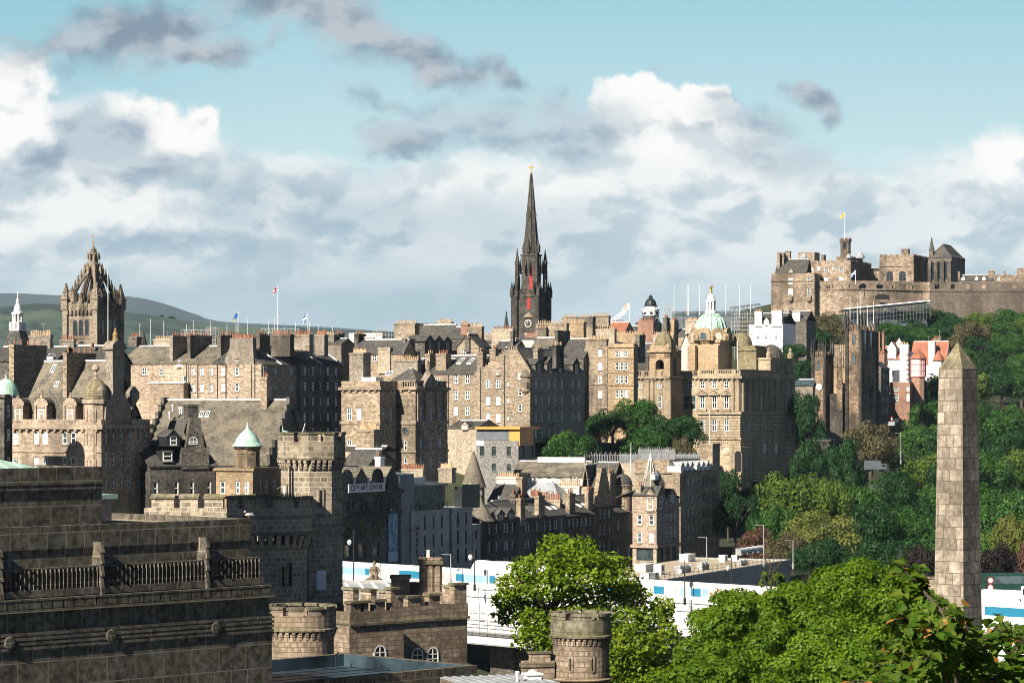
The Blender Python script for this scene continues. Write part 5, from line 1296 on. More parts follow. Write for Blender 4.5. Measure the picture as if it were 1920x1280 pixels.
def chambers():
 S = 'stone_ashlar'
 b = B('civic_chambers', 'smooth sandstone chambers block with dentil cornice, parapet and hipped roof', 640, 712, 747, 545, 727, 890, 27, S)
 b.win('L', (655, 672.5), (776,), 9, 24); b.win('L', (655, 672.5), (835,), 9, 22); b.win('D', (720.5, 733.5), (776,), 5, 22); b.win('D', (721.5, 734.5), (808,), 4, 11, 'sash', .1); b.win('D', (721.5, 734.5), (836, 868), 4, 16)
 b.walls(); b.band(728, 5, .5, dent=True); b.band(792, 6, .25, 'string_course'); b.parapet(714, .5)
 b.roof('x', 692, 'slate', 0, x0=b.lx(713, 7), x1=b.lx(784, 7), y0=7, y1=17, hip=.8); b.skylight(730, 702, 14, 8)
 b.chim(655, 681, 687, 662, 722, 6, 12, 'stone_grey', 'pot_buff', d=3); b.chim(737, 783, 786, 675, 712, 14, 12, 'stone_grey', 'pot_buff', d=1.5)
 b.box('roof_house', 678, 705, 707, 716, 4, 7, 'white_paint')
 c = B('civic_chambers', 'tall chambers tower with sculpted pediment, oculus windows and sunlit narrow front', 747, 779, 839, 549, 727, 905, 27, S)
 c.win('L', (760,), (835, 868), 7, 20); c.grid('D', 790, 826, 3, 776, 776, 1, 5, 24, 'sash', .2); c.grid('D', 790, 826, 3, 832, 832, 1, 5, 18, 'sash', .2); c.grid('D', 790, 826, 3, 868, 868, 1, 5, 18, 'sash', .2)
 c.walls(); c.band(728, 5, .5, dent=True); c.band(792, 6, .25, 'string_course'); c.band(846, 4, .25, 'string_course'); c.parapet(713, .5, balus=True); c.flat()
 def oculus(f, px, py):
  p = (c.lx(px), -.03, c.z(py)) if f == 'L' else (.03, c.ld(px), c.z(py))
  MB().lathe(0, 0, [(.95, 0), (.95, .12), (.65, .16), (.62, .05)], 16, lambda k, j: 0).lathe(0, 0, [(.62, .05), (0, .051)], 16, 1).build('oculus', [S, 'glass_mid'], c.root, p, (math.pi / 2, 0, 0) if f == 'L' else (math.pi / 2, 0, math.pi / 2))
 oculus('L', 760, 807)
 for px in (790, 808, 826): oculus('D', px, 807)
 y0, y1 = c.ld(792), c.ld(818); ym = (y0 + y1) / 2; zt = c.z(698)
 m = MB(); m.poly([(.5, y0, c.H + .8), (.5, y1, c.H + .8), (.5, ym, zt)]); m.poly([(-1, y0, c.H + .8), (-1, y1, c.H + .8), (-1, ym, zt)]); m.box(-1, .5, y0, y1, c.H - .3, c.H + .8)
 for p, q in ((y0, ym), (y1, ym)): m.poly([(.5, p, c.H + .8), (.5, q, zt), (-1, q, zt), (-1, p, c.H + .8)])
 m.lathe(-.2, ym, [(.5, zt - .2), (.4, zt + .8), (.45, zt + 1.5), (.2, zt + 1.9), (.22, zt + 2.2), (0, zt + 2.5)], 9)
 m.build('pediment', 'stone_grey', c.root)
 m = MB()
 for px in (783, 797.5, 818.5, 833): y = c.ld(px); m.box(-.1, .3, y - .35, y + .35, c.z(790), c.z(735))
 m.build('pilaster', S, c.root)
 k = B('chimney_house', 'sunlit buff chimney block with a row of pale pots before the chambers', 668, 702, 714, 492, 846, 1000, 27, 'stone_grey', D=5)
 k.walls(); k.band(810, 0, 0) if False else None
 k.chim(668, 701, 706, 806, 848, .2, 14, 'stone_ashlar', 'pot_buff', d=2.2, poth=1.2); k.roof('x', 838, 'slate', .2, x0=-k.W - 3, x1=-k.W + 5)
 g = B('slate_house', 'small grey slate roofed house tucked behind the art gallery dormers', 640, 690, 697, 480, 872, 1000, 27, 'stone_sooty', D=10)
 g.walls(('x', g.z(843, 0, 5))); g.roof('x', 843, 'slate', .2); g.chim(703, 713, 717, 857, 880, 1, 3, 'white_paint', 'pot_terracotta', d=1.5)
chambers()
def high_row():
 G = 'old town tenements'
 a = B('tenement', 'sunlit tenement with long dark roof of paired skylights', 778, 890, 897, 640, 700, 840, 27, 'stone_rubble', group=G, D=15)
 a.win('L', (854, 876), (710, 740, 770), 8, 18, 'sash', .5); a.win('L', (800, 820), (715, 740, 770), 8, 16)
 a.walls(('x', a.z(668, 0, 7.5))); a.roof('x', 668, 'slate', .25)
 for px in (791, 845, 864, 883): a.skylight(px, 679, 10, 11)
 a.chim(797, 806, 812, 664, 700, 1, 3, 'stone_rubble', 'pot_buff', d=3); a.chim(817, 836, 841, 663, 705, 1, 5, 'stone_rubble', 'pot_terracotta', d=2.5); a.pipe('L', 841, 700, 820)
 a.box('balcony', 842, 890, 784, 800, -2, 0, 'stone_rubble')
 a2 = B('tenement', 'lower wing with dark dormered roof beside the orange trimmed block', 840, 893, 897, 618, 803, 900, 27, 'render_buff', group=G, D=12)
 a2.win('L', (857,), (801,), 15, 10, 'six', .6); a2.walls(('x', a2.z(785, 0, 6))); a2.roof('x', 790, 'slate', .2); a2.dormer(872, 790, 806, 14, .2, 3); a2.grid('L', 862, 880, 2, 838, 868, 2, 7, 12)
 b = B('tenement', 'tall rubble tenement with crow stepped gable and long black drainpipe', 890, 994, 1096, 625, 695, 830, 27, 'stone_rubble', group=G)
 b.win('L', (915, 934), (697, 719, 751, 783), 8, 17, 'sash', .7); b.win('L', (952, 953), (720, 751, 784), 4, 8); b.win('L', (975,), (705, 735, 765), 7, 14)
 b.grid('D', 1005, 1054, 5, 719, 812, 4, 4.5, 20, 'sash', .15); b.grid('D', 1074, 1087, 2, 719, 781, 3, 4.5, 18, 'sash', .15)
 b.walls(); b.pipe('L', 946, 665, 820); b.pipe('L', 901, 690, 800)
 xm = b.lx(960); x0, x1 = b.lx(900), 0; zt = b.z(655); zl = b.H
 m = MB(); n = 10
 pf = [(x0, zl - .3)] + [v for i in range(n) for v in ((x0 + (xm - 1.2 - x0) * i / n, zl + (zt - zl) * (i + 1) / n), (x0 + (xm - 1.2 - x0) * (i + 1) / n, zl + (zt - zl) * (i + 1) / n))] + [v for i in range(n) for v in ((x1 + (xm + 1.2 - x1) * (n - i) / n, zt - (zt - zl) * i / n), (x1 + (xm + 1.2 - x1) * (n - i - 1) / n, zt - (zt - zl) * i / n))] + [(x1, zl - .3)]
 m.poly([(x, -.01, z) for x, z in pf]); m.poly([(x, .8, z) for x, z in pf])
 for i in range(len(pf) - 1): p, q = pf[i], pf[i + 1]; m.poly([(p[0], -.01, p[1]), (q[0], -.01, q[1]), (q[0], .8, q[1]), (p[0], .8, p[1])])
 o = m.build('stepped_gable', b.mat, b.root); pots(o, xm - 1.2, xm + 1.2, .4, zt, 4)
 win_obj(o, (b.lx(934), -.12, b.z(702)), None, .9, 1.5, 'sash', b.mat, 'glass_mid')
 b.roof('y', 655, 'slate', .0, x0=x0, y0=.8, y1=b.D, name='roof')
 b.chim(894, 905, 912, 660, 705, 2, 4, b.mat, 'pot_buff', d=2); b.chim(918, 929, 940, 655, 690, 3, 4, b.mat, 'pot_terracotta', d=3)
 for px, pt in ((1010, 672), (1032, 668), (1050, 672), (1080, 668)): b.dormer(px, pt, 698, 14, .1, 4, 'slate', 'stone_sooty', 'sash', 'D')
 b.chim(1000, 1008, 1016, 655, 690, 6, 4, b.mat, d=3); b.chim(1036, 1043, 1052, 648, 690, 10, 4, 'stone_sooty', d=4)
 cx, cy, r = -1.2, .4, W(10.5, 625)
 MB().lathe(cx, cy, [(.2, b.z(742)), (r, b.z(733)), (r, b.z(708)), (r + .2, b.z(707)), (r + .2, b.z(705))], 14, 0, 0, True).build('turret', b.mat, b.root)
 MB().lathe(cx, cy, [(r + .3, b.z(706)), (r * .5, b.z(694)), (0, b.z(684))], 14, 0, 0, True).lathe(cx, cy, [(.08, b.z(686)), (.05, b.z(670)), (0, b.z(668))], 6).build('turret_roof', 'slate_mossy', b.root)
 slit(b.root, (cx + r * .7, cy - r * .7, b.z(728)), R(-45), .5, 1.3, b.mat)
 c = B('slate_house', 'steep plain grey slate roof beside the brown chimney wall', 1047, 1094, 1100, 690, 672, 800, 27, 'stone_sooty', D=14)
 c.walls(('x', c.z(636, 0, 7))); c.roof('x', 636, 'slate', .2); c.chim(1040, 1046, 1067, 620, 672, 2, 0, 'stone_sooty', d=7)
 d = B('slate_house', 'grey slate roof with one pale dormer behind the stepped gable', 985, 1041, 1048, 700, 672, 800, 27, 'stone_rubble', D=14)
 d.walls(('x', d.z(634, 0, 7))); d.roof('x', 634, 'slate_mossy', .2); d.dormer(1027, 650, 672, 14, .1, 3, 'slate', 'render_buff'); d.chim(960, 972, 980, 640, 680, 2, 4, 'stone_rubble', d=2)
 e = B('tenement', 'plain grey harled tenement wall with few small sash windows above the trees', 1096, 1139, 1141, 690, 652, 830, 22, 'stone_rubble', group=G, D=14)
 e.win('L', (1101,), (686, 711, 739), 7, 16, 'six', .4); e.win('L', (1125,), (661, 686, 711, 739), 8, 15, 'six', .4)
 e.walls(); e.chim(1098, 1137, 1139, 636, 655, .1, 14, 'stone_rubble', 'pot_buff', d=1.5); e.flat(); e.band(720, 2, .15, 'string_course')
 f = B('tenement', 'golden ashlar tenement with triple windows on each floor', 1140, 1188, 1196, 685, 644, 830, 24, 'stone_ochre', group=G)
 f.win('L', (1157, 1165.5, 1174), (663,), 6, 12, 'sash', .6); f.win('L', (1157, 1165.5, 1174), (686, 711, 738), 6, 15, 'sash', .6)
 f.walls(); f.band(650, 3, .3); f.band(672, 2, .2, 'string_course'); f.band(697, 2, .2, 'string_course'); f.band(722, 2, .2, 'string_course'); f.flat('dark_metal'); f.chim(1190, 1199, 1210, 628, 680, 4, 0, 'stone_sooty', d=4)
 g = B('white_gable_house', 'pale harled gable house behind the bank roofs', 1270, 1303, 1306, 800, 668, 800, 24, 'render_white', D=14)
 g.win('L', (1282,), (649, 668), 7, 10); g.walls(('y', g.z(628))); g.roof('y', 628, 'slate', .2); g.chim(1285, 1307, 1309, 601, 640, 3, 9, 'render_buff', d=1.4)
high_row()
def grey_block():
 b = B('modern_office', 'plain grey rendered modern block with orange panel corner and zinc top storey', 893, 972, 1005, 604, 826, 960, 20, 'shaded_grey_render', D=11)
 b.win('L', (904, 926, 954), (846,), 8, 17, 'plain', 0); b.win('L', (926, 954), (876,), 8, 13, 'plain', 0); b.grid('D', 980, 998, 2, 846, 876, 2, 6, 20, 'plain', 0)
 b.walls(); b.box('top_storey', 893, 962, 804, 826, .3, 12, 'grey_metal'); b.box('roof', 891, 975, 800, 804.5, -.5, 13, 'panel_orange')
 y0 = .2
 MB().box(-2.2, .25, y0, 9, b.H - 1.1, b.H + 2.9).build('orange_panel', 'panel_orange', b.root)
 win_obj(b.root, (.27, 3.5, b.H - .5), (0, 0, math.pi / 2), 3, 1.8, 'plain', 'grey_metal', 'glass_blue')
 win_obj(b.root, (b.lx(904), .2, b.H + .3), None, 1.2, 1.4, 'plain', 'grey_metal', 'blind_white'); win_obj(b.root, (b.lx(935), .2, b.H + .3), None, 4.5, 1.2, 'plain', 'grey_metal', 'glass_dark')
 MB().box(-b.W, -b.W + 1.8, -.01, 3, b.H - 1.0, b.H + .02).build('white_corner', 'white_paint', b.root)
grey_block()
def market_street():
 S = 'stone_sooty'
 a = B('art_gallery', 'dark warehouse gallery with arched windows, scalloped dormers and a long white name board', 590, 640, 752, 440, 920, 1130, 27, S)
 for px in (652, 661, 677, 686, 703, 711, 727, 735): a.win('D', (px,), (949,), 6, 17, 'dark', 0)
 for px in (652, 678, 705): a.win('D', (px,), (1035,), 12, 28, 'dark', 0)
 a.walls(); a.band(926, 8, .4); a.band(966, 5, .3, 'string_course')
 for px in (652, 678, 705):
  y = a.ld(px); slit(a.root, (.03, y, a.z(1010)), 0, 2.0, 2.0, S, True, bars=True)
 for k, px in enumerate((650, 677, 707, 734)):
  y = a.ld(px); w = 1.9; H = a.H; m = MB()
  pf = [(-w, 0), (w, 0), (w, 1.9)] + ([(w * math.cos(t), 1.9 + 1.5 * math.sin(t)) for t in [math.pi * i / 8 for i in range(1, 8)]] if k % 2 == 0 else [(0, 3.6)]) + [(-w, 1.9)]
  m.poly([(.1, y + p, H + q) for p, q in pf])
  for i in range(len(pf)): p, q = pf[i], pf[(i + 1) % len(pf)]; m.poly([(.1, y + p[0], H + p[1]), (.1, y + q[0], H + q[1]), (-6, y + q[0], H + q[1]), (-6, y + p[0], H + p[1])], 0 if i in (0, 1, len(pf) - 1) else 1)
  m.box(-.3, .2, y + w + .2, y + w + .6, H + .9, H + 1.9, 2)
  o = m.build('dormer', [S, 'slate_mossy', 'white_paint'], a.root); win_obj(o, (.13, y, H + .4), (0, 0, math.pi / 2), 2.0, 1.7, 'dark', S, 'glass_dark')
 a.roof('y', 880, 'slate', 0, x0=-12, x1=-1)
 y0, y1 = a.ld(648), a.ld(716.5)
 MB().box(.45, .55, y0, y1, a.z(924), a.z(908)).build('name_board', 'white_paint', a.root)
 o = minst('lettering', SIGN_CITY, a.root, (.57, (y0 + y1) / 2, a.z(916)), (math.pi / 2, 0, math.pi / 2), ((y1 - y0) / 13.2, .85, 1))
 yb = a.ld(726), a.ld(744)
 m = MB().box(.1, .2, yb[0], yb[1], a.z(1062), a.z(964)); o = m.build('banner', 'panel_blue', a.root)
 m = MB(); rr = random.Random(5)
 for i in range(26):
  y = rr.uniform(yb[0] + .3, yb[1] - .3); z_ = rr.uniform(a.z(1040), a.z(968)); h = rr.uniform(.4, 1.6); w = rr.uniform(.08, .3)
  m.poly([(.215, y - w, z_ - h), (.215, y + w, z_ - h * .7), (.215, y + w * .6, z_ + h), (.215, y - w * .4, z_ + h * .8)])
 m.box(.2, .216, yb[0], yb[1], a.z(1062), a.z(1042)); m.build('banner_print', 'panel_pale_blue', o)
 g = B('zinc_infill', 'narrow dark zinc clad infill with steep blank gable between gallery and pale hotel', 735, 744, 776, 460, 892, 1130, 27, 'grey_metal')
 g.walls(); g.roof('y', 886, 'grey_metal', 0)
 g2 = B('brown_chimney_house', 'pinkish chimney walls with red pots rising behind the zinc infill', 744, 794, 800, 485, 905, 1000, 27, 'render_buff', D=8)
 g2.walls(); g2.flat(); g2.chim(748, 793, 796, 880, 906, 1, 14, 'render_buff', 'pot_terracotta', d=1.4); g2.chim(822, 847, 852, 878, 905, 2, 10, 'render_buff', 'pot_buff', d=1.5)
 h = B('pale_hotel', 'pale grey modern hotel with slot windows, glass attic and vertical black lettering', 768, 771, 842, 464, 958, 1130, 27, 'concrete_grey')
 h.grid('D', 797, 829, 3, 981, 1052, 3, 3.4, 25, 'dark', 0); h.walls()
 y0, y1 = .5, h.D
 MB().box(-9, -.6, y0 + 1, y1 - 1, h.H, h.H + 4.0).build('glass_attic', 'glass_blue', h.root); MB().box(-10, -.2, y0, y1, h.H + 4.0, h.H + 4.3).build('roof', 'grey_metal', h.root)
 MB().box(-7, -1, 1, 6.5, h.H + 4.3, h.H + 5.6).build('plant_room', 'lead_pale', h.root)
 m = MB()
 for i in range(9): y = .3 + (h.D - .6) * i / 8; m.bar((-.1, y, h.H), (-.1, y, h.H + 1.1), .04)
 m.bar((-.1, .3, h.H + 1.1), (-.1, h.D - .3, h.H + 1.1), .05); m.build('railing', 'dark_metal', h.root)
 yl = h.ld(782.5)
 for i, me in enumerate(SIGN_MARKET):
  if i == 6: continue
  minst('lettering', me, h.root, (.03, yl, h.z(991 + (i if i < 6 else i - .3) * 10.8)), (math.pi / 2, 0, math.pi / 2), (2.0, 1.0, 1))
 h2 = B('pale_hotel', 'second pale grey hotel bay with taller slot windows under a flat parapet', 846, 847.5, 885, 482, 952, 1130, 27, 'concrete_grey')
 h2.grid('D', 859, 874, 2, 974, 1042, 3, 4, 26, 'dark', 0); h2.walls(); h2.flat(); h2.box('setback', 852, 866, 912, 952, 4, 9, 'dark_metal'); h2.box('setback', 866, 880, 908, 952, 8, 12, 'glass_blue')
 h3 = B('pale_hotel', 'low pale grey end bay of the hotel beside the turreted stone house', 885, 886, 901, 494, 983, 1130, 27, 'concrete_grey')
 h3.grid('D', 893, 893, 1, 1002, 1040, 2, 4, 18, 'dark', 0); h3.walls(); h3.flat()
 t = thing('conical_tower', 'round tower under a tall grey slate cone like a witch hat', 'tower', (X(888, 522), 522, Z(1000, 522)))
 r = W(23, 522); z = lambda py: Z(py, 522) - Z(1000, 522)
 MB().lathe(0, 0, [(r * .9, 0), (r * .9, z(912))], 20, 0, 0, True).build('wall', 'stone_grey', t)
 MB().lathe(0, 0, [(r * 1.05, z(913)), (r * .82, z(898)), (r * .42, z(870)), (0, z(842))], 24, 0, 0, True).build('roof', 'slate_mossy', t)
 MB().lathe(0, 0, [(.12, z(845)), (.08, z(838)), (0, z(834))], 6).build('finial', 'lead_pale', t)
 for a_ in (-110, -60): win_obj(t, (r * .93 * math.cos(R(a_)), r * .93 * math.sin(R(a_)), z(926)), (0, 0, R(a_ + 90)), 1.2, .9, 'sash', 'stone_grey', 'glass_mid')
 def house(name, label, pxL, pxC, pxR, Y, eave, ridge, cols, rows, w, hpx, th=27, roofax='y', mat=S, sty='sash', chims=(), dorm=(), sky=()):
  b = B(name, label, pxL, pxC, pxR, Y, eave, 1125, th, mat, group='market street houses')
  for c in cols: b.win('D', (c,), rows, w, hpx, sty, .25)
  zr = b.z(ridge, -5, b.D / 2)
  b.walls(); b.band(eave + 1, 2.5, .25)
  if roofax == 'y': b.roof('y', ridge, 'slate', .3, x0=-11, x1=0)
  for c in chims: b.chim(*c[:5], c[5], c[6], c[7] if len(c) > 7 else 'stone_ashlar', 'pot_terracotta', d=c[8] if len(c) > 8 else 2)
  for px, pt in dorm: b.dormer(px, pt, eave + 2, 14, .15, 4, 'slate', mat, 'sash', 'D')
  for px, py in sky: b.skylight(px, py, 5, 6)
  return b
 a = house('turreted_house', 'dark stone house with a small ogee witch hat turret on its parapet', 899, 901, 970, 500, 978, 950, (918, 931, 946, 951, 961, 965), (993, 1027, 1058), 4, 17, dorm=((938, 958), (956, 957)))
 cy = a.ld(916); r = 2.2; zz = a.H
 MB().lathe(-1.6, cy, [(r * 1.25, zz), (r * .75, zz + 1.6), (r * .32, zz + 2.9), (.12, zz + 4.4), (.05, zz + 5.6), (0, zz + 5.7)], 16, 0, 0, True).build('turret_roof', 'slate_mossy', a.root)
 a.chim(968, 976, 983, 935, 985, a.ld(968), 4, 'stone_ashlar', 'pot_terracotta', d=2)
 a.chim(884, 900, 905, 943, 962, 6, 5, 'render_buff', 'pot_terracotta', d=1.5)
 house('gabled_house', 'dark house with one small street gable and paired windows', 970, 971, 1058, 516, 972, 938, (986, 991, 1007, 1022, 1032, 1040, 1044, 1053), (990, 1022, 1052), 3.6, 17, dorm=((1012, 952),), sky=((1030, 955), (1040, 954)), chims=((1002, 1010, 1016, 930, 965, 6, 4, 'stone_ashlar', 2.5),))
 house('slated_house', 'plain dark house with white roof lights and a pointed stone chimney', 1057, 1058, 1114, 536, 968, 938, (1067, 1075, 1083, 1091, 1099, 1107), (981, 1012, 1042), 3.6, 15, sky=((1071, 952), (1086, 950), (1096, 949)), chims=((1060, 1068, 1074, 926, 962, 3, 3, 'stone_ashlar', 2.5), (1096, 1103, 1110, 920, 955, 14, 3, 'stone_ashlar', 2.5)))
 d = house('crow_step_house', 'shadowed house with tall crow stepped street gable and round towers behind', 1113, 1114, 1150, 552, 952, 930, (1125, 1133, 1143), (965, 995, 1025), 4, 18)
 ym = d.ld(1132); y0, y1 = d.ld(1116), d.ld(1149); zt = d.z(878); zl = d.H; m = MB(); n = 9
 pf = [(y0, zl - .2)] + [v for i in range(n) for v in ((y0 + (ym - .8 - y0) * i / n, zl + (zt - zl) * (i + 1) / n), (y0 + (ym - .8 - y0) * (i + 1) / n, zl + (zt - zl) * (i + 1) / n))] + [v for i in range(n) for v in ((y1 + (ym + .8 - y1) * (n - i) / n, zt - (zt - zl) * i / n), (y1 + (ym + .8 - y1) * (n - i - 1) / n, zt - (zt - zl) * i / n))] + [(y1, zl - .2)]
 m.poly([(.05, y, z_) for y, z_ in pf]); m.poly([(-.9, y, z_) for y, z_ in pf])
 for i in range(len(pf) - 1): p, q = pf[i], pf[i + 1]; m.poly([(.05, p[0], p[1]), (.05, q[0], q[1]), (-.9, q[0], q[1]), (-.9, p[0], p[1])])
 m.build('stepped_gable', 'stone_ashlar', d.root)
 e = B('round_cornered_house', 'dark stone house with a sunlit round turret under a slate bell dome', 1146, 1150, 1188, 562, 962, 1125, 27, S, group='market street houses')
 e.grid('D', 1160, 1180, 2, 985, 1035, 2, 5, 18); e.walls(); e.roof('y', 930, 'slate', .2, x0=-10)
 cx, cy, r = -1.5, e.ld(1168, -1.5), W(17, 575)
 MB().lathe(cx, cy, [(r, e.H - 4), (r, e.z(914)), (r + .25, e.z(912)), (r + .2, e.z(910))], 18, 0, 0, True).build('turret', 'stone_ashlar', e.root)
 MB().lathe(cx, cy, [(r + .25, e.z(911))] + [(q[0], q[1]) for q in dome_prof(r * 1.02, W(20, 575), e.z(910), 8)], 18, 0, 0, True).lathe(cx, cy, [(.15, e.z(890)), (.2, e.z(885)), (0, e.z(878))], 7).build('dome', 'slate', e.root)
 for a_, py in ((-70, 926), (-30, 928), (-75, 948)): win_obj(e.root, (cx + r * 1.01 * math.cos(R(a_)), cy + r * 1.01 * math.sin(R(a_)), e.z(py)), (0, 0, R(a_ + 90)), .8, 1.3, 'sash', 'stone_ashlar', 'glass_dark')
 e.chim(1136, 1144, 1150, 888, 950, 2, 4, 'stone_ashlar', 'pot_terracotta', d=3)
 f = B('corner_shop_house', 'sunlit stone corner house with black shopfront, steep spire and pointed gables', 1186, 1231, 1274, 540, 935, 1062, 27, 'stone_pink_ashlar')
 f.win('L', (1199,), (975, 1008), 9, 19, 'sash', .1); f.win('L', (1221,), (975, 1008), 9, 19, 'sash', .1); f.win('L', (1209,), (1040,), 32, 22, 'plain', 0); f.win('D', (1237,), (975, 1008), 5, 18); f.win('D', (1250, 1258, 1266), (968, 1000), 5, 20, 'sash', .1); f.win('D', (1240, 1252, 1264), (1040,), 8, 24, 'plain', 0)
 f.walls(); f.band(1024, 6, .35, 'shop_fascia'); f.band(960, 2, .15, 'string_course')
 cx, cy = f.lx(1219, 3), 3.2; r = W(17.5, 540); zb = f.z(920); zt = f.z(851)
 MB().lathe(cx, cy, [(r * .92, f.H - 1), (r * .92, zb)], 8, 0, R(22.5)).build('turret', f.mat, f.root)
 m = MB().lathe(cx, cy, [(r * 1.05, zb), (0, zt)], 8, 0, R(22.5))
 for k in range(8):
  a_ = R(22.5 + 45 * k); m.bar((cx + r * 1.05 * math.cos(a_), cy + r * 1.05 * math.sin(a_), zb + .05), (cx, cy, zt + .05), .07, 1)
 m.build('spire', ['slate_mossy', 'lead_pale'], f.root)
 f.dormer(1219.5, 884, 900, 8, -1.2, 3, 'lead_pale', 'white_paint')
 f.dormer(1219.5, 914, 958, 22, .15, 4.5, 'slate', f.mat); f.dormer(1238, 912, 955, 17, .15, 5, 'slate', f.mat, 'sash', 'D'); f.dormer(1260, 918, 945, 16, .1, 5, 'slate', f.mat, 'sash', 'D')
 f.chim(1192, 1201, 1204, 912, 962, .1, 3, f.mat, 'pot_terracotta', d=3); f.roof('y', 915, 'slate', .1, x0=-10, y0=3)
 MB().lathe(-1.5, f.ld(1246), [(1.5, f.H), (1.5, f.z(905)), (0, f.z(880))], 8).build('side_spire', 'slate', f.root)
 g = B('long_dark_block', 'long shadowed block with broad blank sunlit gable, white mansard dormers and railed roof terrace', 1191, 1276, 1349, 572, 885, 1100, 27, 'stone_ashlar')
 g.grid('D', 1284, 1298, 3, 904, 994, 4, 3.5, 16, 'sash', .1); g.grid('D', 1319, 1341, 6, 904, 994, 4, 2.5, 17, 'dark', .1); g.win('L', (1200,), (985,), 6, 12)
 zg = g.z(862)
 g.walls(); MB().box(-g.W, -2.6, 0, .7, g.H, zg).box(-g.W, -g.W + .6, .7, g.D, g.H, zg).build('gable_head', 'stone_ashlar', g.root)
 m = MB(); m.poly([(.3, 0, g.H), (.3, g.D, g.H), (-2.6, g.D, zg), (-2.6, 0, zg)]); m.poly([(-2.6, 0, zg), (-2.6, g.D, zg), (-g.W + .6, g.D, zg), (-g.W + .6, 0, zg)]); m.poly([(.3, 0, g.H), (-2.6, 0, zg), (-2.6, 0, g.H)]); m.build('roof', 'slate', g.root)
 g.band(886, 3, .3)
 for px in (1279, 1288, 1297, 1309, 1318, 1327, 1334): g.dormer(px, 866, 885, 7, .05, 3, 'lead', 'white_paint', 'sash', 'D')
 g.chim(1312, 1336, 1348, 832, 885, 16, 0, 'stone_ashlar', d=4); g.chim(1262, 1275, 1280, 888, 942, -1.2, 0, 'stone_ashlar', d=3); g.pipe('L', 1270, 890, 940)
 m = MB()
 for i in range(50): x = -g.W + (g.W - 2) * i / 49; m.bar((x, 1.5, zg), (x, 1.5, zg + 2.0 + .3 * (i % 3)), .06)
 m.bar((-g.W, 1.5, zg + 1.9), (-2, 1.5, zg + 1.9), .05); m.build('railing', 'steel', g.root)
 l = B('terrace_roof_block', 'long low roof terrace with white posts below the bank trees', 1065, 1340, 1350, 622, 868, 1000, 8, 'render_buff', D=14)
 l.walls(); l.flat('flat_roof_grey')
 m = MB()
 for i in range(90): x = -l.W + l.W * i / 89; m.bar((x, .6, l.H), (x, .6, l.H + 1.9 + .3 * ((i * 7) % 3)), .07)
 m.bar((-l.W, .6, l.H + 1.8), (0, .6, l.H + 1.8), .05); m.build('railing', 'steel', l.root)
 for px, w in ((1215, 9), (1178, 17), (1290, 22)): l.box('roof_plant', px - w, px + w, 851, 868, 3, 6, 'grey_metal')
 n = B('white_workshop', 'long white walled workshop under a dark slate roof with pale ridge vent', 962, 1098, 1104, 580, 893, 1000, 14, 'render_white', D=12)
 n.grid('L', 975, 1030, 4, 900, 900, 1, 8, 9, 'six', 0); n.win('L', (1048, 1074), (900,), 10, 10, 'six', .2); n.walls(('x', n.z(866, 0, 6))); n.roof('x', 866, 'slate_mossy', .3); n.box('ridge_vent', 1008, 1096, 857, 867, 5.4, 6.8, 'lead_pale')
 o = B('stepped_gable_house', 'small sunlit crow stepped gable with square turret between workshop and dome', 1092, 1104, 1150, 576, 912, 1000, 20, 'stone_ashlar', D=12)
 o.walls(); o.roof('y', 872, 'slate', 0, steps=True); o.roof('x', 868, 'slate', .2, x0=0, x1=4.5, y0=1)
 p = B('chimney_house', 'whitewashed chimney wall topped by a comb of tall buff pots', 1044, 1086, 1092, 558, 937, 1030, 20, 'render_white', D=6)
 p.walls(); p.chim(1045, 1086, 1088, 912, 940, .05, 11, 'render_white', 'pot_buff', d=1.5, poth=1.5)
 q = B('zinc_roof_house', 'small house with pale zinc hipped roof behind red pots', 1000, 1046, 1052, 552, 934, 1030, 20, 'lead', D=9)
 q.walls(); q.roof('x', 905, 'lead', .2, hip=.6, x0=-8); q.box('roof_box', 1010, 1024, 922, 934, 1, 3, 'brick_red')
 r_ = B('chimney_house', 'pink chimney wall with two rows of red pots above the dark street houses', 990, 1050, 1054, 540, 955, 1040, 20, 'render_buff', D=4)
 r_.walls(); r_.chim(1010, 1050, 1052, 938, 956, .05, 12, 'render_buff', 'pot_terracotta', d=1.3, poth=1.3); r_.chim(992, 1012, 1014, 932, 954, 2.5, 7, 'render_buff', 'pot_terracotta', d=1.3, poth=1.3)
 s_ = B('rooftop_house', 'jumbled small slate roof with white dormer beside the cone roofed tower', 916, 960, 968, 524, 940, 1040, 20, S, D=10)
 s_.walls(); s_.roof('x', 908, 'slate', .2); s_.dormer(934, 930, 946, 9, .1, 3, 'lead_pale', 'white_paint'); s_.chim(931, 972, 975, 895, 912, 6, 12, 'render_white', 'pot_buff', d=1.4); s_.chim(968, 979, 983, 895, 930, 4, 0, 'stone_ashlar', d=3); s_.chim(957, 966, 969, 928, 950, 0, 4, 'stone_sooty', 'pot_terracotta', d=1.5)
 for px, pb, pt, Y, lab, nm in ((1058, 968, 922, 545, 'small pointed stone pinnacle above the dark roof edge', 'p'), ):
  t = thing('stone_pinnacle', lab, 'pinnacle', (X(px, Y), Y, Z(pb + 20, Y))); z = lambda py: Z(py, Y) - Z(pb + 20, Y)
  w = W(7, Y)
  MB().box(-w, w, -w, w, 0, z(948)).build('shaft', 'stone_grey', t); MB().lathe(0, 0, [(w * 1.5, z(948)), (.15, z(926)), (0, z(920))], 4, 0, R(45)).build('spirelet', 'stone_grey', t)
market_street()
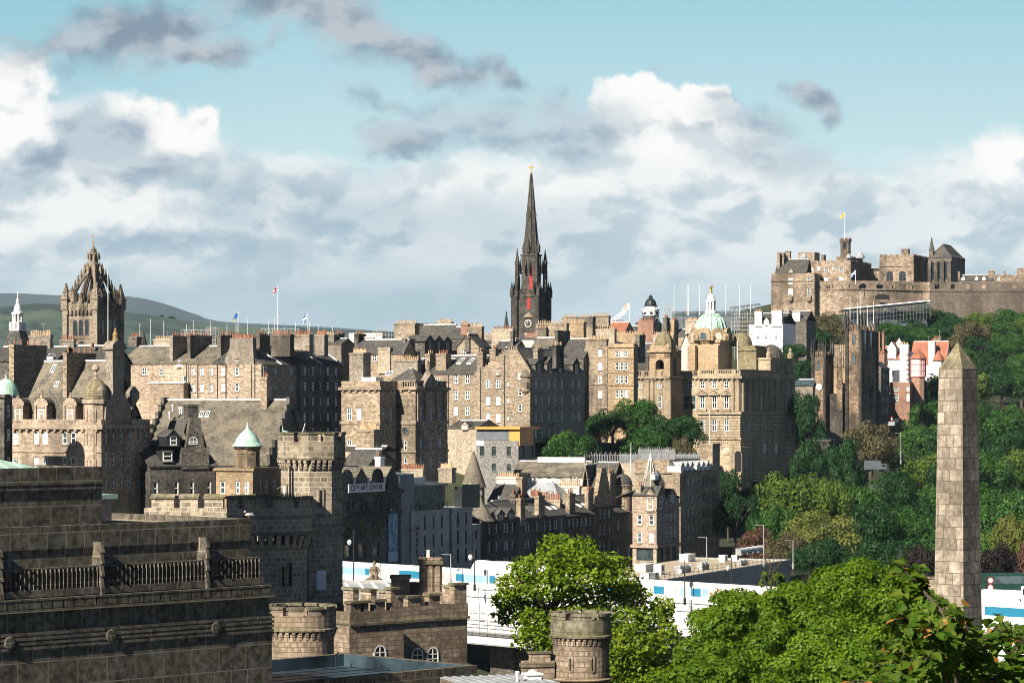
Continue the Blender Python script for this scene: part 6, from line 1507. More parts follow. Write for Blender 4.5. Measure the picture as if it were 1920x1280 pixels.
def bank():
 S = 'stone_bank'
 b = B('bank_headquarters', 'grand golden classical bank with green copper dome, gilt statue and balustraded roof', 1309, 1388, 1491, 740, 702, 905, 27, S)
 b.win('L', (1317, 1339, 1362), (721,), 9, 14, 'sash', .3); b.win('L', (1317, 1339, 1362), (754,), 9, 24, 'sash', .5); b.win('L', (1339, 1362), (797,), 10, 23, 'sash', .4); b.win('L', (1318,), (797,), 8, 22); b.win('L', (1363,), (842,), 10, 16, 'six', .2); b.win('L', (1340,), (842,), 10, 16, 'six', .2)
 b.grid('D', 1400, 1478, 4, 721, 721, 1, 5, 14, 'sash', .1); b.grid('D', 1402, 1478, 4, 754, 754, 1, 5, 24, 'sash', .2); b.grid('D', 1402, 1480, 4, 797, 797, 1, 4, 22, 'sash', .1); b.grid('D', 1434, 1478, 3, 842, 842, 1, 6, 18, 'sash', .3)
 b.walls(split=b.z(776), m2='stone_rusticated'); b.band(707, 5, .8, dent=True); b.band(774, 5, .5, 'string_course'); b.band(822, 4, .4, 'string_course'); b.parapet(692, .6, balus=True); b.flat()
 m = MB()
 for px in (1374, 1384): x = b.lx(px); m.lathe(x, -.1, [(.55, b.z(771)), (.5, b.z(715)), (.75, b.z(711))], 10, 0, 0, True)
 for i in range(10): y = b.D * (i + .3) / 10; m.lathe(.1, y, [(.55, b.z(771)), (.5, b.z(715)), (.75, b.z(711))], 10, 0, 0, True)
 m.build('column', S, b.root)
 for px in (1317, 1339, 1362):
  x = b.lx(px); z0 = b.z(739)
  m = MB(); m.poly([(x - 1.5, -.55, z0), (x + 1.5, -.55, z0), (x, -.55, z0 + .95)]); m.box(x - 1.6, x + 1.6, -.6, 0, z0 - .25, z0 - .002)
  for sg in (-1, 1): m.poly([(x + sg * 1.65, -.6, z0), (x, -.6, z0 + 1.1), (x, 0, z0 + 1.1), (x + sg * 1.65, 0, z0)])
  m.box(x - 1.3, x + 1.3, -.7, 0, b.z(771), b.z(767)); m.build('window_pediment', S, b.root)
 x0, x1 = b.lx(1309, 12), b.lx(1372, 12)
 dp = 20; cx, cy = b.lx(1333, dp), dp; Yd = b.dep(cx, cy); z = lambda py: Z(py, Yd) - b.zb; px2m = lambda p: W(p, Yd)
 hw = px2m(30); m = MB()
 m.box(cx - hw, cx + hw, cy - hw, cy + hw, b.H, z(642)); m.box(cx - hw - .4, cx + hw + .4, cy - hw - .4, cy + hw + .4, z(643), z(638))
 m.box(cx + hw * .25, cx + hw * .62, cy - hw - 1.2, cy - hw, b.H, z(648)); m.box(cx - hw * 1.02, cx - hw * .5, cy - hw - 1.5, cy - hw, b.H, z(648)); m.box(cx + hw * .4, cx + hw * 1.05, cy - hw - 1.5, cy - hw, b.H, z(648))
 m.build('drum_base', 'stone_ochre', b.root)
 r = px2m(32)
 m = MB().lathe(cx, cy, [(r * .97, z(640)), (r * .97, z(622))], 24, 0, 0, True)
 for k in range(8):
  a = math.pi / 4 * k - math.pi / 2; n_ = Vector((math.cos(a), math.sin(a), 0)); tx = Vector((-n_.y, n_.x, 0)); o_ = Vector((cx, cy, z(639))) + n_ * (r * .93)
  ring = [tx * (-2.0) , tx * 2.0] + [tx * (2.0 * math.cos(q)) + Vector((0, 0, 1.6 + 2.0 * math.sin(q))) for q in [math.pi * i / 8 for i in range(9)]]
  m.poly([o_ + p + n_ * 1.0 for p in ring])
  for i in range(len(ring)): p, q = ring[i], ring[(i + 1) % len(ring)]; m.poly([o_ + p, o_ + q, o_ + q + n_ * 1.0, o_ + p + n_ * 1.0])
  for sg in (-1, 1): p = o_ + tx * 2.6 * sg + n_ * .8; m.lathe(p.x, p.y, [(.6, z(639)), (.7, z(630)), (.3, z(627)), (0, z(625))], 7)
 m.build('drum', 'stone_ochre', b.root)
 for k in (7, 0, 1, 2, 6):
  a = math.pi / 4 * k - math.pi / 2; slit(b.root, (cx + (r * .93 + 1.02) * math.cos(a), cy + (r * .93 + 1.02) * math.sin(a), z(637)), a, 2.0, 1.0, 'stone_ochre', True, glass='blind_white' if k % 2 else 'glass_blue')
 rd = px2m(29.5); pr = [(rd * math.cos(a), z(624) + (z(586) - z(624)) * math.sin(a) ** .95) for a in [R(82) * i / 9 for i in range(10)]]
 m = MB().lathe(cx, cy, pr, 32, 0, 0, True)
 for k in range(16):
  a = 2 * math.pi * k / 16
  m.tube([(cx + (q[0] + .02) * math.cos(a), cy + (q[0] + .02) * math.sin(a), q[1]) for q in pr], [.28] * 6 + [.2] * 4, 5, 0)
 m.build('dome', 'copper_green', b.root)
 rl = px2m(9); m = MB().lathe(cx, cy, [(rl * 1.25, z(588)), (rl * 1.3, z(583)), (rl * .95, z(582)), (rl * .6, z(581)), (rl * .6, z(566))], 12)
 for k in range(8): a = math.pi / 4 * k + .2; m.lathe(cx + rl * .85 * math.cos(a), cy + rl * .85 * math.sin(a), [(.26, z(582)), (.24, z(565))], 7)
 m.lathe(cx, cy, [(rl * .98, z(566)), (rl * 1.05, z(563)), (rl * .8, z(561)), (rl * .72, z(556)), (rl * .35, z(551)), (rl * .2, z(549))], 14, 0, 0, True)
 m.build('lantern', 'white_paint', b.root)
 hs = z(535) - z(549)
 m = MB().lathe(cx, cy, [(.5, z(549)), (.42, z(549) + hs * .2), (.32, z(549) + hs * .5), (.42, z(549) + hs * .66), (.16, z(549) + hs * .78), (.24, z(549) + hs * .9), (0, z(549) + hs)], 10, 0, 0, True)
 m.tube([(cx + .3, cy, z(549) + hs * .66), (cx + .7, cy - .2, z(549) + hs * .8), (cx + .55, cy - .2, z(549) + hs * 1.06)], [.14, .12, .07], 6); m.build('statue', 'gold', b.root)
 m = MB(); q = b.ld(1440, -6)
 m.box(b.lx(1383, 22), b.lx(1418, 22), 22, 32, b.H, b.z(655, 0, 22)); m.box(b.lx(1382, 22), b.lx(1419, 22), 21.6, 32.4, b.z(657, 0, 22), b.z(652, 0, 22)); m.box(b.lx(1386, 22), b.lx(1415, 22), 22.4, 31.6, b.z(652, 0, 22) + .01, b.z(647, 0, 22)); m.lathe(b.lx(1390, 26), 26, [(3.2, b.z(648, 0, 22))] + dome_prof(3.1, 3.6, b.z(646, 0, 22), 6), 12); m.build('rear_pavilion', 'lichen_dome', b.root)
 m = MB(); y0 = b.ld(1448); m.box(-7, -.5, y0, b.D, b.H, b.H + 4.6); m.box(-7.3, -.2, y0 - .3, b.D + .3, b.H + 4.3, b.H + 4.9)
 for yy in (y0 + .5, b.D - .8): m.lathe(-1.2, yy, [(.7, b.H + 4.9), (.9, b.H + 6), (.4, b.H + 6.6), (.5, b.H + 7.2), (0, b.H + 8)], 8)
 m.build('attic_pavilion', S, b.root)
 MB().lathe(-3.8, (y0 + b.D) / 2, dome_prof(3.4, 3.8, b.H + 4.9), 16, 0, 0, True).build('pavilion_dome', 'slate', b.root)
 m = MB(); xa = b.lx(1341); m.box(xa, 1.5, -3.2, 4, -2, b.z(838)); m.build('porch', S, b.root)
 m = MB(); zz = b.z(838); m.box(xa, 1.5, -3.4, -3.0, zz, zz + .3); m.box(xa, 1.5, -3.4, -3.0, zz + 1.5, zz + 1.8)
 for i in range(16): x = xa + (1.5 - xa) * (i + .5) / 16; m.box(x - .14, x + .14, -3.3, -3.1, zz + .3, zz + 1.5)
 m.build('balustrade', S, b.root); slit(b.root, (b.lx(1384, -3.2), -3.2, b.z(884)), -math.pi / 2, 2.0, 4.6, S, True, 'dark_void')
 win_obj(b.root, (b.lx(1362, -3.2), -3.32, b.z(850)), None, 1.5, 2.2, 'six', S, 'glass_mid')
 c = B('bank_wing', 'recessed bank link with curved balcony and big three light window between tower and main block', 1264, 1310, 1313, 752, 706, 890, 27, S, D=24)
 c.win('L', (1295,), (721,), 9, 14); c.win('L', (1293,), (754,), 24, 28, 'pair', .1); c.walls(); c.band(707, 5, .6, dent=True); c.flat(); c.parapet(695, .5, balus=True)
 d = B('bank_tower_wing', 'golden bank wing with open arched belfry tower under a lichen stained dome', 1172, 1253, 1264, 745, 706, 880, 27, S, D=22)
 d.win('L', (1198,), (723,), 9, 10, 'sash', .2); d.win('L', (1236,), (723,), 8, 10, 'sash', .2); d.win('L', (1237,), (753,), 8, 24); d.win('L', (1190, 1205), (753,), 7, 20)
 d.walls(); d.band(707, 5, .7, dent=True); d.band(776, 4, .4, 'string_course'); d.parapet(694, .5, balus=True); d.flat()
 m = MB()
 for px in (1212, 1216, 1224, 1249, 1253, 1256): x = d.lx(px); m.lathe(x, -.15, [(.5, d.z(790)), (.45, d.z(716)), (.7, d.z(711))], 10, 0, 0, True)
 m.build('column', S, d.root)
 x0, x1 = d.lx(1218), d.lx(1257); tw = x1 - x0; zt = d.z(660)
 m = MB(); p = tw * .3
 for a0 in (x0, x1 - p):
  for b0 in (-.2, tw - p - .2): m.box(a0, a0 + p, b0, b0 + p, d.H, zt)
 m.box(x0, x1, -.2, tw - .2, zt - 1.6, zt); m.box(x0 - .5, x1 + .5, -.7, tw + .3, zt, zt + .5)
 for sx in (x0 + .2, x1 - 1.6):
  for sy in (-.4, tw - 1.8): m.lathe(sx + .7, sy + .8, [(1.0, zt + .5), (1.0, zt + 1.6), (0, zt + 2.4)], 8)
 for i in range(8):
  a0, a1 = math.pi * i / 8, math.pi * (i + 1) / 8; xm = (x0 + x1) / 2; ra = tw / 2 - p
  m.poly([(xm - ra * math.cos(a0), -.21, zt - 3.2 + ra * math.sin(a0)), (xm - ra * math.cos(a1), -.21, zt - 3.2 + ra * math.sin(a1)), (xm - ra * math.cos(a1), -.21, zt - 1.0), (xm - ra * math.cos(a0), -.21, zt - 1.0)])
  m.poly([(xm - (tw * .42) * math.cos(a0), -.6, zt + .4 + 1.4 * math.sin(a0)), (xm - (tw * .42) * math.cos(a1), -.6, zt + .4 + 1.4 * math.sin(a1)), (xm, -.6, zt + .4)])
 m.box(x0 + p, x1 - p, .3, .6, d.H, d.H + 2.0); m.build('belfry', 'stone_ochre', d.root)
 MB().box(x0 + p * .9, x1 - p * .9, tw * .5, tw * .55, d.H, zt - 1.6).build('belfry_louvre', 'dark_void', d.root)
 rr = tw * .46
 MB().lathe((x0 + x1) / 2, tw / 2 - .2, [(rr, zt + .5), (rr, zt + 1.2)] + dome_prof(rr * .98, W(31, 750), zt + 1.2, 9), 8, 0, R(22.5)).lathe((x0 + x1) / 2, tw / 2 - .2, [(.3, d.z(626)), (.35, d.z(624)), (0, d.z(620))], 6).build('dome', 'lichen_dome', d.root)
bank()
def roofscape():
 """rear rows of roofs and chimneys up to the ridge of the hill"""
 def row(label, pxL, pxC, pxR, Y, eave, ridge, chims=(), mat='stone_rubble', wins=(), ax='x', rm='slate', D=8, th=20, base=760):
  b = B('rooftop_house', label, pxL, pxC, pxR, Y, eave, base, th, mat, group='rooftops along the ridge', D=D)
  for w in wins: b.win('L', (w[0],), (w[1],), 8, 12)
  if ridge:
   zr = b.z(ridge, -b.W / 2, b.D / 2); b.walls((ax, zr)); b.roof(ax, ridge, rm, .2)
  else: b.walls(); b.flat('dark_metal')
  for c in chims: b.chim(c[0], c[1], c[2], c[3], c[4], c[5], c[6], c[7] if len(c) > 7 else mat, c[8] if len(c) > 8 else 'pot_buff', d=c[9] if len(c) > 9 else 1.6)
  return b
 row('slate roof with rendered chimney gable and small lit windows', 672, 756, 768, 640, 663, 638, ((754, 760, 779, 635, 672, 3, 0, 'stone_sooty', 'pot_buff', 6), (709, 731, 733, 652, 700, -.4, 0, 'render_buff')), 'stone_ashlar', ((702, 671), (750, 668)))
 row('blocky rubble chimney wall standing highest on the mid ridge', 739, 778, 783, 700, 640, None, ((739, 778, 782, 606, 642, .5, 12, 'stone_rubble', 'pot_buff', 3),), 'stone_rubble')
 row('wide brown stone wall under dark sloping roof with clustered pots', 784, 845, 850, 720, 632, 610, ((786, 846, 850, 606, 634, 6, 0, 'stone_grey'), (818, 846, 848, 604, 612, 6.5, 10, 'stone_grey')), 'stone_grey')
 b = row('three dark pointed dormers in a row beneath the brown wall', 788, 796, 845, 662, 654, None, (), 'stone_sooty', D=30)
 for px in (805, 822, 838): b.dormer(px, 628, 658, 17, .1, 5, 'slate', 'stone_sooty', 'sash', 'D')
 row('dark roof with tall orange chimney end', 845, 868, 877, 700, 634, 614, ((864, 877, 880, 608, 640, 1, 5, 'brick_red', 'pot_buff'),), 'stone_sooty')
 row('rubble gable house with comb of pots against the sky', 857, 898, 902, 655, 650, 628, ((878, 903, 906, 613, 640, 6, 9, 'stone_rubble', 'pot_buff'), (872, 880, 884, 632, 660, -.5, 3, 'stone_sooty')), 'stone_rubble', ((869, 660),), 'y')
 row('flat grey chimney wall with bright red pots beside the black steeple', 922, 961, 966, 720, 640, None, ((922, 961, 964, 617, 642, .5, 12, 'render_buff', 'pot_terracotta'),), 'render_buff')
 row('plain slate slope below the red pots', 928, 966, 972, 690, 655, 640, ((957, 962, 966, 622, 656, 1, 0, 'stone_sooty'),), 'stone_rubble')
 row('little white gabled roof beneath the steeple clock', 974, 1002, 1006, 800, 636, 627, ((985, 1004, 1006, 628, 640, 1, 9, 'brick_red', 'pot_terracotta'),), 'render_white')
 row('sunlit stone chimney wall with tall uneven pots beside the steeple', 1004, 1062, 1067, 770, 632, None, ((1005, 1062, 1065, 606, 636, .4, 14, 'stone_rubble', 'pot_buff', 2.2), (1004, 1024, 1026, 614, 640, -.8, 6, 'stone_rubble')), 'stone_rubble')
 row('high ridge house with twin rows of tall pots', 1054, 1111, 1116, 840, 612, None, ((1054, 1078, 1080, 594, 612, .5, 7, 'stone_ashlar', 'pot_buff', 2), (1080, 1111, 1124, 594, 614, .5, 9, 'stone_sooty', 'pot_buff', 3)), 'stone_ashlar')
 row('brown brick chimney end beside a dark roof', 1070, 1086, 1096, 745, 640, 628, ((1070, 1094, 1096, 604, 632, .3, 9, 'stone_ochre', 'pot_buff', 2.5),), 'stone_grey')
 row('rubble wall house with skyline pots near the crane', 1109, 1141, 1145, 850, 620, 612, ((1109, 1141, 1144, 592, 612, .5, 10, 'stone_rubble', 'pot_buff', 2),), 'stone_rubble')
 row('pinkish chimney wall with eight pale pots', 1117, 1152, 1156, 760, 640, None, ((1117, 1152, 1155, 617, 642, .3, 8, 'render_buff', 'pot_buff', 2),), 'render_buff')
 row('tan stone house with low red tiled ridge', 1142, 1172, 1178, 830, 620, 605, ((1146, 1170, 1172, 605, 618, 4, 8, 'render_buff', 'pot_terracotta'),), 'stone_ochre', (), 'x', 'tile_red')
 row('tan house with row of pots and dark side wing', 1160, 1192, 1206, 800, 642, None, ((1161, 1205, 1208, 626, 644, .5, 14, 'stone_ochre', 'pot_buff'), (1206, 1214, 1220, 630, 660, 2, 0, 'dark_metal')), 'stone_ochre')
 row('patched brick gable block below the domed observatory', 1196, 1225, 1230, 800, 625, None, ((1196, 1225, 1228, 602, 628, .3, 10, 'brick_red', 'pot_terracotta', 2),), 'brick_red')
 row('dark roof wedge before the observatory', 1178, 1200, 1204, 860, 622, 612, (), 'stone_ashlar')
 row('cream stone end wall under cluster of dark stacks', 1224, 1245, 1250, 770, 640, 626, ((1243, 1250, 1260, 596, 650, 2, 4, 'stone_sooty', 'pot_terracotta', 3), (1258, 1264, 1275, 600, 650, 3, 5, 'stone_ochre', 'pot_terracotta', 4)), 'stone_ashlar')
 row('buff house with pots behind the olive belfry dome', 1222, 1262, 1266, 760, 655, None, ((1224, 1262, 1264, 628, 658, .4, 10, 'render_buff', 'pot_buff'),), 'render_buff', ((1205, 665),))
 row('dark mansard with two white dormers beside the belfry', 1190, 1216, 1222, 790, 668, 645, (), 'slate', ((1202, 662), (1212, 662)))
 row('low slate house behind tenements with corner stack', 660, 690, 700, 720, 650, 634, ((664, 672, 690, 626, 650, 1, 5, 'stone_sooty', 'pot_terracotta', 5),), 'stone_sooty')
 row('far plain chimney row beyond the tenement gables', 600, 640, 646, 700, 645, 636, ((606, 626, 628, 628, 650, 1, 6, 'stone_grey'), (628, 634, 647, 626, 652, 3, 4, 'stone_sooty', 'pot_terracotta', 4)), 'stone_grey')
 row('yellowish flat roofed college block far on the skyline', 654, 716, 720, 1000, 624, None, (), 'cream_paint', th=10, base=700)
 row('low dark roofs at the foot of the black steeple', 898, 930, 934, 760, 642, 630, ((900, 922, 925, 628, 645, 1, 6, 'stone_grey'),), 'stone_grey')
 row('buff terrace of shallow roofs behind the grand dome', 1268, 1308, 1312, 880, 630, 618, ((1262, 1270, 1274, 606, 635, 1, 4, 'stone_sooty'),), 'stone_ashlar')
roofscape()
# landmarks
def crown_church():
 Y = 720
 b = B('crown_steeple', 'weathered gothic church tower with open stone crown of flying arches and gilt cock', 124, 181, 226, Y, 580, 740, 27, 'stone_crown', 'church tower')
 z = b.z; Wd, D = b.W, b.D; cx, cy = -Wd / 2, D / 2; q = W(1, Y)
 m = MB().box(-Wd, 0, 0, D, 0, b.H)
 for zz in (z(648), z(634), z(588)): m.box(-Wd - .2, .2, -.2, D + .2, zz, zz + .5)
 for x, y in ((-Wd, 0), (0, 0), (0, D), (-Wd, D)): m.box(x - .7, x + .7, y - .7, y + .7, 0, b.H + .5)
 m.build('wall', 'stone_crown', b.root)
 for face in 'LD':
  for px in ((141, 152, 163) if face == 'L' else (193, 205, 214)):
   u = b.lx(px) if face == 'L' else b.ld(px)
   p = (u, -.02, z(628)) if face == 'L' else (.02, u, z(628))
   o = slit(b.root, p, -math.pi / 2 if face == 'L' else 0, 1.25, 3.4, 'stone_crown', True)
 slit(b.root, (b.lx(153), -.02, z(651)), -math.pi / 2, 1.6, .8, 'stone_crown', True)
 m = MB(); n = 8
 for i in range(n):
  t = (i + .5) / n
  for (x, y) in ((-Wd + Wd * t, -.3), (-Wd + Wd * t, D + .3), (.3, D * t), (-Wd - .3, D * t)):
   m.box(x - .38, x + .38, y - .38, y + .38, b.H - 1.2, b.H - .1); m.box(x - .5, x + .5, y - .4, y + .4, b.H + .1, b.H + 1.6 + .3 * (i % 2))
 m.box(-Wd - .6, .6, -.6, .2, b.H - .1, b.H + .5); m.box(-Wd - .6, .6, D - .2, D + .6, b.H - .1, b.H + .5); m.box(-.2, .6, .2, D - .2, b.H - .1, b.H + .5); m.box(-Wd - .6, -Wd + .2, .2, D - .2, b.H - .1, b.H + .5)
 m.build('parapet', 'stone_crown', b.root)
 m = MB(); zt = z(507)
 starts = [(-Wd, 0), (0, 0), (0, D), (-Wd, D), (-Wd / 2, 0), (0, D / 2), (-Wd / 2, D), (-Wd, D / 2)]
 for k, (x, y) in enumerate(starts):
  pts = []
  for i in range(9):
   t = i / 8; r = 1 - t * .88
   pts.append((cx + (x - cx) * r, cy + (y - cy) * r, b.H + (zt - b.H) * (1 - (1 - t) ** 1.45)))
  m.tube(pts, [.6] * 5 + [.5] * 4, 5)
  for i in range(2, 8): p = pts[i]; m.pinn(p[0], p[1], p[2] + .3, 2.8 if k < 4 else 1.8, .55, 0, 2)
  base = b.H
  if k < 4: m.lathe(x + (1.2 if x < -1 else -1.2), y + (1.2 if y < 1 else -1.2), [(1.4, base), (1.4, z(548)), (1.2, z(547)), (.7, z(540))], 8)
  else: m.lathe(x + (1 if x < -Wd + 1 else -1 if x > -1 else 0), y + (1 if y < 1 else -1 if y > D - 1 else 0), [(1.0, base), (.9, z(556)), (.2, z(545))], 4, 0, math.pi / 4)
  hgt = z(520) - b.H if k < 4 else z(532) - b.H
  m.pinn(x, y, base, hgt * (.85 if k < 4 else .7), 2.0 if k < 4 else 1.3, 0, 4)
 m.build('crown_rib', 'stone_crown', b.root)
 m = MB(); m.lathe(cx, cy, [(1.5, zt - 1.6), (1.9, zt), (1.5, zt + .6), (1.2, z(484)), (1.0, z(476)), (1.5, z(475)), (.9, z(472)), (.5, z(462)), (.14, z(457))], 8)
 for k in range(8): a = math.pi / 4 * k; m.pinn(cx + 2.3 * math.cos(a), cy + 2.3 * math.sin(a), zt - .5, z(487) - zt, .7, 0, 2); m.pinn(cx + 1.5 * math.cos(a), cy + 1.5 * math.sin(a), z(484), 2.0, .45, 0, 1)
 for pz in (470, 466): m.lathe(cx, cy, [(.9, z(pz)), (.9, z(pz) + .25), (.4, z(pz) + .3)], 8)
 m.build('lantern', 'stone_crown', b.root)
 m = MB().tube([(cx, cy, z(458)), (cx, cy, z(438))], .06, 5).lathe(cx, cy, [(0, z(454)), (.3, z(453)), (.3, z(451.5)), (0, z(450.5))], 8)
 m.poly([(cx - .6, cy, z(438)), (cx + .1, cy, z(439.5)), (cx + .6, cy, z(434)), (cx + .35, cy, z(437)), (cx - .1, cy, z(437.5)), (cx - .35, cy, z(435))])
 m.build('weathercock', 'gold', b.root)
crown_church()
def hub():
 Y = 975
 b = B('black_steeple', 'soot black gothic steeple with needle spire, pinnacles, red windows and gold cross', 958, 1010, 1034, Y, 560, 720, 25, 'stone_black', 'church tower')
 z = b.z; Wd, D = b.W, b.D; q = W(1, Y); cx, cy = -Wd / 2, D / 2
 m = MB(); i1 = Wd * .09; i2 = Wd * .26
 m.box(-Wd + i1, -i1, i1, D - i1, 0, z(548));
 m.box(-Wd + i2, -i2, i2, D - i2, z(548), z(478))
 for zz, o, q_ in ((z(590), .3, i1), (z(548), .25, i1), (z(478), .3, i2)): m.box(-Wd + q_ - o, -q_ + o, q_ - o, D - q_ + o, zz, zz + .6)
 m.build('wall', 'stone_black', b.root)
 m = MB()
 for x, y, sx, sy in ((-Wd, 0, 1, 1), (0, 0, -1, 1), (0, D, -1, -1), (-Wd, D, 1, -1)):
  w1, w2 = Wd * .22, Wd * .115
  a, c = (x, x + sx * w1) if sx > 0 else (x - w1, x); e, f = (y, y + w1) if sy > 0 else (y - w1, y)
  m.box(a, c, e, f, 0, z(552))
  ccx, ccy = (a + c) / 2, (e + f) / 2
  for k in range(4): m.pinn(ccx + (-1, 1, 1, -1)[k] * w1 * .4, ccy + (-1, -1, 1, 1)[k] * w1 * .4, z(556), 5.5, 1.0, 0, 2)
  g = w2 / 2
  m.box(ccx - g + sx * .5, ccx + g + sx * .5, ccy - g + sy * .5, ccy + g + sy * .5, z(552), z(508))
  m.pinn(ccx + sx * .5, ccy + sy * .5, z(508), z(464) - z(508), w2 * .95, 0, 5)
  m.pinn(ccx + sx * 2.2, ccy + sy * 2.2, z(505), z(468) - z(505), w2 * .7, 0, 4); m.pinn(ccx + sx * 3.3, ccy + sy * .4, z(512), z(480) - z(512), w2 * .5, 0, 3); m.pinn(ccx + sx * .4, ccy + sy * 3.3, z(512), z(480) - z(512), w2 * .5, 0, 3)
 m.build('buttress', 'stone_black', b.root)
 r = W(14.6, Y); zs, zt = z(480), z(322)
 m = MB().lathe(cx, cy, [(r * 1.06, zs), (r, zs + 1.5), (.25, zt)], 8, 0, R(22.5))
 for k in range(8):
  a = R(22.5 + 45 * k)
  m.bar((cx + r * math.cos(a), cy + r * math.sin(a), zs + 1.5), (cx + .25 * math.cos(a), cy + .25 * math.sin(a), zt), .16)
 for k in range(4):
  a = math.pi / 2 * k - math.pi / 2;
  for zz, rr in ((zs + 1.5, r * .95), (zs + 14, r * .55)):
   px_, py_ = cx + rr * math.cos(a), cy + rr * math.sin(a); m.pinn(px_, py_, zz, 5.0 if rr > r * .7 else 3, 1.3 if rr > r * .7 else .7, 0, 2)
 m.build('spire', 'stone_black', b.root)
 def lanc(face, px0, px1, pt, pb, n=2, mt='vivid_red'):
  u0, u1 = (b.lx(px0), b.lx(px1)) if face == 'L' else (b.ld(px0), b.ld(px1))
  for k in range(n):
   u = u0 + (u1 - u0) * (k + .5) / n; w = (u1 - u0) / n * .78
   dd = i2 if pt < 545 else i1
   p = (u, dd - .05, z(pb)) if face == 'L' else (-dd + .05, u, z(pb))
   slit(b.root, p, -math.pi / 2 if face == 'L' else 0, w, z(pt) - z(pb) - w / 2, 'stone_black', True, mt)
 lanc('L', 986.5, 992.5, 499, 541); lanc('L', 986.5, 992.5, 557, 579); lanc('L', 964, 969, 515, 545, 1, 'dark_void'); lanc('L', 1001, 1007, 515, 545, 1, 'dark_void'); lanc('D', 1018, 1024, 500, 542, 2, 'dark_void')
 m = MB(); x0, x1 = b.lx(979), b.lx(1000); xm = (x0 + x1) / 2; d0 = i1
 m.poly([(x0, d0 - .5, z(556)), (x1, d0 - .5, z(556)), (xm, d0 - .5, z(543))]); m.poly([(x0, d0 - .5, z(556)), (xm, d0 - .5, z(543)), (xm, d0 + 1, z(543)), (x0, d0 + 1, z(556))]); m.poly([(x1, d0 - .5, z(556)), (xm, d0 - .5, z(543)), (xm, d0 + 1, z(543)), (x1, d0 + 1, z(556))])
 m.poly([(x0, d0 - .5, z(594)), (x1, d0 - .5, z(594)), (xm, d0 - .5, z(584))])
 m.build('gablet', 'stone_crown', b.root)
 m = MB().lathe(0, 0, [(1.35, 0), (1.35, .2), (1.15, .25)], 20, 0).lathe(0, 0, [(1.15, .26), (0, .265)], 20, 1)
 for k in range(12): a = math.pi / 6 * k; m.box(1.0 * math.cos(a) - .1, 1.0 * math.cos(a) + .1, 1.0 * math.sin(a) - .1, 1.0 * math.sin(a) + .1, .27, .30, 0)
 m.box(-.07, .07, 0, .95, .29, .32, 0); m.box(-.6, 0, -.07, .07, .29, .32, 0)
 m.build('clock_face', ['cream_paint', 'ink_black'], b.root, (b.lx(988.5), i1 - .1, z(606)), (math.pi / 2, 0, 0))
 m = MB().box(cx - .12, cx + .12, cy - .1, cy + .1, zt, z(306)).box(cx - .9, cx - .121, cy - .09, cy + .09, z(312), z(310)).box(cx + .121, cx + .9, cy - .09, cy + .09, z(312), z(310))
 for x_, p_ in ((0, 305), (-.9, 310), (.9, 310)): m.box(cx + x_ - .25, cx + x_ + .25, cy - .12, cy + .12, z(p_ + 2.2), z(p_ - .2))
 m.build('cross', 'gold', b.root)
 t = thing('stone_pinnacle', 'small dark crocketed pinnacle standing alone beside the black steeple', 'pinnacle', (X(949.5, 940), 940, Z(650, 940)))
 MB().pinn(0, 0, 0, Z(583, 940) - Z(650, 940), 2.1, 0, 6).build('shaft', 'stone_black', t)
 t = thing('stone_pinnacle', 'stubby dark crocketed spirelet on the roofs near the crown steeple', 'pinnacle', (X(268, 640), 640, Z(660, 640)))
 MB().lathe(0, 0, [(W(11, 640), 0), (.3, W(36, 640)), (.45, W(37, 640)), (0, W(41, 640))], 8).build('spirelet', 'stone_black', t)
hub()
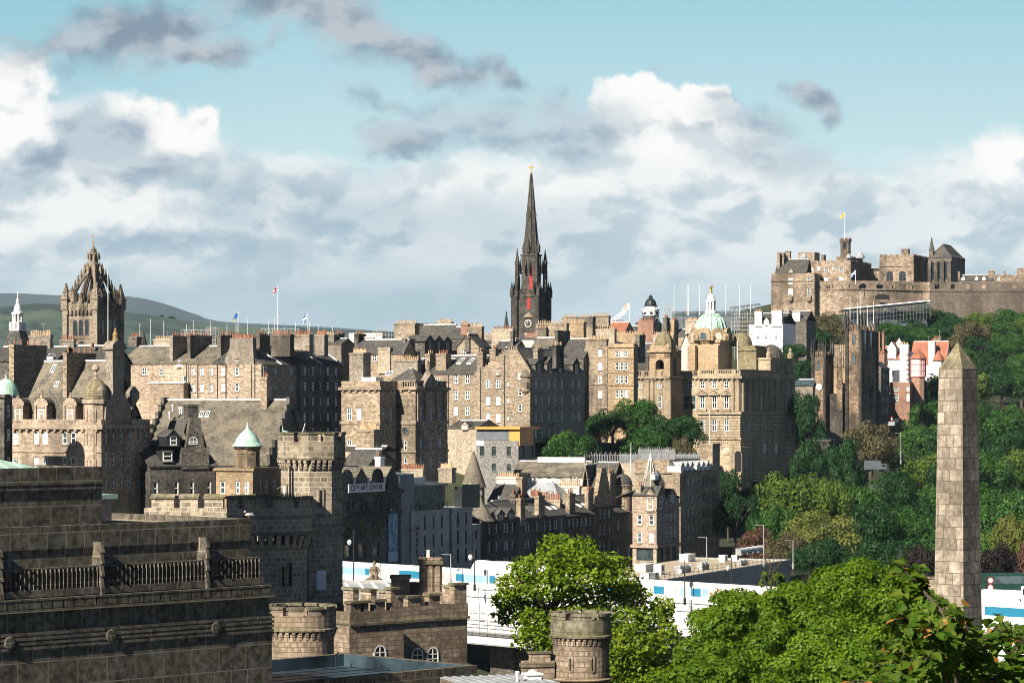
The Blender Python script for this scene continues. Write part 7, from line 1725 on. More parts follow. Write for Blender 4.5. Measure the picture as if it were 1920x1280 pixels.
def castle():
 S = 'stone_castle'; G = 'castle buildings'
 Y = 1250
 t = thing('curved_battery', 'broad curved castle battery wall with gun embrasures along its parapet', 'castle wall', (0, 0, 0), 0, G)
 m = MB(); n = 40; zt, zb = Z(527, Y), Z(600, Y)
 P = []
 for i in range(n + 1):
  px = 1500 + (1749 - 1500) * i / n; yy = Y - 14 * math.sin(math.pi * min(1, i / n * .96 + .12)) + 10
  P.append((X(px, yy), yy, px))
 emb = (1558, 1588, 1619, 1650, 1676, 1705)
 zo, ze = Z(530, Y), Z(541, Y)
 for i in range(n):
  a, c = P[i], P[i + 1]
  gap = any(a[2] - 1 < e + 2.2 and c[2] + 1 > e - 2.2 for e in emb)
  m.poly([(a[0], a[1], zb), (c[0], c[1], zb), (c[0], c[1], ze), (a[0], a[1], ze)])
  zz = ze if gap else zt
  m.poly([(a[0], a[1], ze), (c[0], c[1], ze), (c[0], c[1], zz), (a[0], a[1], zz)]); m.poly([(a[0], a[1], zz), (c[0], c[1], zz), (c[0], c[1] + 3, zz), (a[0], a[1] + 3, zz)])
  m.poly([(a[0], a[1] + 3, ze - 3), (c[0], c[1] + 3, ze - 3), (c[0], c[1] + 3, zz), (a[0], a[1] + 3, zz)])
  if gap:
   zg = Z(534, Y)
   m.poly([(a[0], a[1], zg), (c[0], c[1], zg), (c[0], c[1], zt), (a[0], a[1], zt)]); m.poly([(a[0], a[1], zt), (c[0], c[1], zt), (c[0], c[1] + 3, zt), (a[0], a[1] + 3, zt)])
   for e_ in (a, c): m.poly([(e_[0], e_[1], ze), (e_[0], e_[1] + 3, ze), (e_[0], e_[1] + 3, zg), (e_[0], e_[1], zg)])
 a = P[-1]; m.poly([(a[0], a[1], zb), (a[0] + 14, a[1] + 50, zb), (a[0] + 14, a[1] + 50, zt), (a[0], a[1], zt)])
 m.build('wall', S, t)
 m = MB()
 for i in range(n):
  a, c = P[i], P[i + 1]; m.poly([(a[0], a[1] - .5, Z(544, Y)), (c[0], c[1] - .5, Z(544, Y)), (c[0], c[1] - .5, Z(542.5, Y)), (a[0], a[1] - .5, Z(542.5, Y))]); m.poly([(a[0], a[1] - .5, Z(542.5, Y)), (c[0], c[1] - .5, Z(542.5, Y)), (c[0], c[1], Z(542, Y)), (a[0], a[1], Z(542, Y))])
 m.build('string_course', S, t)
 arch = MB(); xa = X(1653, Y - 2);
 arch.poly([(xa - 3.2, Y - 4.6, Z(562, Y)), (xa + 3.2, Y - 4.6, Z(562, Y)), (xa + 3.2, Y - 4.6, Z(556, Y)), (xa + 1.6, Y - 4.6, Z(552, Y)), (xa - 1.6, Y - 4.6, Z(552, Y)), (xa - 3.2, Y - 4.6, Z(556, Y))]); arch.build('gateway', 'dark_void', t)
 b = B('palace_block', 'pale rubble palace range with slate roof, tall windows and stone stair bartizans', 1446, 1527, 1533, 1246, 511, 605, 14, S, 'castle', G, D=28)
 b.win('L', (1482,), (526,), 8, 12, 'sash', .8); b.win('L', (1482,), (547,), 8, 14, 'sash', .9); b.win('L', (1517,), (525, 546), 7, 12, 'sash', .6)
 b.walls(); b.band(526, 1.5, .4, 'string_course'); b.roof('x', 487, 'slate', .2, y1=18, x0=b.lx(1454), x1=b.lx(1512)); b.chim(1457, 1462, 1463, 474, 512, 3, 0, S, d=6); b.chim(1464, 1469.5, 1470, 474, 512, 5, 0, S, d=4); b.chim(1472, 1481, 1482, 471, 500, 9, 0, S, d=4)
 b.dormer(1483, 502, 512, 8, .1, 3, 'slate', 'stone_castle');
 for px in (1482, 1517):
  x = b.lx(px); MB().lathe(x, -.2, [(.2, b.z(568)), (1.3, b.z(563)), (1.4, b.z(556)), (.3, b.z(551))], 8, 0, 0, True).build('bartizan', S, b.root)
 c = B('palace_tower_range', 'upper castle palace front with crenellated wall head and many pale windows', 1505, 1595, 1634, 1262, 491, 540, 24, S, 'castle', G)
 c.win('L', (1521, 1549, 1577), (505,), 8, 10, 'sash', .8); c.win('L', (1535, 1563), (502,), 6, 8, 'sash', .8); c.win('L', (1549, 1577), (522,), 8, 7, 'sash', .8)
 c.walls(); c.parapet(487, .8, crenel=3.0)
 c.chim(1496, 1527, 1528, 473, 492, 8, 0, S, d=8); c.chim(1539, 1545, 1547, 478, 492, 5, 0, 'stone_castle_dark', d=3); c.chim(1568, 1594, 1626, 481, 492, 12, 0, S, d=20)
 for px, py, r0 in ((1507, 472, 7), (1591, 470, 7), (1613, 470, 9)):
  x = c.lx(px, 4); rr = W(r0, 1262); z0 = c.z(484, x, 4)
  m = MB().lathe(x, 4, [(rr, z0), (rr * .95, z0 + rr * .4), (rr * .55, z0 + rr * 1.0), (.1, z0 + rr * 1.5), (.05, z0 + rr * 2.1), (0, z0 + rr * 2.2)], 8); m.build('cupola', 'lead', c.root)
 tt = thing('clock_tower', 'octagonal battlemented castle tower carrying the tall white flag staff', 'tower', (X(1585.5, 1268), 1268, Z(500, 1268)), 0, G)
 z = lambda py: Z(py, 1268) - Z(500, 1268); r = W(10, 1268)
 m = MB().lathe(0, 0, [(r, 0), (r, z(455)), (r * 1.16, z(454)), (r * 1.16, z(450))], 8, 0, R(22.5))
 for k in range(8):
  a = R(45 * k); arcring(m, 0, 0, r * .9, r * 1.12, a - .2, a + .2, z(450), z(446.5), 0, 2)
 m.build('wall', S, tt); slit(tt, (-.8, -r * .96, z(467)), R(-95), 1.3, 3.0, S)
 d = B('memorial_block', 'square rubble castle hall with paired traceried windows and battlements', 1649, 1713, 1741, 1275, 480, 545, 22, S, 'castle', G)
 for px in (1668, 1692): x = d.lx(px); slit(d.root, (x, -.02, d.z(526)), -math.pi / 2, 3.0, 3.0, 'stone_castle_dark', True, 'glass_dark', True)
 for px in (1656, 1706): MB().lathe(0, 0, [(1, 0), (1, .25), (.7, .3)], 12).build('roundel', 'stone_castle_dark', d.root, (d.lx(px), 0, d.z(510)), (math.pi / 2, 0, 0))
 d.walls(); d.band(498, 1.5, .4, 'string_course'); d.parapet(476, .8, crenel=2.6); d.chim(1690, 1703, 1706, 467, 480, 8, 3, 'stone_castle_dark', 'pot_buff', d=3)
 e = B('link_building', 'low gap wall and roof between palace and memorial hall', 1600, 1649, 1652, 1290, 508, 545, 10, S, 'castle', G, D=12)
 e.walls(); e.roof('x', 503, 'slate', .2)
 f = B('apse_hall', 'tall dark castle chapel like hall with steep hipped roof and slim corner spirelet', 1741, 1784, 1797, 1268, 482, 545, 24, 'stone_castle_dark', 'castle', G, D=24)
 for px in (1750, 1761, 1775): slit(f.root, (f.lx(px), -.02, f.z(523)), -math.pi / 2, 2.0, 7.0, 'stone_castle_dark', True, 'glass_dark')
 f.walls(); f.roof('y', 460, 'slate', .3, hip=.9); f.parapet(479, .7, crenel=2.2)
 m = MB()
 for px in (1744, 1756, 1768, 1781): x = f.lx(px); m.box(x - .8, x + .8, -1.4, 0, 0, f.z(492)); m.poly([(x - .8, -1.4, f.z(492)), (x + .8, -1.4, f.z(492)), (x + .8, 0, f.z(487)), (x - .8, 0, f.z(487))])
 m.pinn(f.lx(1746), .8, f.H, f.z(443) - f.H, 1.9, 0, 4); m.build('buttress', 'stone_castle_dark', f.root)
 g = B('curtain_wall', 'long dark rubble castle curtain wall with regular embrasures above the trees', 1745, 1960, 0, 1236, 541, 605, 3, 'stone_castle_dark', 'castle wall', G, D=4)
 m = MB(); z = g.z; m.box(-g.W, 0, 0, 4, 0, g.H); gaps = [1757, 1786, 1815, 1845, 1873, 1903, 1933]; last = -g.W
 for px in gaps: x = g.lx(px); m.box(last, x - 1, 0, 2, g.H + .002, z(528)); m.box(x - 1, x + 1, 0, 2, z(532), z(528)); last = x + 1
 m.box(last, 0, 0, 2, g.H + .002, z(528)); m.box(-g.W, 0, -.3, 0, z(546), z(544)); m.build('wall', 'stone_castle_dark', g.root)
 h = B('barrack_roofs', 'low slate roofed castle range with white dormers behind the curtain wall', 1798, 1862, 1866, 1262, 526, 560, 8, S, 'castle', G, D=10)
 h.walls(); h.roof('x', 516, 'slate', .2); h.chim(1853, 1866, 1868, 508, 527, 2, 5, S, d=3); h.chim(1796, 1800, 1801, 509, 526, 2, 0, S, d=2)
 for px in (1806, 1831, 1845): h.dormer(px, 517, 526, 6, .1, 3, 'lead_pale', 'white_paint')
 k = B('end_battery', 'small castle battery house with rounded parapet at the end of the curtain wall', 1868, 1935, 1940, 1250, 517, 575, 8, S, 'castle', G, D=14)
 k.win('L', (1872,), (522,), 5, 8); k.walls(); k.chim(1882, 1886, 1887, 509, 520, 2, 2, S, d=2); k.parapet(514, .7, crenel=4); k.chim(1908, 1940, 1945, 503, 520, 3, 0, S, d=6)
castle()
def flagpole(px, pt, pb, Y, label, kind=None, size=1.0, side=-1):
 h = W(pb - pt, Y)
 t = thing('flagpole', label, 'flagpole', (X(px, Y), Y, Z(pb, Y)))
 r = max(.07, W(.42, Y))
 MB().lathe(0, 0, [(r * 1.3, -1.5), (r * 1.2, 0), (r * .7, h), (r * 1.4, h + .1), (0, h + .3)], 8).build('pole', 'white_paint', t)
 if kind:
  m = MB(); n = 10; L, Hh = 4.6 * size, 2.8 * size
  mats = {'saltire': ['blue_cloth', 'white_paint'], 'union': ['navy_cloth', 'vivid_red', 'white_paint'], 'royal': ['yellow_cloth', 'vivid_red'], 'blue': ['blue_cloth', 'yellow_cloth'], 'red': ['pink_print', 'white_paint']}[kind]
  rows = 7
  def P(i, j):
   u, v = i / n, j / rows
   return (side * (L * u * .72), .5 * math.sin(u * 7) * size * u + .4 * u, h - .3 - Hh * v - u * u * size * 1.9 + .3 * math.sin(u * 5 + v))
  for i in range(n):
   for j in range(rows):
    u, v = (i + .5) / n, (j + .5) / rows; k = 0
    if kind == 'saltire': k = 1 if min(abs(u - v), abs(u - 1 + v)) < .13 else 0
    elif kind == 'union': k = 1 if min(abs(u - .5) * 1.4, abs(v - .5)) < .1 else 2 if min(abs(u - v), abs(u - 1 + v)) < .1 else 0
    elif kind == 'royal': k = 1 if abs(u - .5) < .25 and abs(v - .5) < .28 and (i + j) % 2 else 0
    elif kind == 'blue': k = 1 if abs(u - .75) < .16 and v > .4 else 0
    elif kind == 'red': k = 1 if v > .8 else 0
    m.poly([P(i, j), P(i + 1, j), P(i + 1, j + 1), P(i, j + 1)], k, True)
  m.build('flag', mats, t)
flagpole(1584, 399, 447, 1268, 'white staff with small yellow banner on the castle clock tower', 'royal', .55)
flagpole(1604, 507, 526, 1240, 'short staff with blue and white saltire on the castle battery', 'saltire', .6)
flagpole(521, 536, 634, 640, 'tallest white pole with dark furled flag above the tenement chimneys', 'union', .36)
flagpole(577.5, 588, 634, 600, 'white pole with streaming saltire above the dark tenement flank', 'saltire', .42)
flagpole(446.5, 586, 632, 600, 'white pole with drooping blue and yellow flag above the broad chimney gable', 'blue', .36)
flagpole(202.5, 510, 656, 560, 'thick bare white mast standing before the crown steeple')
flagpole(1183, 868, 876, 590, 'short staff with pale grey flag on the roof terrace') if False else None
flagpole(1183, 832, 876, 556, 'slim white pole with a pale flag on the tan gable roof terrace', None)
flagpole(1330, 770, 838, 620, 'slim white pole rising in front of the bank wall')
flagpole(1383, 640, 690, 742, 'slim white pole at the corner of the bank roof')
flagpole(1180, 568, 604, 1040, 'thin pole with small red flag near the crane', 'red', .8)
flagpole(1458, 615, 652, 930, 'white pole in front of the dense trees beside the white tall house')
for k_, (px_, lab_) in enumerate(((1264, 'bare white mast at the near end of the grandstand row'), (1288.5, 'bare white mast second in the grandstand row'), (1291.5, 'bare white mast standing close against the second one'), (1312, 'paired looking bare white mast by the grandstand middle'), (1361, 'bare white mast just past the gilt statue'), (1387, 'bare white mast above the scaffolded gable'), (1407, 'last bare white mast beside the castle end of the stand'))):
 flagpole(px_, 535, 584, 1105, lab_)
for px_, pt_ in ((1594, 556), (1607.5, 568), (1627, 572), (1613, 548), (1638, 566)):
 flagpole(px_, pt_, pt_ + 34, 1150, 'thin white mast under the slanting canopy edge at x%d' % px_ if False else {1594: 'thin white mast nearest the low tip of the slanting canopy', 1607.5: 'thin white mast between canopy tip and tallest twin tower', 1613: 'taller thin mast poking above the slanting canopy', 1627: 'thin white mast over the twin tower pinnacles', 1638: 'thin white mast at the far side of the twin towers'}[px_])
for k_ in range(16):
 px_ = 238 + 26 * k_ + rnd.uniform(-9, 9); Y_ = 1000 + 30 * (k_ % 4); h_ = W(rnd.uniform(18, 34), Y_)
 o_ = MB().tube([(0, 0, -14), (0, 0, h_)], [.14, .09], 5).build('event_mast', 'lead_pale', None, (X(px_, Y_), Y_, Z(628, Y_)))
 tag(o_, 'thin pale event mast on the skyline beyond the tenement chimneys', 'mast', 'event masts on the skyline')
def observatory():
 Y = 1040
 t = thing('domed_observatory', 'white battlemented tower with black domed top standing above the roofs', 'tower', (X(1220, Y), Y, Z(640, Y)))
 z = lambda py: Z(py, Y) - Z(640, Y); r = W(16.5, Y)
 m = MB().lathe(0, 0, [(r, 0), (r, z(592))], 8, 0, R(22.5)); m.lathe(0, 0, [(r * .98, z(592)), (r * .98, z(584)), (r * 1.04, z(583)), (r * 1.04, z(580))], 8, 0, R(22.5))
 for k in range(16): a = math.pi / 8 * k; arcring(m, 0, 0, r * .86, r * 1.03, a - .1, a + .1, z(580), z(577), 0, 2)
 m.lathe(0, 0, [(r * .72, z(582)), (r * .72, z(574))], 12)
 m.build('wall', 'white_paint', t)
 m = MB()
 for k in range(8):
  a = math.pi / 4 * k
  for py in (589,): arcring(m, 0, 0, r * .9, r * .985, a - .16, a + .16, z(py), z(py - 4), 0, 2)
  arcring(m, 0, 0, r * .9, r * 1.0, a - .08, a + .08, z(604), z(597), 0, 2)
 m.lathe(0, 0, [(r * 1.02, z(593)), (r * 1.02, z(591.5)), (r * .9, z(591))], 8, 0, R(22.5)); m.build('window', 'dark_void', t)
 MB().lathe(0, 0, [(r * .78, z(574)), (r * .8, z(572.5))] + dome_prof(r * .68, z(558) - z(572), z(572.5), 7) + [], 16, 0, 0, True).lathe(0, 0, [(.7, z(559)), (.8, z(556)), (.3, z(554)), (0, z(551))], 8).build('dome', 'dark_metal', t)
 b = B('white_hall', 'grey pyramid roofed hall at the foot of the domed observatory', 1192, 1222, 1228, 1030, 606, 660, 20, 'stone_rubble', D=12)
 b.walls(); b.roof('x', 592, 'slate', .3, hip=.9)
observatory()
def grandstand():
 Y = 1110
 t = thing('event_grandstand', 'long blue grey temporary grandstand back with row of small windows on the skyline', 'grandstand', (X(1324, Y), Y, Z(620, Y)), R(-4))
 w = W(64, Y); z = lambda py: Z(py, Y) - Z(620, Y)
 MB().box(-w, w, 0, 18, 0, z(583)).build('body', 'grey_metal', t)
 m = MB()
 for i in range(9): x = -w + 2 * w * (i + .5) / 9; m.box(x - 1.7, x + 1.7, -.08, -.001, z(592), z(588))
 m.build('window', 'glass_blue', t)
 m = MB()
 for i in range(20): x = -w + 2 * w * i / 19; m.bar((x, 0, z(583)), (x, 0, z(578)), .12)
 m.bar((-w, 0, z(578)), (w, 0, z(578)), .14); m.build('railing', 'steel', t)
 m = MB(); x0, x1 = W(45, Y), W(101, Y)
 m.bar((x0, 2, z(577)), (x1, 2, z(570)), .5)
 for i in range(8): x = x0 + (x1 - x0) * i / 7; m.bar((x, 2, z(605)), (x, 2, z(577 - 7 * i / 7)), .2)
 for i in range(6): m.bar((x0, 1.5, z(604 - i * 5)), (x1, 1.5, z(604 - i * 5)), .14)
 m.build('canopy_frame', 'grey_metal', t)
 t = thing('event_grandstand', 'white edged canopy slanting over dark lattice seating below the castle wall', 'grandstand', (X(1582, 1180), 1180, Z(579, 1180)), R(2))
 L = W(163, 1180); h1 = W(16, 1180); m = MB()
 m.poly([(0, 0, 0), (L, 0, h1), (L, 14, h1 - 1), (0, 14, -1)]); m.bar((0, 0, 0), (L, 0, h1), .35, 1); m.build('canopy', ['grey_metal', 'white_paint'], t)
 m = MB(); n = 26
 for i in range(n + 1):
  x = L * i / n; zt = h1 * i / n - .4; m.bar((x, .3, zt), (x, .3, -6.5 + 2 * i / n), .13); m.bar((x, 13, zt - 1), (x, 13, -8), .13)
  if i < n: m.bar((x, .2, zt - 2.5), (x + L / n, .2, zt + h1 / n - .4), .1); m.bar((x, .4, zt - .4), (x + L / n, .4, zt - 2.2), .1)
 for k in range(3): m.bar((0, .3, -1.5 - k * 1.7), (L, .3, h1 - 1.5 - k * 1.7), .12)
 m.build('lattice', 'grey_metal', t)
 m = MB()
 for k in range(7): m.box(L * .1, L * .98, 2 + k * 1.5, 3.5 + k * 1.5, -7.5, -6.0 + k * .8)
 m.build('seating', 'grey_metal', t)
 b = B('white_tall_house', 'brilliant white tall house with twin chimney gables between scaffold and trees', 1404, 1468, 1474, 960, 606, 690, 24, 'white_paint', D=14)
 b.win('L', (1421, 1436, 1455), (632,), 5, 7, 'sash', .1); b.win('L', (1424, 1441, 1456), (664,), 5, 8, 'sash', .1); b.win('L', (1424, 1438, 1452), (650,), 4, 7); b.walls(); b.roof('x', 588, 'slate', .2); b.chim(1415, 1428, 1430, 585, 612, -.4, 4, 'white_paint', d=1.5); b.chim(1447, 1466, 1469, 583, 612, -.4, 6, 'white_paint', d=1.5); b.dormer(1437, 595, 610, 9, .1, 3, 'slate', 'white_paint')
 c = B('dark_gabled_house', 'dark slate gabled house against the castle foot with steep dormers', 1466, 1512, 1516, 1010, 600, 680, 20, 'stone_sooty', D=14)
 c.walls(); c.roof('x', 584, 'slate', .2); c.chim(1486, 1500, 1503, 586, 602, -.2, 4, 'white_paint', d=1.5); c.dormer(1480, 582, 604, 12, .1, 3, 'slate', 'slate')
 t = thing('tower_crane', 'white lattice crane jib slanting up over the roofs near the red flag', 'crane', (X(1143, 1045), 1045, Z(606, 1045)))
 m = MB(); p0, p1 = Vector((0, 0, 0)), Vector((W(30, 1045), 0, W(24, 1045))); up = Vector((-.6, 0, .8)) * .7; n = 12
 m.bar(p0 + up, p1 + up, .12); m.bar(p0 - up, p1 - up, .12)
 for i in range(n):
  a, c_ = p0 + (p1 - p0) * i / n, p0 + (p1 - p0) * (i + 1) / n; m.bar(a + up, c_ - up, .08); m.bar(a - up, c_ + up, .08)
 m.build('jib', 'white_paint', t); MB().box(-.4, .4, -.4, .4, -14, 0).build('mast', 'white_paint', t)
 def scaffold(px0, px1, pt, pb, Y, label, nx, nz):
  t = thing('scaffolding', label, 'scaffolding', (X(px0, Y), Y, Z(pb, Y))); w, h = W(px1 - px0, Y), W(pb - pt, Y); m = MB(); rr = random.Random(int(px0))
  for i in range(nx + 1):
   for y in (0, 1.4): m.bar((w * i / nx, y, -4), (w * i / nx, y, h * rr.uniform(.75, 1.15)), .06)
  for k in range(nz + 1):
   for y in (0, 1.4): m.bar((0, y, h * k / nz), (w, y, h * k / nz), .055)
  m.build('pole', 'lead', t); d = MB()
  for k in range(nz): d.box(w * rr.uniform(0, .3), w * rr.uniform(.6, 1), .1, 1.3, h * k / nz + .1, h * k / nz + .25)
  d.build('deck', 'pot_buff', t)
 scaffold(386, 404, 614, 650, 640, 'tall narrow white scaffold tower above the tenement roofs', 4, 6)
 scaffold(340, 388, 618, 634, 660, 'low wide scaffold with poles above the pink tenements', 8, 2)
 scaffold(490, 560, 616, 632, 690, 'low dark platform scaffold behind the flagpoles', 10, 2)
 scaffold(1372, 1412, 588, 650, 900, 'dense white scaffold wrapping the gable beside the dome', 8, 8)
 scaffold(700, 740, 612, 636, 960, 'spindly event scaffold on the skyline beyond the tenements', 7, 3)
 scaffold(1242, 1262, 572, 604, 1060, 'slim scaffold tower standing beside the observatory', 3, 5)
grandstand()
def twin_towers():
 S = 'stone_chapel'
 def tower(label, pxL, pxC, pxR, Y, ptop, ppin, name):
  b = B(name, label, pxL, pxC, pxR, Y, ptop, 860, 22, S, 'church tower')
  z = b.z; m = MB().box(-b.W, 0, 0, b.D, 0, b.H)
  w = b.W * .145
  for x, y in ((-b.W, 0), (0, 0), (0, b.D), (-b.W, b.D)):
   m.lathe(x, y, [(w, 0), (w * .95, b.H + .4)], 8, 1)
   for k in range(9): zz = b.H * (k + 1) / 10; m.lathe(x, y, [(w * 1.05, zz), (w * 1.12, zz + .3), (w, zz + .5)], 8, 1)
   for dx, dy in ((-.4, -.4), (.4, -.4), (.4, .4), (-.4, .4)): m.pinn(x + dx * w * 1.6, y + dy * w * 1.6, b.H, z(ppin) - b.H if dx * dy > 0 else (z(ppin) - b.H) * .85, w * .8, 1, 4)
  n = 5
  for i in range(1, n):
   t = i / n; m.box(-b.W * t - .3, -b.W * t + .3, -.1, .5, b.H, b.H + 1.6); m.box(-.5, .1, b.D * t - .3, b.D * t + .3, b.H, b.H + 1.6)
  m.build('wall', [S, 'stone_black'], b.root); return b
 a = tower('taller dark gothic college tower bristling with pinnacles, lit only on one narrow face', 1588, 1613, 1644, 850, 618, 580, 'pinnacled_tower')
 for py in (645, 682): slit(a.root, (a.lx(1601), -.02, a.z(py)), -math.pi / 2, .8, 2.6, 'stone_black', True, 'glass_blue')
 for px in (1622, 1633):
  for py in (660, 720): slit(a.root, (.02, a.ld(px), a.z(py)), 0, 1.5, 6, 'stone_chapel', True)
 b = tower('shorter gothic college tower with white round clock face on its sunlit side', 1524, 1546, 1560, 862, 668, 632, 'pinnacled_tower')
 slit(b.root, (b.lx(1535), -.02, b.z(694)), -math.pi / 2, .8, 2.4, 'stone_black', True, 'glass_blue')
 MB().lathe(0, 0, [(1.15, 0), (1.15, .15), (1.0, .2)], 18, 0).lathe(0, 0, [(1.0, .21), (0, .215)], 18, 1).build('clock_face', ['stone_black', 'white_paint'], b.root, (b.lx(1536), -.05, b.z(725)), (math.pi / 2, 0, 0))
 c = B('college_range', 'shadowed gothic college range with lancet gables and small corner spirelets', 1556, 1580, 1668, 858, 738, 860, 16, 'stone_black')
 c.walls(); c.flat('slate')
 for px in (1573, 1662, 1648): MB().pinn(.3, c.ld(px), c.H - 5, 14 if px > 1600 else 18, 1.7, 0, 5).build('pinnacle', 'stone_chapel', c.root)
 for px in (1625, 1638, 1652): slit(c.root, (.03, c.ld(px), c.z(760)), 0, 2.4, 5, 'stone_black', True)
 d = B('college_hall', 'tan college hall with tall chimney comb between the twin towers', 1556, 1592, 1600, 880, 676, 800, 16, 'stone_ochre', D=12)
 d.walls(); d.roof('x', 664, 'slate', .2); m = MB()
 for i in range(8): x = d.lx(1560 + i * 4); m.box(x - .25, x + .25, -.4, .3, d.H - 2, d.z(646))
 m.build('buttress', 'stone_ashlar', d.root)
 e = B('brick_chimney_house', 'small house with two red brick stacks between tall twin tower and white villas', 1642, 1658, 1664, 960, 660, 740, 16, 'brick_red', D=8)
 e.walls(); e.roof('x', 655, 'tile_red', .2); e.chim(1645, 1649.5, 1652, 622, 664, 0, 2, 'brick_red', 'pot_terracotta', d=1.8); e.chim(1653.5, 1657.5, 1660, 624, 664, 0, 2, 'brick_red', 'pot_terracotta', d=1.8)
 f = B('glazed_gallery', 'long low pale glass gallery roof beside the bank flank', 1488, 1524, 1530, 800, 722, 770, 10, 'stone_grey', D=10)
 f.walls(); f.roof('x', 712, 'glass_blue', .3)
twin_towers()
def villas():
 b = B('white_villa', 'white harled villa with toothed corner stones, red roof tier and tall chimney gable', 1687, 1703, 1706, 960, 660, 780, 20, 'white_paint', 'villa', D=12)
 b.walls(); b.chim(1687, 1703, 1705, 646, 664, 0, 5, 'white_paint', 'pot_buff', d=2)
 m = MB()
 for i in range(9): z0 = b.z(740 - i * 9); m.box(-.5 - .3 * (i % 2), .03, -.03, .5, z0, z0 + .8)
 m.build('quoin', 'brick_red', b.root)
 c = B('timbered_tower', 'octagonal white and red timbered villa tower over brick base with peaked tiled hat', 1705, 1733, 1736, 955, 671, 790, 20, 'brick_red', 'villa', D=6)
 r = W(14, 955); cx, cy = -c.W / 2, 2.5; z = c.z
 MB().lathe(cx, cy, [(r * .9, 0), (r * .9, z(706))], 8, 0, R(22.5)).build('base', 'brick_red', c.root)
 MB().lathe(cx, cy, [(r, z(707)), (r, z(671))], 8, 0, R(22.5)).build('wall', 'white_paint', c.root)
 m = MB(); pts = [(cx + r * 1.02 * math.cos(R(22.5 + 45 * k)), cy + r * 1.02 * math.sin(R(22.5 + 45 * k))) for k in range(9)]
 for k in range(8):
  p, q = pts[k], pts[k + 1]
  for py in (672, 683, 694, 706): m.bar((p[0], p[1], z(py)), (q[0], q[1], z(py)), .13)
  for t in (0, .33, .67): m.bar((p[0] + (q[0] - p[0]) * t, p[1] + (q[1] - p[1]) * t, z(706)), (p[0] + (q[0] - p[0]) * t, p[1] + (q[1] - p[1]) * t, z(672)), .12)
 m.build('timber_frame', 'timber_red', c.root)
 for a in (-112.5, -67.5, -22.5):
  for py in (681, 692.5, 704): win_obj(c.root, (cx + r * .94 * math.cos(R(a)), cy + r * .94 * math.sin(R(a)), z(py)), (0, 0, R(a + 90)), 1.1, 1.2, 'sash', 'white_paint', 'glass_mid')
 MB().lathe(cx, cy, [(r * 1.2, z(672)), (r * .75, z(664)), (0, z(652))], 8, 0, R(22.5)).build('roof', 'tile_red', c.root)
 d = B('red_roofed_villa', 'white villa under a wide bright red tiled roof with sunlit end gable', 1708, 1772, 1784, 985, 680, 790, 20, 'white_paint', 'villa', D=12)
 d.win('L', (1748, 1766), (690, 702), 6, 8); d.walls(('x', d.z(641, 0, 6))); d.roof('x', 641, 'tile_red', .4); d.chim(1741, 1752, 1756, 640, 700, -.6, 3, 'white_paint', 'pot_terracotta', d=3); d.chim(1750, 1764, 1766, 634, 650, 6, 6, 'stone_ochre', 'pot_terracotta', d=2)
 cx, cy, r = d.lx(1760), -.5, W(9, 985); z = d.z
 MB().lathe(cx, cy, [(r, 0), (r, z(675))], 8).build('turret', 'white_paint', d.root); MB().lathe(cx, cy, [(r * 1.3, z(676)), (r * .7, z(666)), (r * .3, z(660)), (0, z(656))], 8, 0, 0, True).build('turret_roof', 'tile_red', d.root)
 e = B('brown_roofed_villa', 'white walled villa with brown and red tiled gables left of the toothed chimney gable'.replace('left of', 'next to'), 1655, 1688, 1692, 975, 672, 790, 20, 'white_paint', 'villa', D=11)
 e.win('L', (1664, 1674), (680, 700), 5, 8); e.walls(); e.roof('x', 650, 'tile_red', .4); e.dormer(1672, 640, 672, 16, .3, 5, 'tile_red', 'white_paint'); MB().lathe(e.lx(1686, 5), 5, [(1.3, e.z(652)), (1.3, e.z(645)), (1.5, e.z(644)), (.3, e.z(636)), (0, e.z(632))], 8).build('cupola', 'lead_pale', e.root)
 f = B('stone_villa_base', 'tall dark stone lower block of the villas falling to the shaded street', 1658, 1706, 1722, 948, 716, 812, 14, 'brick_red', 'villa', D=14)
 f.win('L', (1680, 1704), (729,), 9, 8); f.win('L', (1680, 1704), (745,), 9, 14); f.walls(); f.flat()
 g = B('dark_street_house', 'narrow dark stone house descending the shaded street beside the tall tower', 1648, 1652, 1668, 900, 690, 830, 16, 'stone_sooty', 'house')
 g.grid('D', 1657, 1663, 2, 705, 770, 4, 3, 9); g.walls(); g.roof('y', 680, 'slate', .2, x0=-5)
villas()
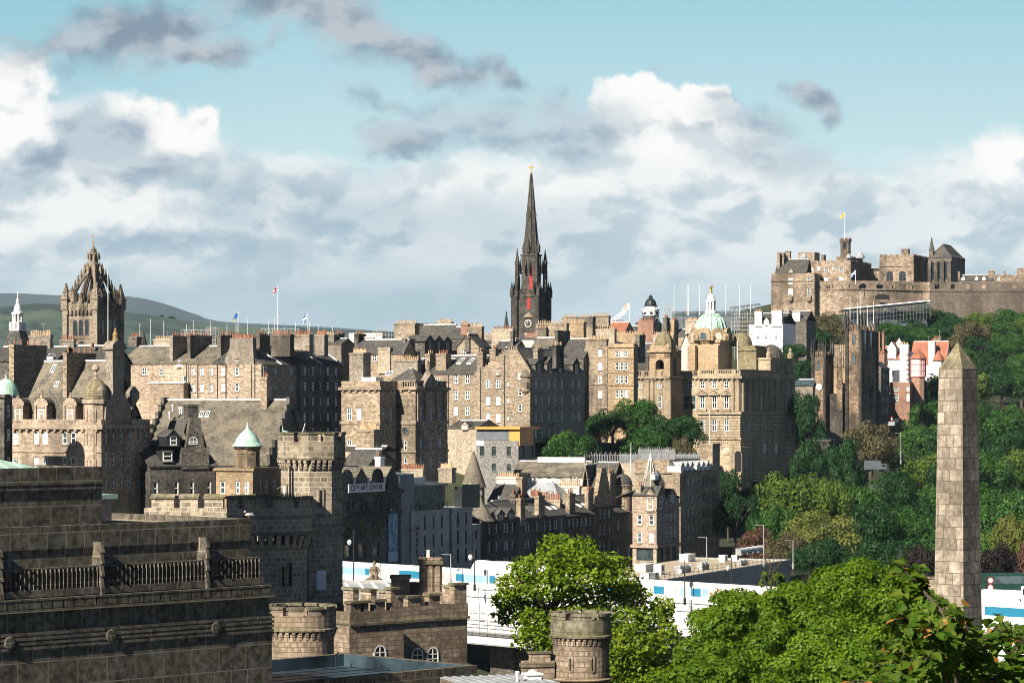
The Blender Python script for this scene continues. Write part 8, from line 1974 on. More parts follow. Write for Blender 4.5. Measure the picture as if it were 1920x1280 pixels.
def street_bits():
 t = thing('parked_car', 'dark car in shade near the top of the sloping street', 'car', (X(1684, 800), 800, Z(794, 800)), R(60))
 def car(t, mat):
  m = MB(); pr = [(-2.1, .35), (2.1, .35), (2.1, .8), (1.3, .92), (.7, 1.45), (-1.3, 1.45), (-1.9, .95), (-2.1, .9)]
  m.poly([(x, -.85, z) for x, z in pr]); m.poly([(x, .85, z) for x, z in pr])
  for i in range(len(pr)): p, q = pr[i], pr[(i + 1) % len(pr)]; m.poly([(p[0], -.85, p[1]), (q[0], -.85, q[1]), (q[0], .85, q[1]), (p[0], .85, p[1])])
  m.build('body', mat, t); MB().box(-1.2, .7, -.87, .87, .95, 1.38).build('window', 'glass_dark', t)
  w = MB().lathe(0, 0, [(.33, 0), (.33, .2), (.15, .21), (0, .22)], 12).mesh('wheel', ['ink_black'])
  for x in (-1.3, 1.3):
   for y in (-.9, .7): minst('wheel', w, t, (x, y, .33), (-math.pi / 2, 0, 0))
 car(t, 'dark_metal')
 t = thing('parked_car', 'silver car beside the striped bollard on the sloping street', 'car', (X(1673, 760), 760, Z(800, 760)), R(75)); car(t, 'car_silver')
 t = thing('striped_bollard', 'red and white banded traffic post on the shaded street', 'bollard', (X(1672, 770), 770, Z(797, 770)))
 MB().lathe(0, 0, [(.25, 0)] + [(.22, .5 * k) for k in range(1, 6)], 8, lambda k, j: j % 2).build('post', ['vivid_red', 'white_paint'], t)
 t = thing('delivery_van', 'boxy grey van roof showing between the garden trees', 'van', (X(1640, 650), 650, Z(884, 650)), R(12))
 MB().box(-2.2, 1.2, -1.1, 1.1, .5, 2.6).build('body', 'grey_metal', t); MB().box(1.21, 2.6, -1.05, 1.05, .5, 1.9).build('cab', 'grey_metal', t); MB().box(1.5, 2.3, -1.08, 1.08, 1.2, 1.7).build('window', 'glass_dark', t)
 w = MB().lathe(0, 0, [(.4, 0), (.4, .25), (0, .26)], 12).mesh('wheel', ['ink_black'])
 for x in (-1.4, 1.8):
  for y in (-1.15, .9): minst('wheel', w, t, (x, y, .4), (-math.pi / 2, 0, 0))
 lamp_post(1689, 812, 862, 690, 'pale lamp post in a gap of the trees beside the shaded street', 1)
 t = thing('garden_kiosk', 'small dark classical stone kiosk under the trees below the bank', 'kiosk', (X(1535, 720), 720, Z(852, 720)), R(-20))
 m = MB().box(-3, 3, 0, 5, 0, 3.4).box(-3.4, 3.4, -.4, 5.4, 3.4, 4.0)
 for x in (-2.6, -.9, .9, 2.6): m.lathe(x, -.2, [(.3, 0), (.26, 3.4)], 8)
 m.build('wall', 'stone_sooty', t); MB().box(-.7, .7, -.05, -.001, 0, 2.4).build('door', 'dark_void', t)
street_bits()
# trees
def crown_mesh(name, seed, n, leaf, nl=26, flat=.8, mat='leaf_mid', shell=.72, spread=1.0, r0=.18, r1=.40, q0=.35, q1=.8):
 """leaf-sized faces spread over many overlapping clumps; unit radius, base at z=0"""
 rg = np.random.default_rng(seed)
 L = []
 for i in range(nl):
  d = rg.normal(size=3); d /= np.linalg.norm(d); d[2] = abs(d[2]) * 1.0 - .25
  q = rg.uniform(q0, q1) * spread
  L.append((d[0] * q, d[1] * q, .55 + d[2] * q * flat, rg.uniform(r0, r1)))
 L = np.array(L)
 w = L[:, 3] ** 2; w /= w.sum()
 k = rg.choice(len(L), n, p=w)
 d = rg.normal(size=(n, 3)); d /= np.linalg.norm(d, axis=1)[:, None]
 d[:, 2] = np.where(rg.random(n) < .45, np.abs(d[:, 2]), d[:, 2])
 r = L[k, 3] * (shell + (1.08 - shell) * rg.random(n) ** .6)
 lump = 1 + .16 * np.sin(d[:, 0] * 9 + k) * np.cos(d[:, 1] * 8 + k * 2) * np.cos(d[:, 2] * 7)
 p = L[k, :3] + d * (r * lump)[:, None] * np.array([1, 1, .85])
 p[:, 2] = np.maximum(p[:, 2], .0)
 nr = d * 1.1 + rg.normal(size=(n, 3)) * .42 + np.array([0, 0, .2]); nr /= np.linalg.norm(nr, axis=1)[:, None]
 a = np.cross(nr, rg.normal(size=(n, 3))); a /= np.linalg.norm(a, axis=1)[:, None]
 b = np.cross(nr, a)
 s = (leaf * rg.uniform(.55, 1.25, n))[:, None]
 V = np.stack([p - a * s, p + b * s * .62 + nr * s * .12, p + a * s, p - b * s * .62 + nr * s * .12], 1).reshape(-1, 3)
 me = bpy.data.meshes.new(name)
 me.vertices.add(n * 4); me.vertices.foreach_set('co', V.ravel())
 me.loops.add(n * 4); me.loops.foreach_set('vertex_index', np.arange(n * 4))
 me.polygons.add(n); me.polygons.foreach_set('loop_start', np.arange(n) * 4); me.polygons.foreach_set('loop_total', np.full(n, 4))
 me.materials.append(M[mat]); me.update(calc_edges=True)
 return me
def trunk_mesh(name, seed, limbs=6, thin=1.0):
 """unit tree: trunk from z=-1 to about .5 with limbs reaching into the crown"""
 rr = random.Random(seed); m = MB()
 m.tube([(0, 0, -1.2), (.01, 0, -.6), (.03, .02, 0), (.0, .03, .35), (.02, 0, .7)], [.075 * thin, .062 * thin, .055 * thin, .04 * thin, .012 * thin], 8)
 for i in range(limbs):
  a = 2 * math.pi * i / limbs + rr.uniform(-.4, .4); z0 = rr.uniform(-.15, .35); L = rr.uniform(.5, .8)
  p = [(0.02, 0.01, z0), (.25 * L * math.cos(a), .25 * L * math.sin(a), z0 + .2), (.6 * L * math.cos(a + .2), .6 * L * math.sin(a + .2), z0 + .42), (L * math.cos(a + .1), L * math.sin(a + .1), z0 + .55)]
  m.tube(p, [.034 * thin, .026 * thin, .016 * thin, .005], 6)
  for q in (.5, .8):
   b = a + rr.choice((-1, 1)) * .7; s = Vector(p[1]).lerp(Vector(p[2]), q)
   m.tube([s, s + Vector((.18 * math.cos(b), .18 * math.sin(b), .12)), s + Vector((.32 * math.cos(b), .32 * math.sin(b), .28))], [.014 * thin, .009 * thin, .003], 5)
 return m.mesh(name, ['bark'])
TR = [trunk_mesh('trunk', s) for s in (1, 2, 3)]
CR = {}
def crown(kind, v, n=8500, leaf=.034):
 k = (kind, v)
 if k not in CR: CR[k] = crown_mesh('crown', 100 + v * 7 + len(kind), n, leaf, 46, .85, 'leaf_' + kind, .72, 1.0, .13, .29, .4, .88)
 return CR[k]
STATIC = [(0, 0, 88.3), (-40, 30, 84), (40, 30, 85), (0, 30, 84.5), (0, 60, 79), (-30, 120, 72), (30, 120, 71), (0, 180, 63), (-70, 160, 66), (80, 160, 66), (0, 270, 50), (-15, 290, 48), (15, 300, 47), (0, 330, 44), (-15, 360, 44), (-60, 300, 54), (70, 300, 49), (-6, 402, 47), (-9, 415, 49), (0, 410, 46), (10, 405, 45), (20, 398, 45), (30, 390, 45), (0, 380, 44), (30, 350, 44), (60, 380, 44), (-70, 400, 60), (-26, 417, 62), (4, 470, 60.5), (-30, 470, 60), (-28, 490, 60), (-25, 510, 60), (-18, 530, 60), (-30, 540, 62), (-10, 500, 60), (40, 510, 60), (70, 560, 59.5), (60, 600, 60), (80, 610, 59), (100, 560, 56), (100, 640, 60), (80, 680, 63), (95, 720, 67), (120, 700, 66), (110, 760, 70), (90, 760, 70), (55, 735, 66), (62, 728, 64), (70, 735, 64), (45, 720, 64), (62, 700, 61), (75, 745, 65), (105, 800, 73), (122, 880, 78), (130, 600, 58), (70, 500, 56),
 (0, 900, 95), (20, 1000, 103), (100, 1120, 114), (150, 1240, 131), (190, 1250, 131), (240, 1250, 130), (260, 1320, 128), (340, 1250, 122), (0, 1500, 85), (-300, 1500, 80), (300, 1600, 90), (-400, 600, 70), (-500, 1000, 75), (500, 700, 55), (600, 1100, 60), (400, 400, 55), (-400, 200, 75), (400, 100, 78), (0, -200, 88), (-300, -100, 86), (300, -100, 86), (600, 1600, 75)]
def idw(x, y):
 A = np.array(GPTS + STATIC); w = 1 / ((A[:, 0] - x) ** 2 + (A[:, 1] - y) ** 2 + 30.0) ** 2
 return float((w * A[:, 2]).sum() / w.sum())
def tree(px, pt, Y, rpx, kind, label, group, v=0, hr=1.15, hm=None, name='broadleaf_tree', trunk_h=None):
 """px, pt: crown centre column and crown top row at distance Y; rpx: crown radius in photo pixels"""
 r = W(rpx, Y) * 1.22; h = 1.36 * r * hr
 ztop = Z(pt, Y); zc = ztop - h
 th = max(2.0, r * .55)
 if group in (GB, GC):
  g = idw(X(px, Y), Y); hr = max(hr, min(2.3, (ztop - g) / (1.55 * r))); h = 1.36 * r * hr; zc = ztop - h; th = max(1.5, zc - g)
 t = thing(name, label, 'tree', (X(px, Y), Y, zc - th), rnd.uniform(0, 6.28), group)
 minst('crown', crown(kind, v), t, (0, 0, th), None, (r, r, r * hr))
 minst('trunk', TR[v % 3], t, (0, 0, th), None, (r, r, max(r * hr, th / 1.1)))
 if group not in (GB, GC): GPTS.append((X(px, Y), Y, zc - th))
 return t
GA, GB, GC, GD = 'trees on the castle slope', 'trees in the sunken gardens', 'trees below the bank', 'trees around the villas'
def slope_Y(pt):
 xs = [540, 575, 620, 680, 760, 850, 930, 1000, 1060]; ys = [1210, 1195, 1110, 1000, 880, 740, 620, 530, 480]
 return float(np.interp(pt, xs, ys))
L1 = {'dark': 'dense dark green tree on the wooded slope under the castle', 'mid': 'mid green rounded tree on the wooded slope under the castle', 'light': 'light green sunlit tree on the wooded slope under the castle', 'olive': 'dull olive tree on the wooded slope under the castle', 'yellow': 'yellow green tree on the wooded slope under the castle', 'purple': 'purple leaved tree low on the wooded slope', 'rust': 'rusty brown tree low on the wooded slope'}
rt = random.Random(21)
for pt, x0, x1, st in ((566, 1655, 1800, 42), (574, 1770, 1940, 40), (590, 1660, 1940, 44), (612, 1660, 1700, 34), (618, 1770, 1940, 46), (650, 1800, 1945, 46), (690, 1760, 1945, 48), (735, 1735, 1945, 50), (785, 1725, 1945, 52), (835, 1715, 1945, 54), (885, 1700, 1945, 56), (935, 1690, 1945, 60), (985, 1680, 1950, 62)):
 x = x0 + rt.uniform(0, 14)
 while x < x1:
  p = pt + rt.uniform(-12, 12)
  k = rt.choices(['dark', 'mid', 'light', 'olive'], [4, 5, .5, .25])[0] if p < 780 else rt.choices(['dark', 'mid', 'light', 'yellow'], [3, 5, .9, .2])[0]
  Yt = slope_Y(p)
  rp = rt.uniform(7.2, 10.2) / Yt * F
  tree(x, p, Yt, rp, k, L1[k], GA, rt.randrange(4), rt.uniform(1.0, 1.3))
  x += st * rt.uniform(.95, 1.35)
for px, pt, Y, r, k, lab in ((1545, 575, 1150, 46, 'olive', 'broad olive green tree crossing the castle wall foot'), (1500, 600, 1060, 38, 'mid', 'round green tree standing beside the white tall house'), (1530, 612, 1040, 40, 'dark', 'big dark tree between the white tall house and clock tower'), (1490, 640, 960, 30, 'dark', 'dark tree bulging over the bank attic'), (1572, 596, 1080, 34, 'olive', 'olive tree just behind the tallest pinnacles'), (1510, 670, 900, 28, 'dark', 'low dark tree behind the shorter clock tower'), (1660, 600, 1040, 26, 'mid', 'mid green tree just past the tall pinnacled tower'), (1690, 612, 1020, 26, 'dark', 'dark tree rising behind the white lead cupola'), (1735, 606, 1040, 30, 'mid', 'mid green tree directly behind the red tiled roof'), (1480, 605, 1100, 22, 'mid', 'small green tree tucked against the dark slate gables')):
 tree(px, pt, Y, r, k, lab, GD, rt.randrange(4), 1.05)
for px, pt, Y, r, k, lab, v in ((1190, 735, 682, 44, 'mid', 'tallest rounded green tree before the belfry wing', 0), (1150, 755, 676, 42, 'dark', 'green tree spreading against the grey harled tenement', 1), (1235, 770, 676, 52, 'dark', 'broad dark tree in front of the recessed bank link', 2), (1285, 772, 672, 42, 'dark', 'dark rounded tree touching the bank corner', 3), (1205, 790, 660, 46, 'mid', 'lower green tree in the middle of the bank clump', 1), (1280, 808, 650, 22, 'olive', 'small olive bush like tree below the dark rounded one', 0), (1120, 770, 690, 34, 'dark', 'shaded dark tree beside the long tenement flank', 2), (1065, 800, 630, 42, 'mid', 'pale feathery green tree alone before the tenement flank', 3), (1105, 805, 640, 30, 'dark', 'dark shrubby tree between feathery tree and bank clump', 0)):
 tree(px, pt, Y, r, k, lab, GC, v, 1.05)
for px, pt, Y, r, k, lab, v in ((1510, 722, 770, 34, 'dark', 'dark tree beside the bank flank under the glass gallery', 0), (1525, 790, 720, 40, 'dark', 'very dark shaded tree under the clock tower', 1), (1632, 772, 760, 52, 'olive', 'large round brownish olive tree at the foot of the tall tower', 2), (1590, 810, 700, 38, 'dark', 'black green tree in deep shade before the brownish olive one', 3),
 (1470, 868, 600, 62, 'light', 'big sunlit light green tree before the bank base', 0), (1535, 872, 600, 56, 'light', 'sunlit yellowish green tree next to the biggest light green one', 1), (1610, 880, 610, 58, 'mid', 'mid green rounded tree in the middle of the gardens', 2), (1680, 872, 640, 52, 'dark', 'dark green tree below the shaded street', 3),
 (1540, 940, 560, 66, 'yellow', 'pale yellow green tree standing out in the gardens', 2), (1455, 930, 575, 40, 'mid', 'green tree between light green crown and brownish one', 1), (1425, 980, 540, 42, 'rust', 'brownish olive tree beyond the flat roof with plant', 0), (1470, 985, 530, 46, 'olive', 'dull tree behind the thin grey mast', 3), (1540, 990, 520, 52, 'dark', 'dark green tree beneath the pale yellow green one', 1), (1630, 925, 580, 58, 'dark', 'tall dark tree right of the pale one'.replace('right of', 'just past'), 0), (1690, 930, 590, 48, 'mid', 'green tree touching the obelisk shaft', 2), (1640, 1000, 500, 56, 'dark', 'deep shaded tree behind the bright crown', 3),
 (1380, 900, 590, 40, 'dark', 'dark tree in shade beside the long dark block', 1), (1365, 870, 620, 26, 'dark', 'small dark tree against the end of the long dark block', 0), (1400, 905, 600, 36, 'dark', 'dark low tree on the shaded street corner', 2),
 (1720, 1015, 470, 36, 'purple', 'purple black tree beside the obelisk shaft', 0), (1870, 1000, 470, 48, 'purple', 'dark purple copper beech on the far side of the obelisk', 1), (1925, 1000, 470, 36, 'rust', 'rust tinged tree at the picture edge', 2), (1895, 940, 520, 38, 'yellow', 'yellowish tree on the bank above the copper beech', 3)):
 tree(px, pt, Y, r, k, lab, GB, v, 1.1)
t_ = thing('blue_conifer', 'small silvery blue conifer among dark trees behind the bright crown', 'tree', (X(1688, 440), 440, 52)); zt_ = Z(1022, 440) - 52
rr_ = random.Random(4); m_ = MB()
for i in range(700):
 q = rr_.random(); z_ = zt_ * (.25 + .75 * q); r_ = (1 - q) * 2.6 * rr_.uniform(.4, 1); a_ = rr_.uniform(0, 6.28); s_ = .3
 p_ = Vector((r_ * math.cos(a_), r_ * math.sin(a_), z_)); o_ = Vector((math.cos(a_), math.sin(a_), -.3)) * s_; w_ = Vector((-math.sin(a_), math.cos(a_), 0)) * .1
 m_.poly([p_ - o_ - w_, p_ + o_ - w_ * .3, p_ + o_ + w_ * .3, p_ - o_ + w_])
foliage('leaf_blue', (.09, .12, .125), (.13, .17, .175), (.2, .25, .25)); m_.build('crown', 'leaf_blue', t_); MB().tube([(0, 0, 0), (0, 0, zt_ * .9)], [.25, .03], 6).build('trunk', 'bark', t_)
def near_tree(name, label, px, pt, Y, rpx, hr, kind, seed, n, leaf, nl, th, parts, spread=1.0, shell=.6):
 r = W(rpx, Y); zc = Z(pt, Y) - 1.45 * r * hr
 t = thing(name, label, 'tree', (X(px, Y), Y, zc - th))
 me = crown_mesh('crown', seed, n, leaf, nl, .9, 'leaf_' + kind, shell, spread, .09, .21, .5, .92)
 minst('crown', me, t, (0, 0, th), None, (r, r, r * hr))
 minst('trunk', trunk_mesh('trunk', seed, 9, .75), t, (0, 0, th), None, (r, r, max(r * hr, th / 1.1)))
 GPTS.append((X(px, Y), Y, zc - th))
def layered_tree():
 """airy sycamore: clumps placed where the photo shows its leafy layers, gaps between them"""
 Y = 246; px0 = 1085
 t = thing('sycamore_tree', 'airy bright green sycamore with gaps through its layers behind the round turret', 'tree', (X(px0, Y), Y, 58))
 cl = [(1065, 1040, 62, 26), (1005, 1062, 55, 24), (965, 1095, 40, 22), (1120, 1062, 58, 26), (1080, 1075, 70, 24), (1150, 1085, 42, 24), (1030, 1100, 62, 22), (950, 1130, 30, 22), (985, 1125, 40, 22), (1175, 1105, 30, 20), (1110, 1118, 60, 24), (1190, 1125, 36, 26), (1010, 1165, 44, 30), (960, 1160, 36, 18), (1000, 1195, 40, 22), (1170, 1160, 50, 30), (1225, 1160, 38, 30), (1245, 1140, 24, 22), (1250, 1180, 22, 20), (1180, 1200, 60, 34), (1215, 1225, 54, 34), (1150, 1240, 60, 34), (1245, 1245, 60, 30), (1190, 1265, 90, 34), (1020, 1150, 40, 22), (1095, 1145, 60, 20), (1090, 1020, 28, 18), (1045, 1020, 30, 16), (1025, 1205, 26, 16), (1280, 1265, 70, 30), (1100, 1290, 110, 40)]
 rg = np.random.default_rng(11); V = []; nn = 0; tips = []
 for (cx, cy, rx, ry) in cl:
  dy = rg.uniform(-4.5, 4.5)
  c = np.array([(cx - px0) / F * Y, dy, Z(cy, Y) - 58]); R3 = np.array([rx / F * Y, max(1.3, rx / F * Y * .8), ry / F * Y])
  tips.append(c)
  n = int(.62 * rx * ry)
  d = rg.normal(size=(n, 3)); d /= np.linalg.norm(d, axis=1)[:, None]
  p = c + d * R3 * (.35 + .7 * rg.random(n) ** .5)[:, None] * (1 + .22 * np.sin(d[:, :1] * 7 + cx) * np.cos(d[:, 1:2] * 6 + cy))
  nr = rg.normal(size=(n, 3)) * .6 + np.array([-.25, -.3, .6]); nr /= np.linalg.norm(nr, axis=1)[:, None]
  a = np.cross(nr, rg.normal(size=(n, 3))); a /= np.linalg.norm(a, axis=1)[:, None]; b = np.cross(nr, a)
  s = (.205 * rg.uniform(.55, 1.25, n))[:, None]
  V.append(np.stack([p - a * s, p + b * s * .7 + nr * s * .1, p + a * s, p - b * s * .7 + nr * s * .1], 1).reshape(-1, 3)); nn += n
 V = np.concatenate(V); me = bpy.data.meshes.new('crown'); me.vertices.add(nn * 4); me.vertices.foreach_set('co', V.ravel()); me.loops.add(nn * 4); me.loops.foreach_set('vertex_index', np.arange(nn * 4)); me.polygons.add(nn); me.polygons.foreach_set('loop_start', np.arange(nn) * 4); me.polygons.foreach_set('loop_total', np.full(nn, 4)); me.materials.append(M['leaf_bright']); me.update(calc_edges=True)
 minst('crown', me, t, (0, 0, 0))
 m = MB(); b0 = Vector(((1095 - px0) / F * Y, 0, Z(1290, Y) - 58)); b1 = Vector(((1035 - px0) / F * Y, .2, Z(1150, Y) - 58))
 m.tube([(b0.x, 0, 0), b0, b0.lerp(b1, .5) + Vector((.3, 0, 0)), b1], [.55, .42, .3, .2], 8)
 hub_ = [b0, b0.lerp(b1, .4), b0.lerp(b1, .75), b1]
 for c in tips:
  c = Vector(c); s = min(hub_, key=lambda q: (q - c).length + max(0, q.z - c.z) * 2)
  md = s.lerp(c, .5) + Vector((rt.uniform(-.4, .4), rt.uniform(-.4, .4), rt.uniform(.1, .6)))
  m.tube([s, md, c], [.14, .09, .03], 6)
  for _ in range(4):
   e = c + Vector((rt.uniform(-1.2, 1.2), rt.uniform(-1, 1), rt.uniform(-.3, .8))); m.tube([md.lerp(c, .6), e], [.04, .012], 4)
 m.build('trunk', 'bark', t)
 GPTS.append((X(px0, Y), Y, 58))
layered_tree()
near_tree('lime_tree', 'huge dense bright green tree dome in front of the bridge beside the obelisk', 1605, 1003, 205, 200, 1.0, 'bright_b', 5, 80000, .019, 150, 6, 1, 1.0, .62)
near_tree('lime_tree', 'bright green tree bulging at the near side of the huge dense dome', 1430, 1058, 195, 165, 1.0, 'bright_b', 8, 50000, .024, 100, 5, 1)
near_tree('lime_tree', 'bright green tree filling the bottom edge beneath the huge dense dome', 1600, 1130, 180, 190, .9, 'bright_b', 9, 50000, .022, 110, 5, 1)
near_tree('lime_tree', 'lower bright green tree between the round turret and the huge dome', 1325, 1180, 185, 115, 1.0, 'bright_b', 19, 32000, .03, 80, 5, 1)
near_tree('broadleaf_tree', 'small tree with loose olive foliage at the bottom corner past the obelisk', 1895, 1150, 215, 52, 1.5, 'light', 12, 5200, .045, 26, 4, 1)
near_tree('broadleaf_tree', 'yellowish bush top showing where the flat roof meets the huge tree', 1445, 1062, 235, 34, 1.0, 'light', 14, 4500, .05, 20, 4, 1)
def sapling():
 """young poplar close to the viewer, single broad leaves readable"""
 Y0 = 27.0
 t = thing('young_poplar', 'nearby young poplar with large glossy leaves and rusty new shoots at the bottom corner', 'sapling', (X(1790, Y0), Y0, 84.2))
 rr = random.Random(17); stems = MB(); leaves = MB()
 P = lambda px, py, dy=0.0: Vector((X(px, Y0 + dy) - X(1790, Y0), dy, Z(py, Y0 + dy) - 84.2))
 def leaf(p, d, s, m):
  d = d.normalized(); sd = d.cross(Vector((rr.uniform(-.4, .4), rr.uniform(-1, .2), 1))).normalized(); n = sd.cross(d)
  q = [(0, 0, 0), (.25, .42, .06), (.5, .46, .10), (.8, .2, .04), (1.08, 0, -.10)]
  for sg in (1, -1):
   leaves.poly([p + d * s * a + sd * s * b * sg + n * s * c for a, b, c in (q if sg > 0 else [q[0]] + q[4:0:-1])], m, False)
 branches = [((1790, 1330), (1770, 1150), (1715, 1090), (1692, 1062)), ((1790, 1330), (1800, 1200), (1790, 1140)), ((1790, 1330), (1840, 1220), (1868, 1170)), ((1780, 1330), (1720, 1240), (1660, 1200)), ((1790, 1320), (1880, 1260), (1925, 1190)), ((1780, 1320), (1700, 1285), (1600, 1275)), ((1760, 1300), (1735, 1200), (1690, 1150)), ((1800, 1300), (1825, 1240), (1820, 1195)), ((1800, 1320), (1870, 1290), (1910, 1250)), ((1780, 1320), (1690, 1260), (1640, 1240)), ((1790, 1320), (1760, 1240), (1745, 1160)), ((1790, 1330), (1850, 1280), (1930, 1275)), ((1770, 1330), (1730, 1300), (1660, 1265)), ((1790, 1330), (1800, 1270), (1775, 1215))]
 for bi, br in enumerate(branches):
  dy = rr.uniform(-1.6, 2.6); pts = [P(*c, dy * (i / (len(br) - 1))) for i, c in enumerate(br)]
  stems.tube(pts, [.03 - .024 * i / (len(pts) - 1) for i in range(len(pts))], 6)
  tot = len(pts) - 1; nl = 56 if bi < 6 else 46
  for k in range(nl):
   u = (.15 + .85 * k / nl) * tot; i = min(int(u), tot - 1); p = pts[i].lerp(pts[i + 1], u - i)
   a = rr.uniform(0, 6.28); d = Vector((math.cos(a), math.sin(a) * .8, rr.uniform(-.9, .35)))
   st = p + d * rr.uniform(.02, .13); stems.tube([p, st], .003, 3)
   tip = k > nl * .9
   leaf(st, d + Vector((0, 0, -.3)), rr.uniform(.085, .15) * (.8 if tip else 1), 1 if (tip and rr.random() < .7) or rr.random() < .04 else 0)
  for _ in range(50):
   p = pts[-1].lerp(pts[-2], rr.random()) + Vector((rr.uniform(-.16, .16), rr.uniform(-.2, .2), rr.uniform(-.16, .12)))
   a = rr.uniform(0, 6.28); leaf(p, Vector((math.cos(a), math.sin(a), rr.uniform(-1, .3))), rr.uniform(.085, .15), 0)
 foliage('leaf_shoot', (.26, .12, .02), (.35, .2, .04), (.4, .25, .07), 2, .4)
 leaves.build('crown', ['leaf_young', 'leaf_shoot'], t)
 stems.build('trunk', 'bark', t)
sapling()
# ground, hills, haze
def terrain():
 pts = GPTS + STATIC
 A = np.array(pts)
 x0, x1, y0, y1, nx, ny = -640, 700, -160, 1760, 96, 137
 gx, gy = np.meshgrid(np.linspace(x0, x1, nx), np.linspace(y0, y1, ny))
 G = np.stack([gx.ravel(), gy.ravel()], 1)
 d2 = ((G[:, None, :] - A[None, :, :2]) ** 2).sum(2) + 30.0
 w = 1 / d2 ** 2.0
 z = (w * A[None, :, 2]).sum(1) / w.sum(1)
 e = np.minimum(1, np.maximum(0, np.minimum.reduce([G[:, 0] - x0, x1 - G[:, 0], y1 - G[:, 1], G[:, 1] - y0]) / 200))
 z = 58 + (z - 58) * e - .6
 V = np.concatenate([G, z[:, None]], 1)
 idx = np.arange(nx * ny).reshape(ny, nx)
 Fc = np.stack([idx[:-1, :-1].ravel(), idx[:-1, 1:].ravel(), idx[1:, 1:].ravel(), idx[1:, :-1].ravel()], 1)
 t, b = new_mat('grass_ground')
 pos = t.n('ShaderNodeNewGeometry').outputs['Position']
 c = t.mix(t.ramp(t.noise(pos, .06, 6.0), .35, .65), (.018, .028, .010), (.04, .052, .018))
 c = t.mix(t.ramp(t.noise(pos, .9, 4.0), .45, .7), c, (.03, .028, .018))
 t.put(b.inputs['Base Color'], c); b.inputs['Roughness'].default_value = .95
 me = bpy.data.meshes.new('ground'); me.from_pydata(V.tolist(), [], Fc.tolist()); me.materials.append(M['grass_ground'])
 me.polygons.foreach_set('use_smooth', np.ones(len(Fc), bool))
 o = bpy.data.objects.new('ground', me); C.objects.link(o); o['kind'] = 'structure'
 m = MB(); S = 30000
 for q in ((-S, -S, S, -160), (-S, 1760, S, S), (-S, -160, -640, 1760), (700, -160, S, 1760)):
  m.poly([(q[0], q[1], 57.3), (q[2], q[1], 57.3), (q[2], q[3], 57.3), (q[0], q[3], 57.3)])
 o = m.build('terrain', 'grass_ground'); o['kind'] = 'structure'
 def zat(x, y):
  i = int(round((x - x0) / (x1 - x0) * (nx - 1))); j = int(round((y - y0) / (y1 - y0) * (ny - 1))); return z[j * nx + i]
 return zat
ZAT = terrain()
m_ = MB(); pr_ = [(X(1290, 520), 520), (X(1400, 560), 560), (X(1480, 640), 640), (X(1640, 720), 720), (X(1668, 760), 760), (X(1690, 820), 820), (X(1702, 900), 900)]
for i in range(len(pr_) - 1):
 a_, b_ = Vector(pr_[i]), Vector(pr_[i + 1]); n_ = 8
 for k in range(n_):
  p_, q_ = a_.lerp(b_, k / n_), a_.lerp(b_, (k + 1) / n_); d_ = (b_ - a_).normalized(); s_ = Vector((-d_.y, d_.x)) * 5
  za, zb = max(ZAT(*(p_ + o)) for o in (s_, -s_, s_ * 0)) + .25, max(ZAT(*(q_ + o)) for o in (s_, -s_, s_ * 0)) + .25
  m_.poly([(p_.x - s_.x, p_.y - s_.y, za), (p_.x + s_.x, p_.y + s_.y, za), (q_.x + s_.x, q_.y + s_.y, zb), (q_.x - s_.x, q_.y - s_.y, zb)])
o_ = m_.build('street', 'asphalt'); o_['kind'] = 'structure'
m_ = MB()
for i in range(48):
 q_ = [(X(640 + 14 * k, 436 + 2.25 * k), 436 + 2.25 * k + d) for k, d in ((i, 0), (i + 1, 0), (i + 1, 8), (i, 8))]
 m_.poly([(x, y, ZAT(x, y) + .25) for x, y in q_])
o_ = m_.build('road', 'asphalt'); o_['kind'] = 'structure'
def hill(name, prof, Y0, Y1, base, mat, rough):
 """ridge profile by photo column and row at its crest distance, with rounded slopes to either side"""
 px = np.linspace(prof[0][0], prof[-1][0], 150); py = np.interp(px, [p[0] for p in prof], [p[1] for p in prof])
 rg = np.random.default_rng(len(name)); k = np.ones(7) / 7; py = np.convolve(np.pad(py, 3, 'edge'), k, 'valid')
 py = py + np.convolve(rg.normal(0, rough, len(py) + 4), np.ones(5) / 5, 'valid')
 Yc = Y0 + (Y1 - Y0) * .5; rows = 26; V = []
 ridge = CAMZ + (HZ - py) / F * Yc
 for j in range(rows):
  q = j / (rows - 1); y = Y0 + (Y1 - Y0) * q; s = math.sin(math.pi * q) ** .9
  bump = np.convolve(rg.normal(0, 1, len(px) + 6), np.ones(7) / 7, 'valid') * (Yc * .0016) * (1 if 0 < j < rows - 1 and abs(q - .5) > .06 else 0)
  for i in range(len(px)): V.append((X(px[i], Yc), y, base + (ridge[i] - base) * s + bump[i]))
 n = len(px); Fc = [(j * n + i, j * n + i + 1, (j + 1) * n + i + 1, (j + 1) * n + i) for j in range(rows - 1) for i in range(n - 1)]
 me = bpy.data.meshes.new(name); me.from_pydata(V, [], Fc); me.materials.append(M[mat]); me.polygons.foreach_set('use_smooth', np.ones(len(Fc), bool))
 o = bpy.data.objects.new(name, me); C.objects.link(o); o['kind'] = 'structure'
t, b = new_mat('hill_green'); pos = t.n('ShaderNodeNewGeometry').outputs['Position']
vor = t.n('ShaderNodeTexVoronoi', {'Scale': .0042}); t.put(vor.inputs['Vector'], t.vm('ADD', pos, t.vm('MULTIPLY', t.noise(pos, .004, 3.0, .5, 1), (160, 160, 160))))
sv = t.n('ShaderNodeSeparateColor', {0: vor.outputs['Color']}).outputs[0]
c = t.mix(sv, (.035, .068, .055), (.085, .12, .075)); wood = t.ramp(t.noise(pos, .0045, 7.0, .68), .46, .54)  # fields and woods tinted bluish, standing in for distance haze
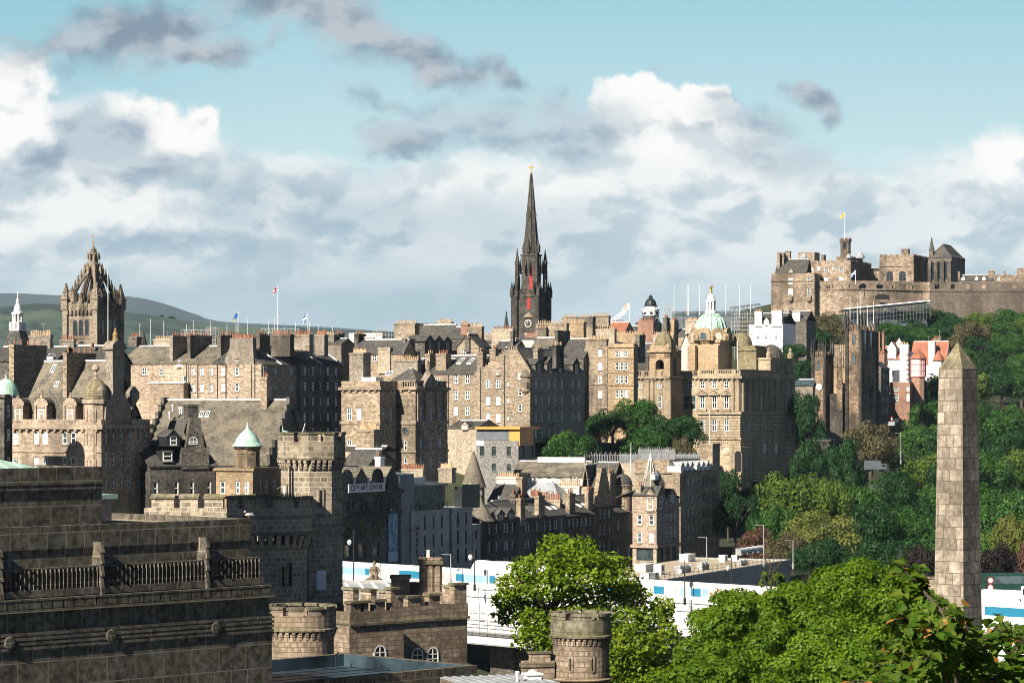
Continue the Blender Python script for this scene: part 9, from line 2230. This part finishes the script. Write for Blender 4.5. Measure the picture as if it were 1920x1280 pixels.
c = t.mix(wood, c, (.016, .036, .034)); c = t.mix(t.ramp(t.noise(pos, .03, 4.0), .6, .72, 0, .6), c, (.02, .04, .016))
t.put(b.inputs['Base Color'], c); b.inputs['Roughness'].default_value = 1.0
t, b = new_mat('hill_moor_hazed'); pos = t.n('ShaderNodeNewGeometry').outputs['Position']
t.put(b.inputs['Base Color'], t.mix(t.ramp(t.noise(pos, .0015, 6.0), .4, .62), (.030, .052, .070), (.048, .072, .085))); b.inputs['Roughness'].default_value = 1.0  # blue of the distance haze is put into the moor colour
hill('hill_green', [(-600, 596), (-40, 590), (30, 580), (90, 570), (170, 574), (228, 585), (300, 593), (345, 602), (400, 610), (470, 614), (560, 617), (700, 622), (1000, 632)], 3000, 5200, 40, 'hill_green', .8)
hill('hill_far', [(-800, 570), (-60, 552), (30, 550), (80, 552), (125, 556), (180, 553), (235, 553), (262, 557), (290, 566), (310, 566), (345, 582), (385, 600), (440, 606), (520, 609), (620, 614), (760, 624), (1100, 640)], 8200, 11500, 40, 'hill_moor_hazed', .5)
for px_, w_, kk in ((303, 9, 'round'), (320, 20, 'long')):
 t_ = thing('hilltop_tree', 'lone round dark clump of trees on the green hill ridge' if kk == 'round' else 'long dark shelter belt of trees beside the round ridge clump', 'trees', (X(px_, 4080), 4080, Z(597 if kk == 'round' else 600, 4080)))
 minst('crown', crown('dark', 0), t_, (0, 0, 0), None, (W(w_ * .5, 4080), W(8, 4080), W(6, 4080)))
# air
HAZE = 1.6e-5
hz = MB().box(-9000, 7000, -300, 14500, 30, 520).mesh('haze', [])
m = bpy.data.materials.new('haze_air'); m.use_nodes = True; nt = m.node_tree; nt.nodes.remove(nt.nodes['Principled BSDF'])
pv = nt.nodes.new('ShaderNodeVolumePrincipled'); pv.inputs['Color'].default_value = (.58, .80, 1.0, 1); pv.inputs['Density'].default_value = HAZE; pv.inputs['Anisotropy'].default_value = -0.3
nt.links.new(pv.outputs[0], nt.nodes['Material Output'].inputs['Volume'])
hz.materials.append(m); ho = bpy.data.objects.new('haze', hz); C.objects.link(ho); ho['kind'] = 'stuff'
ho.visible_shadow = True
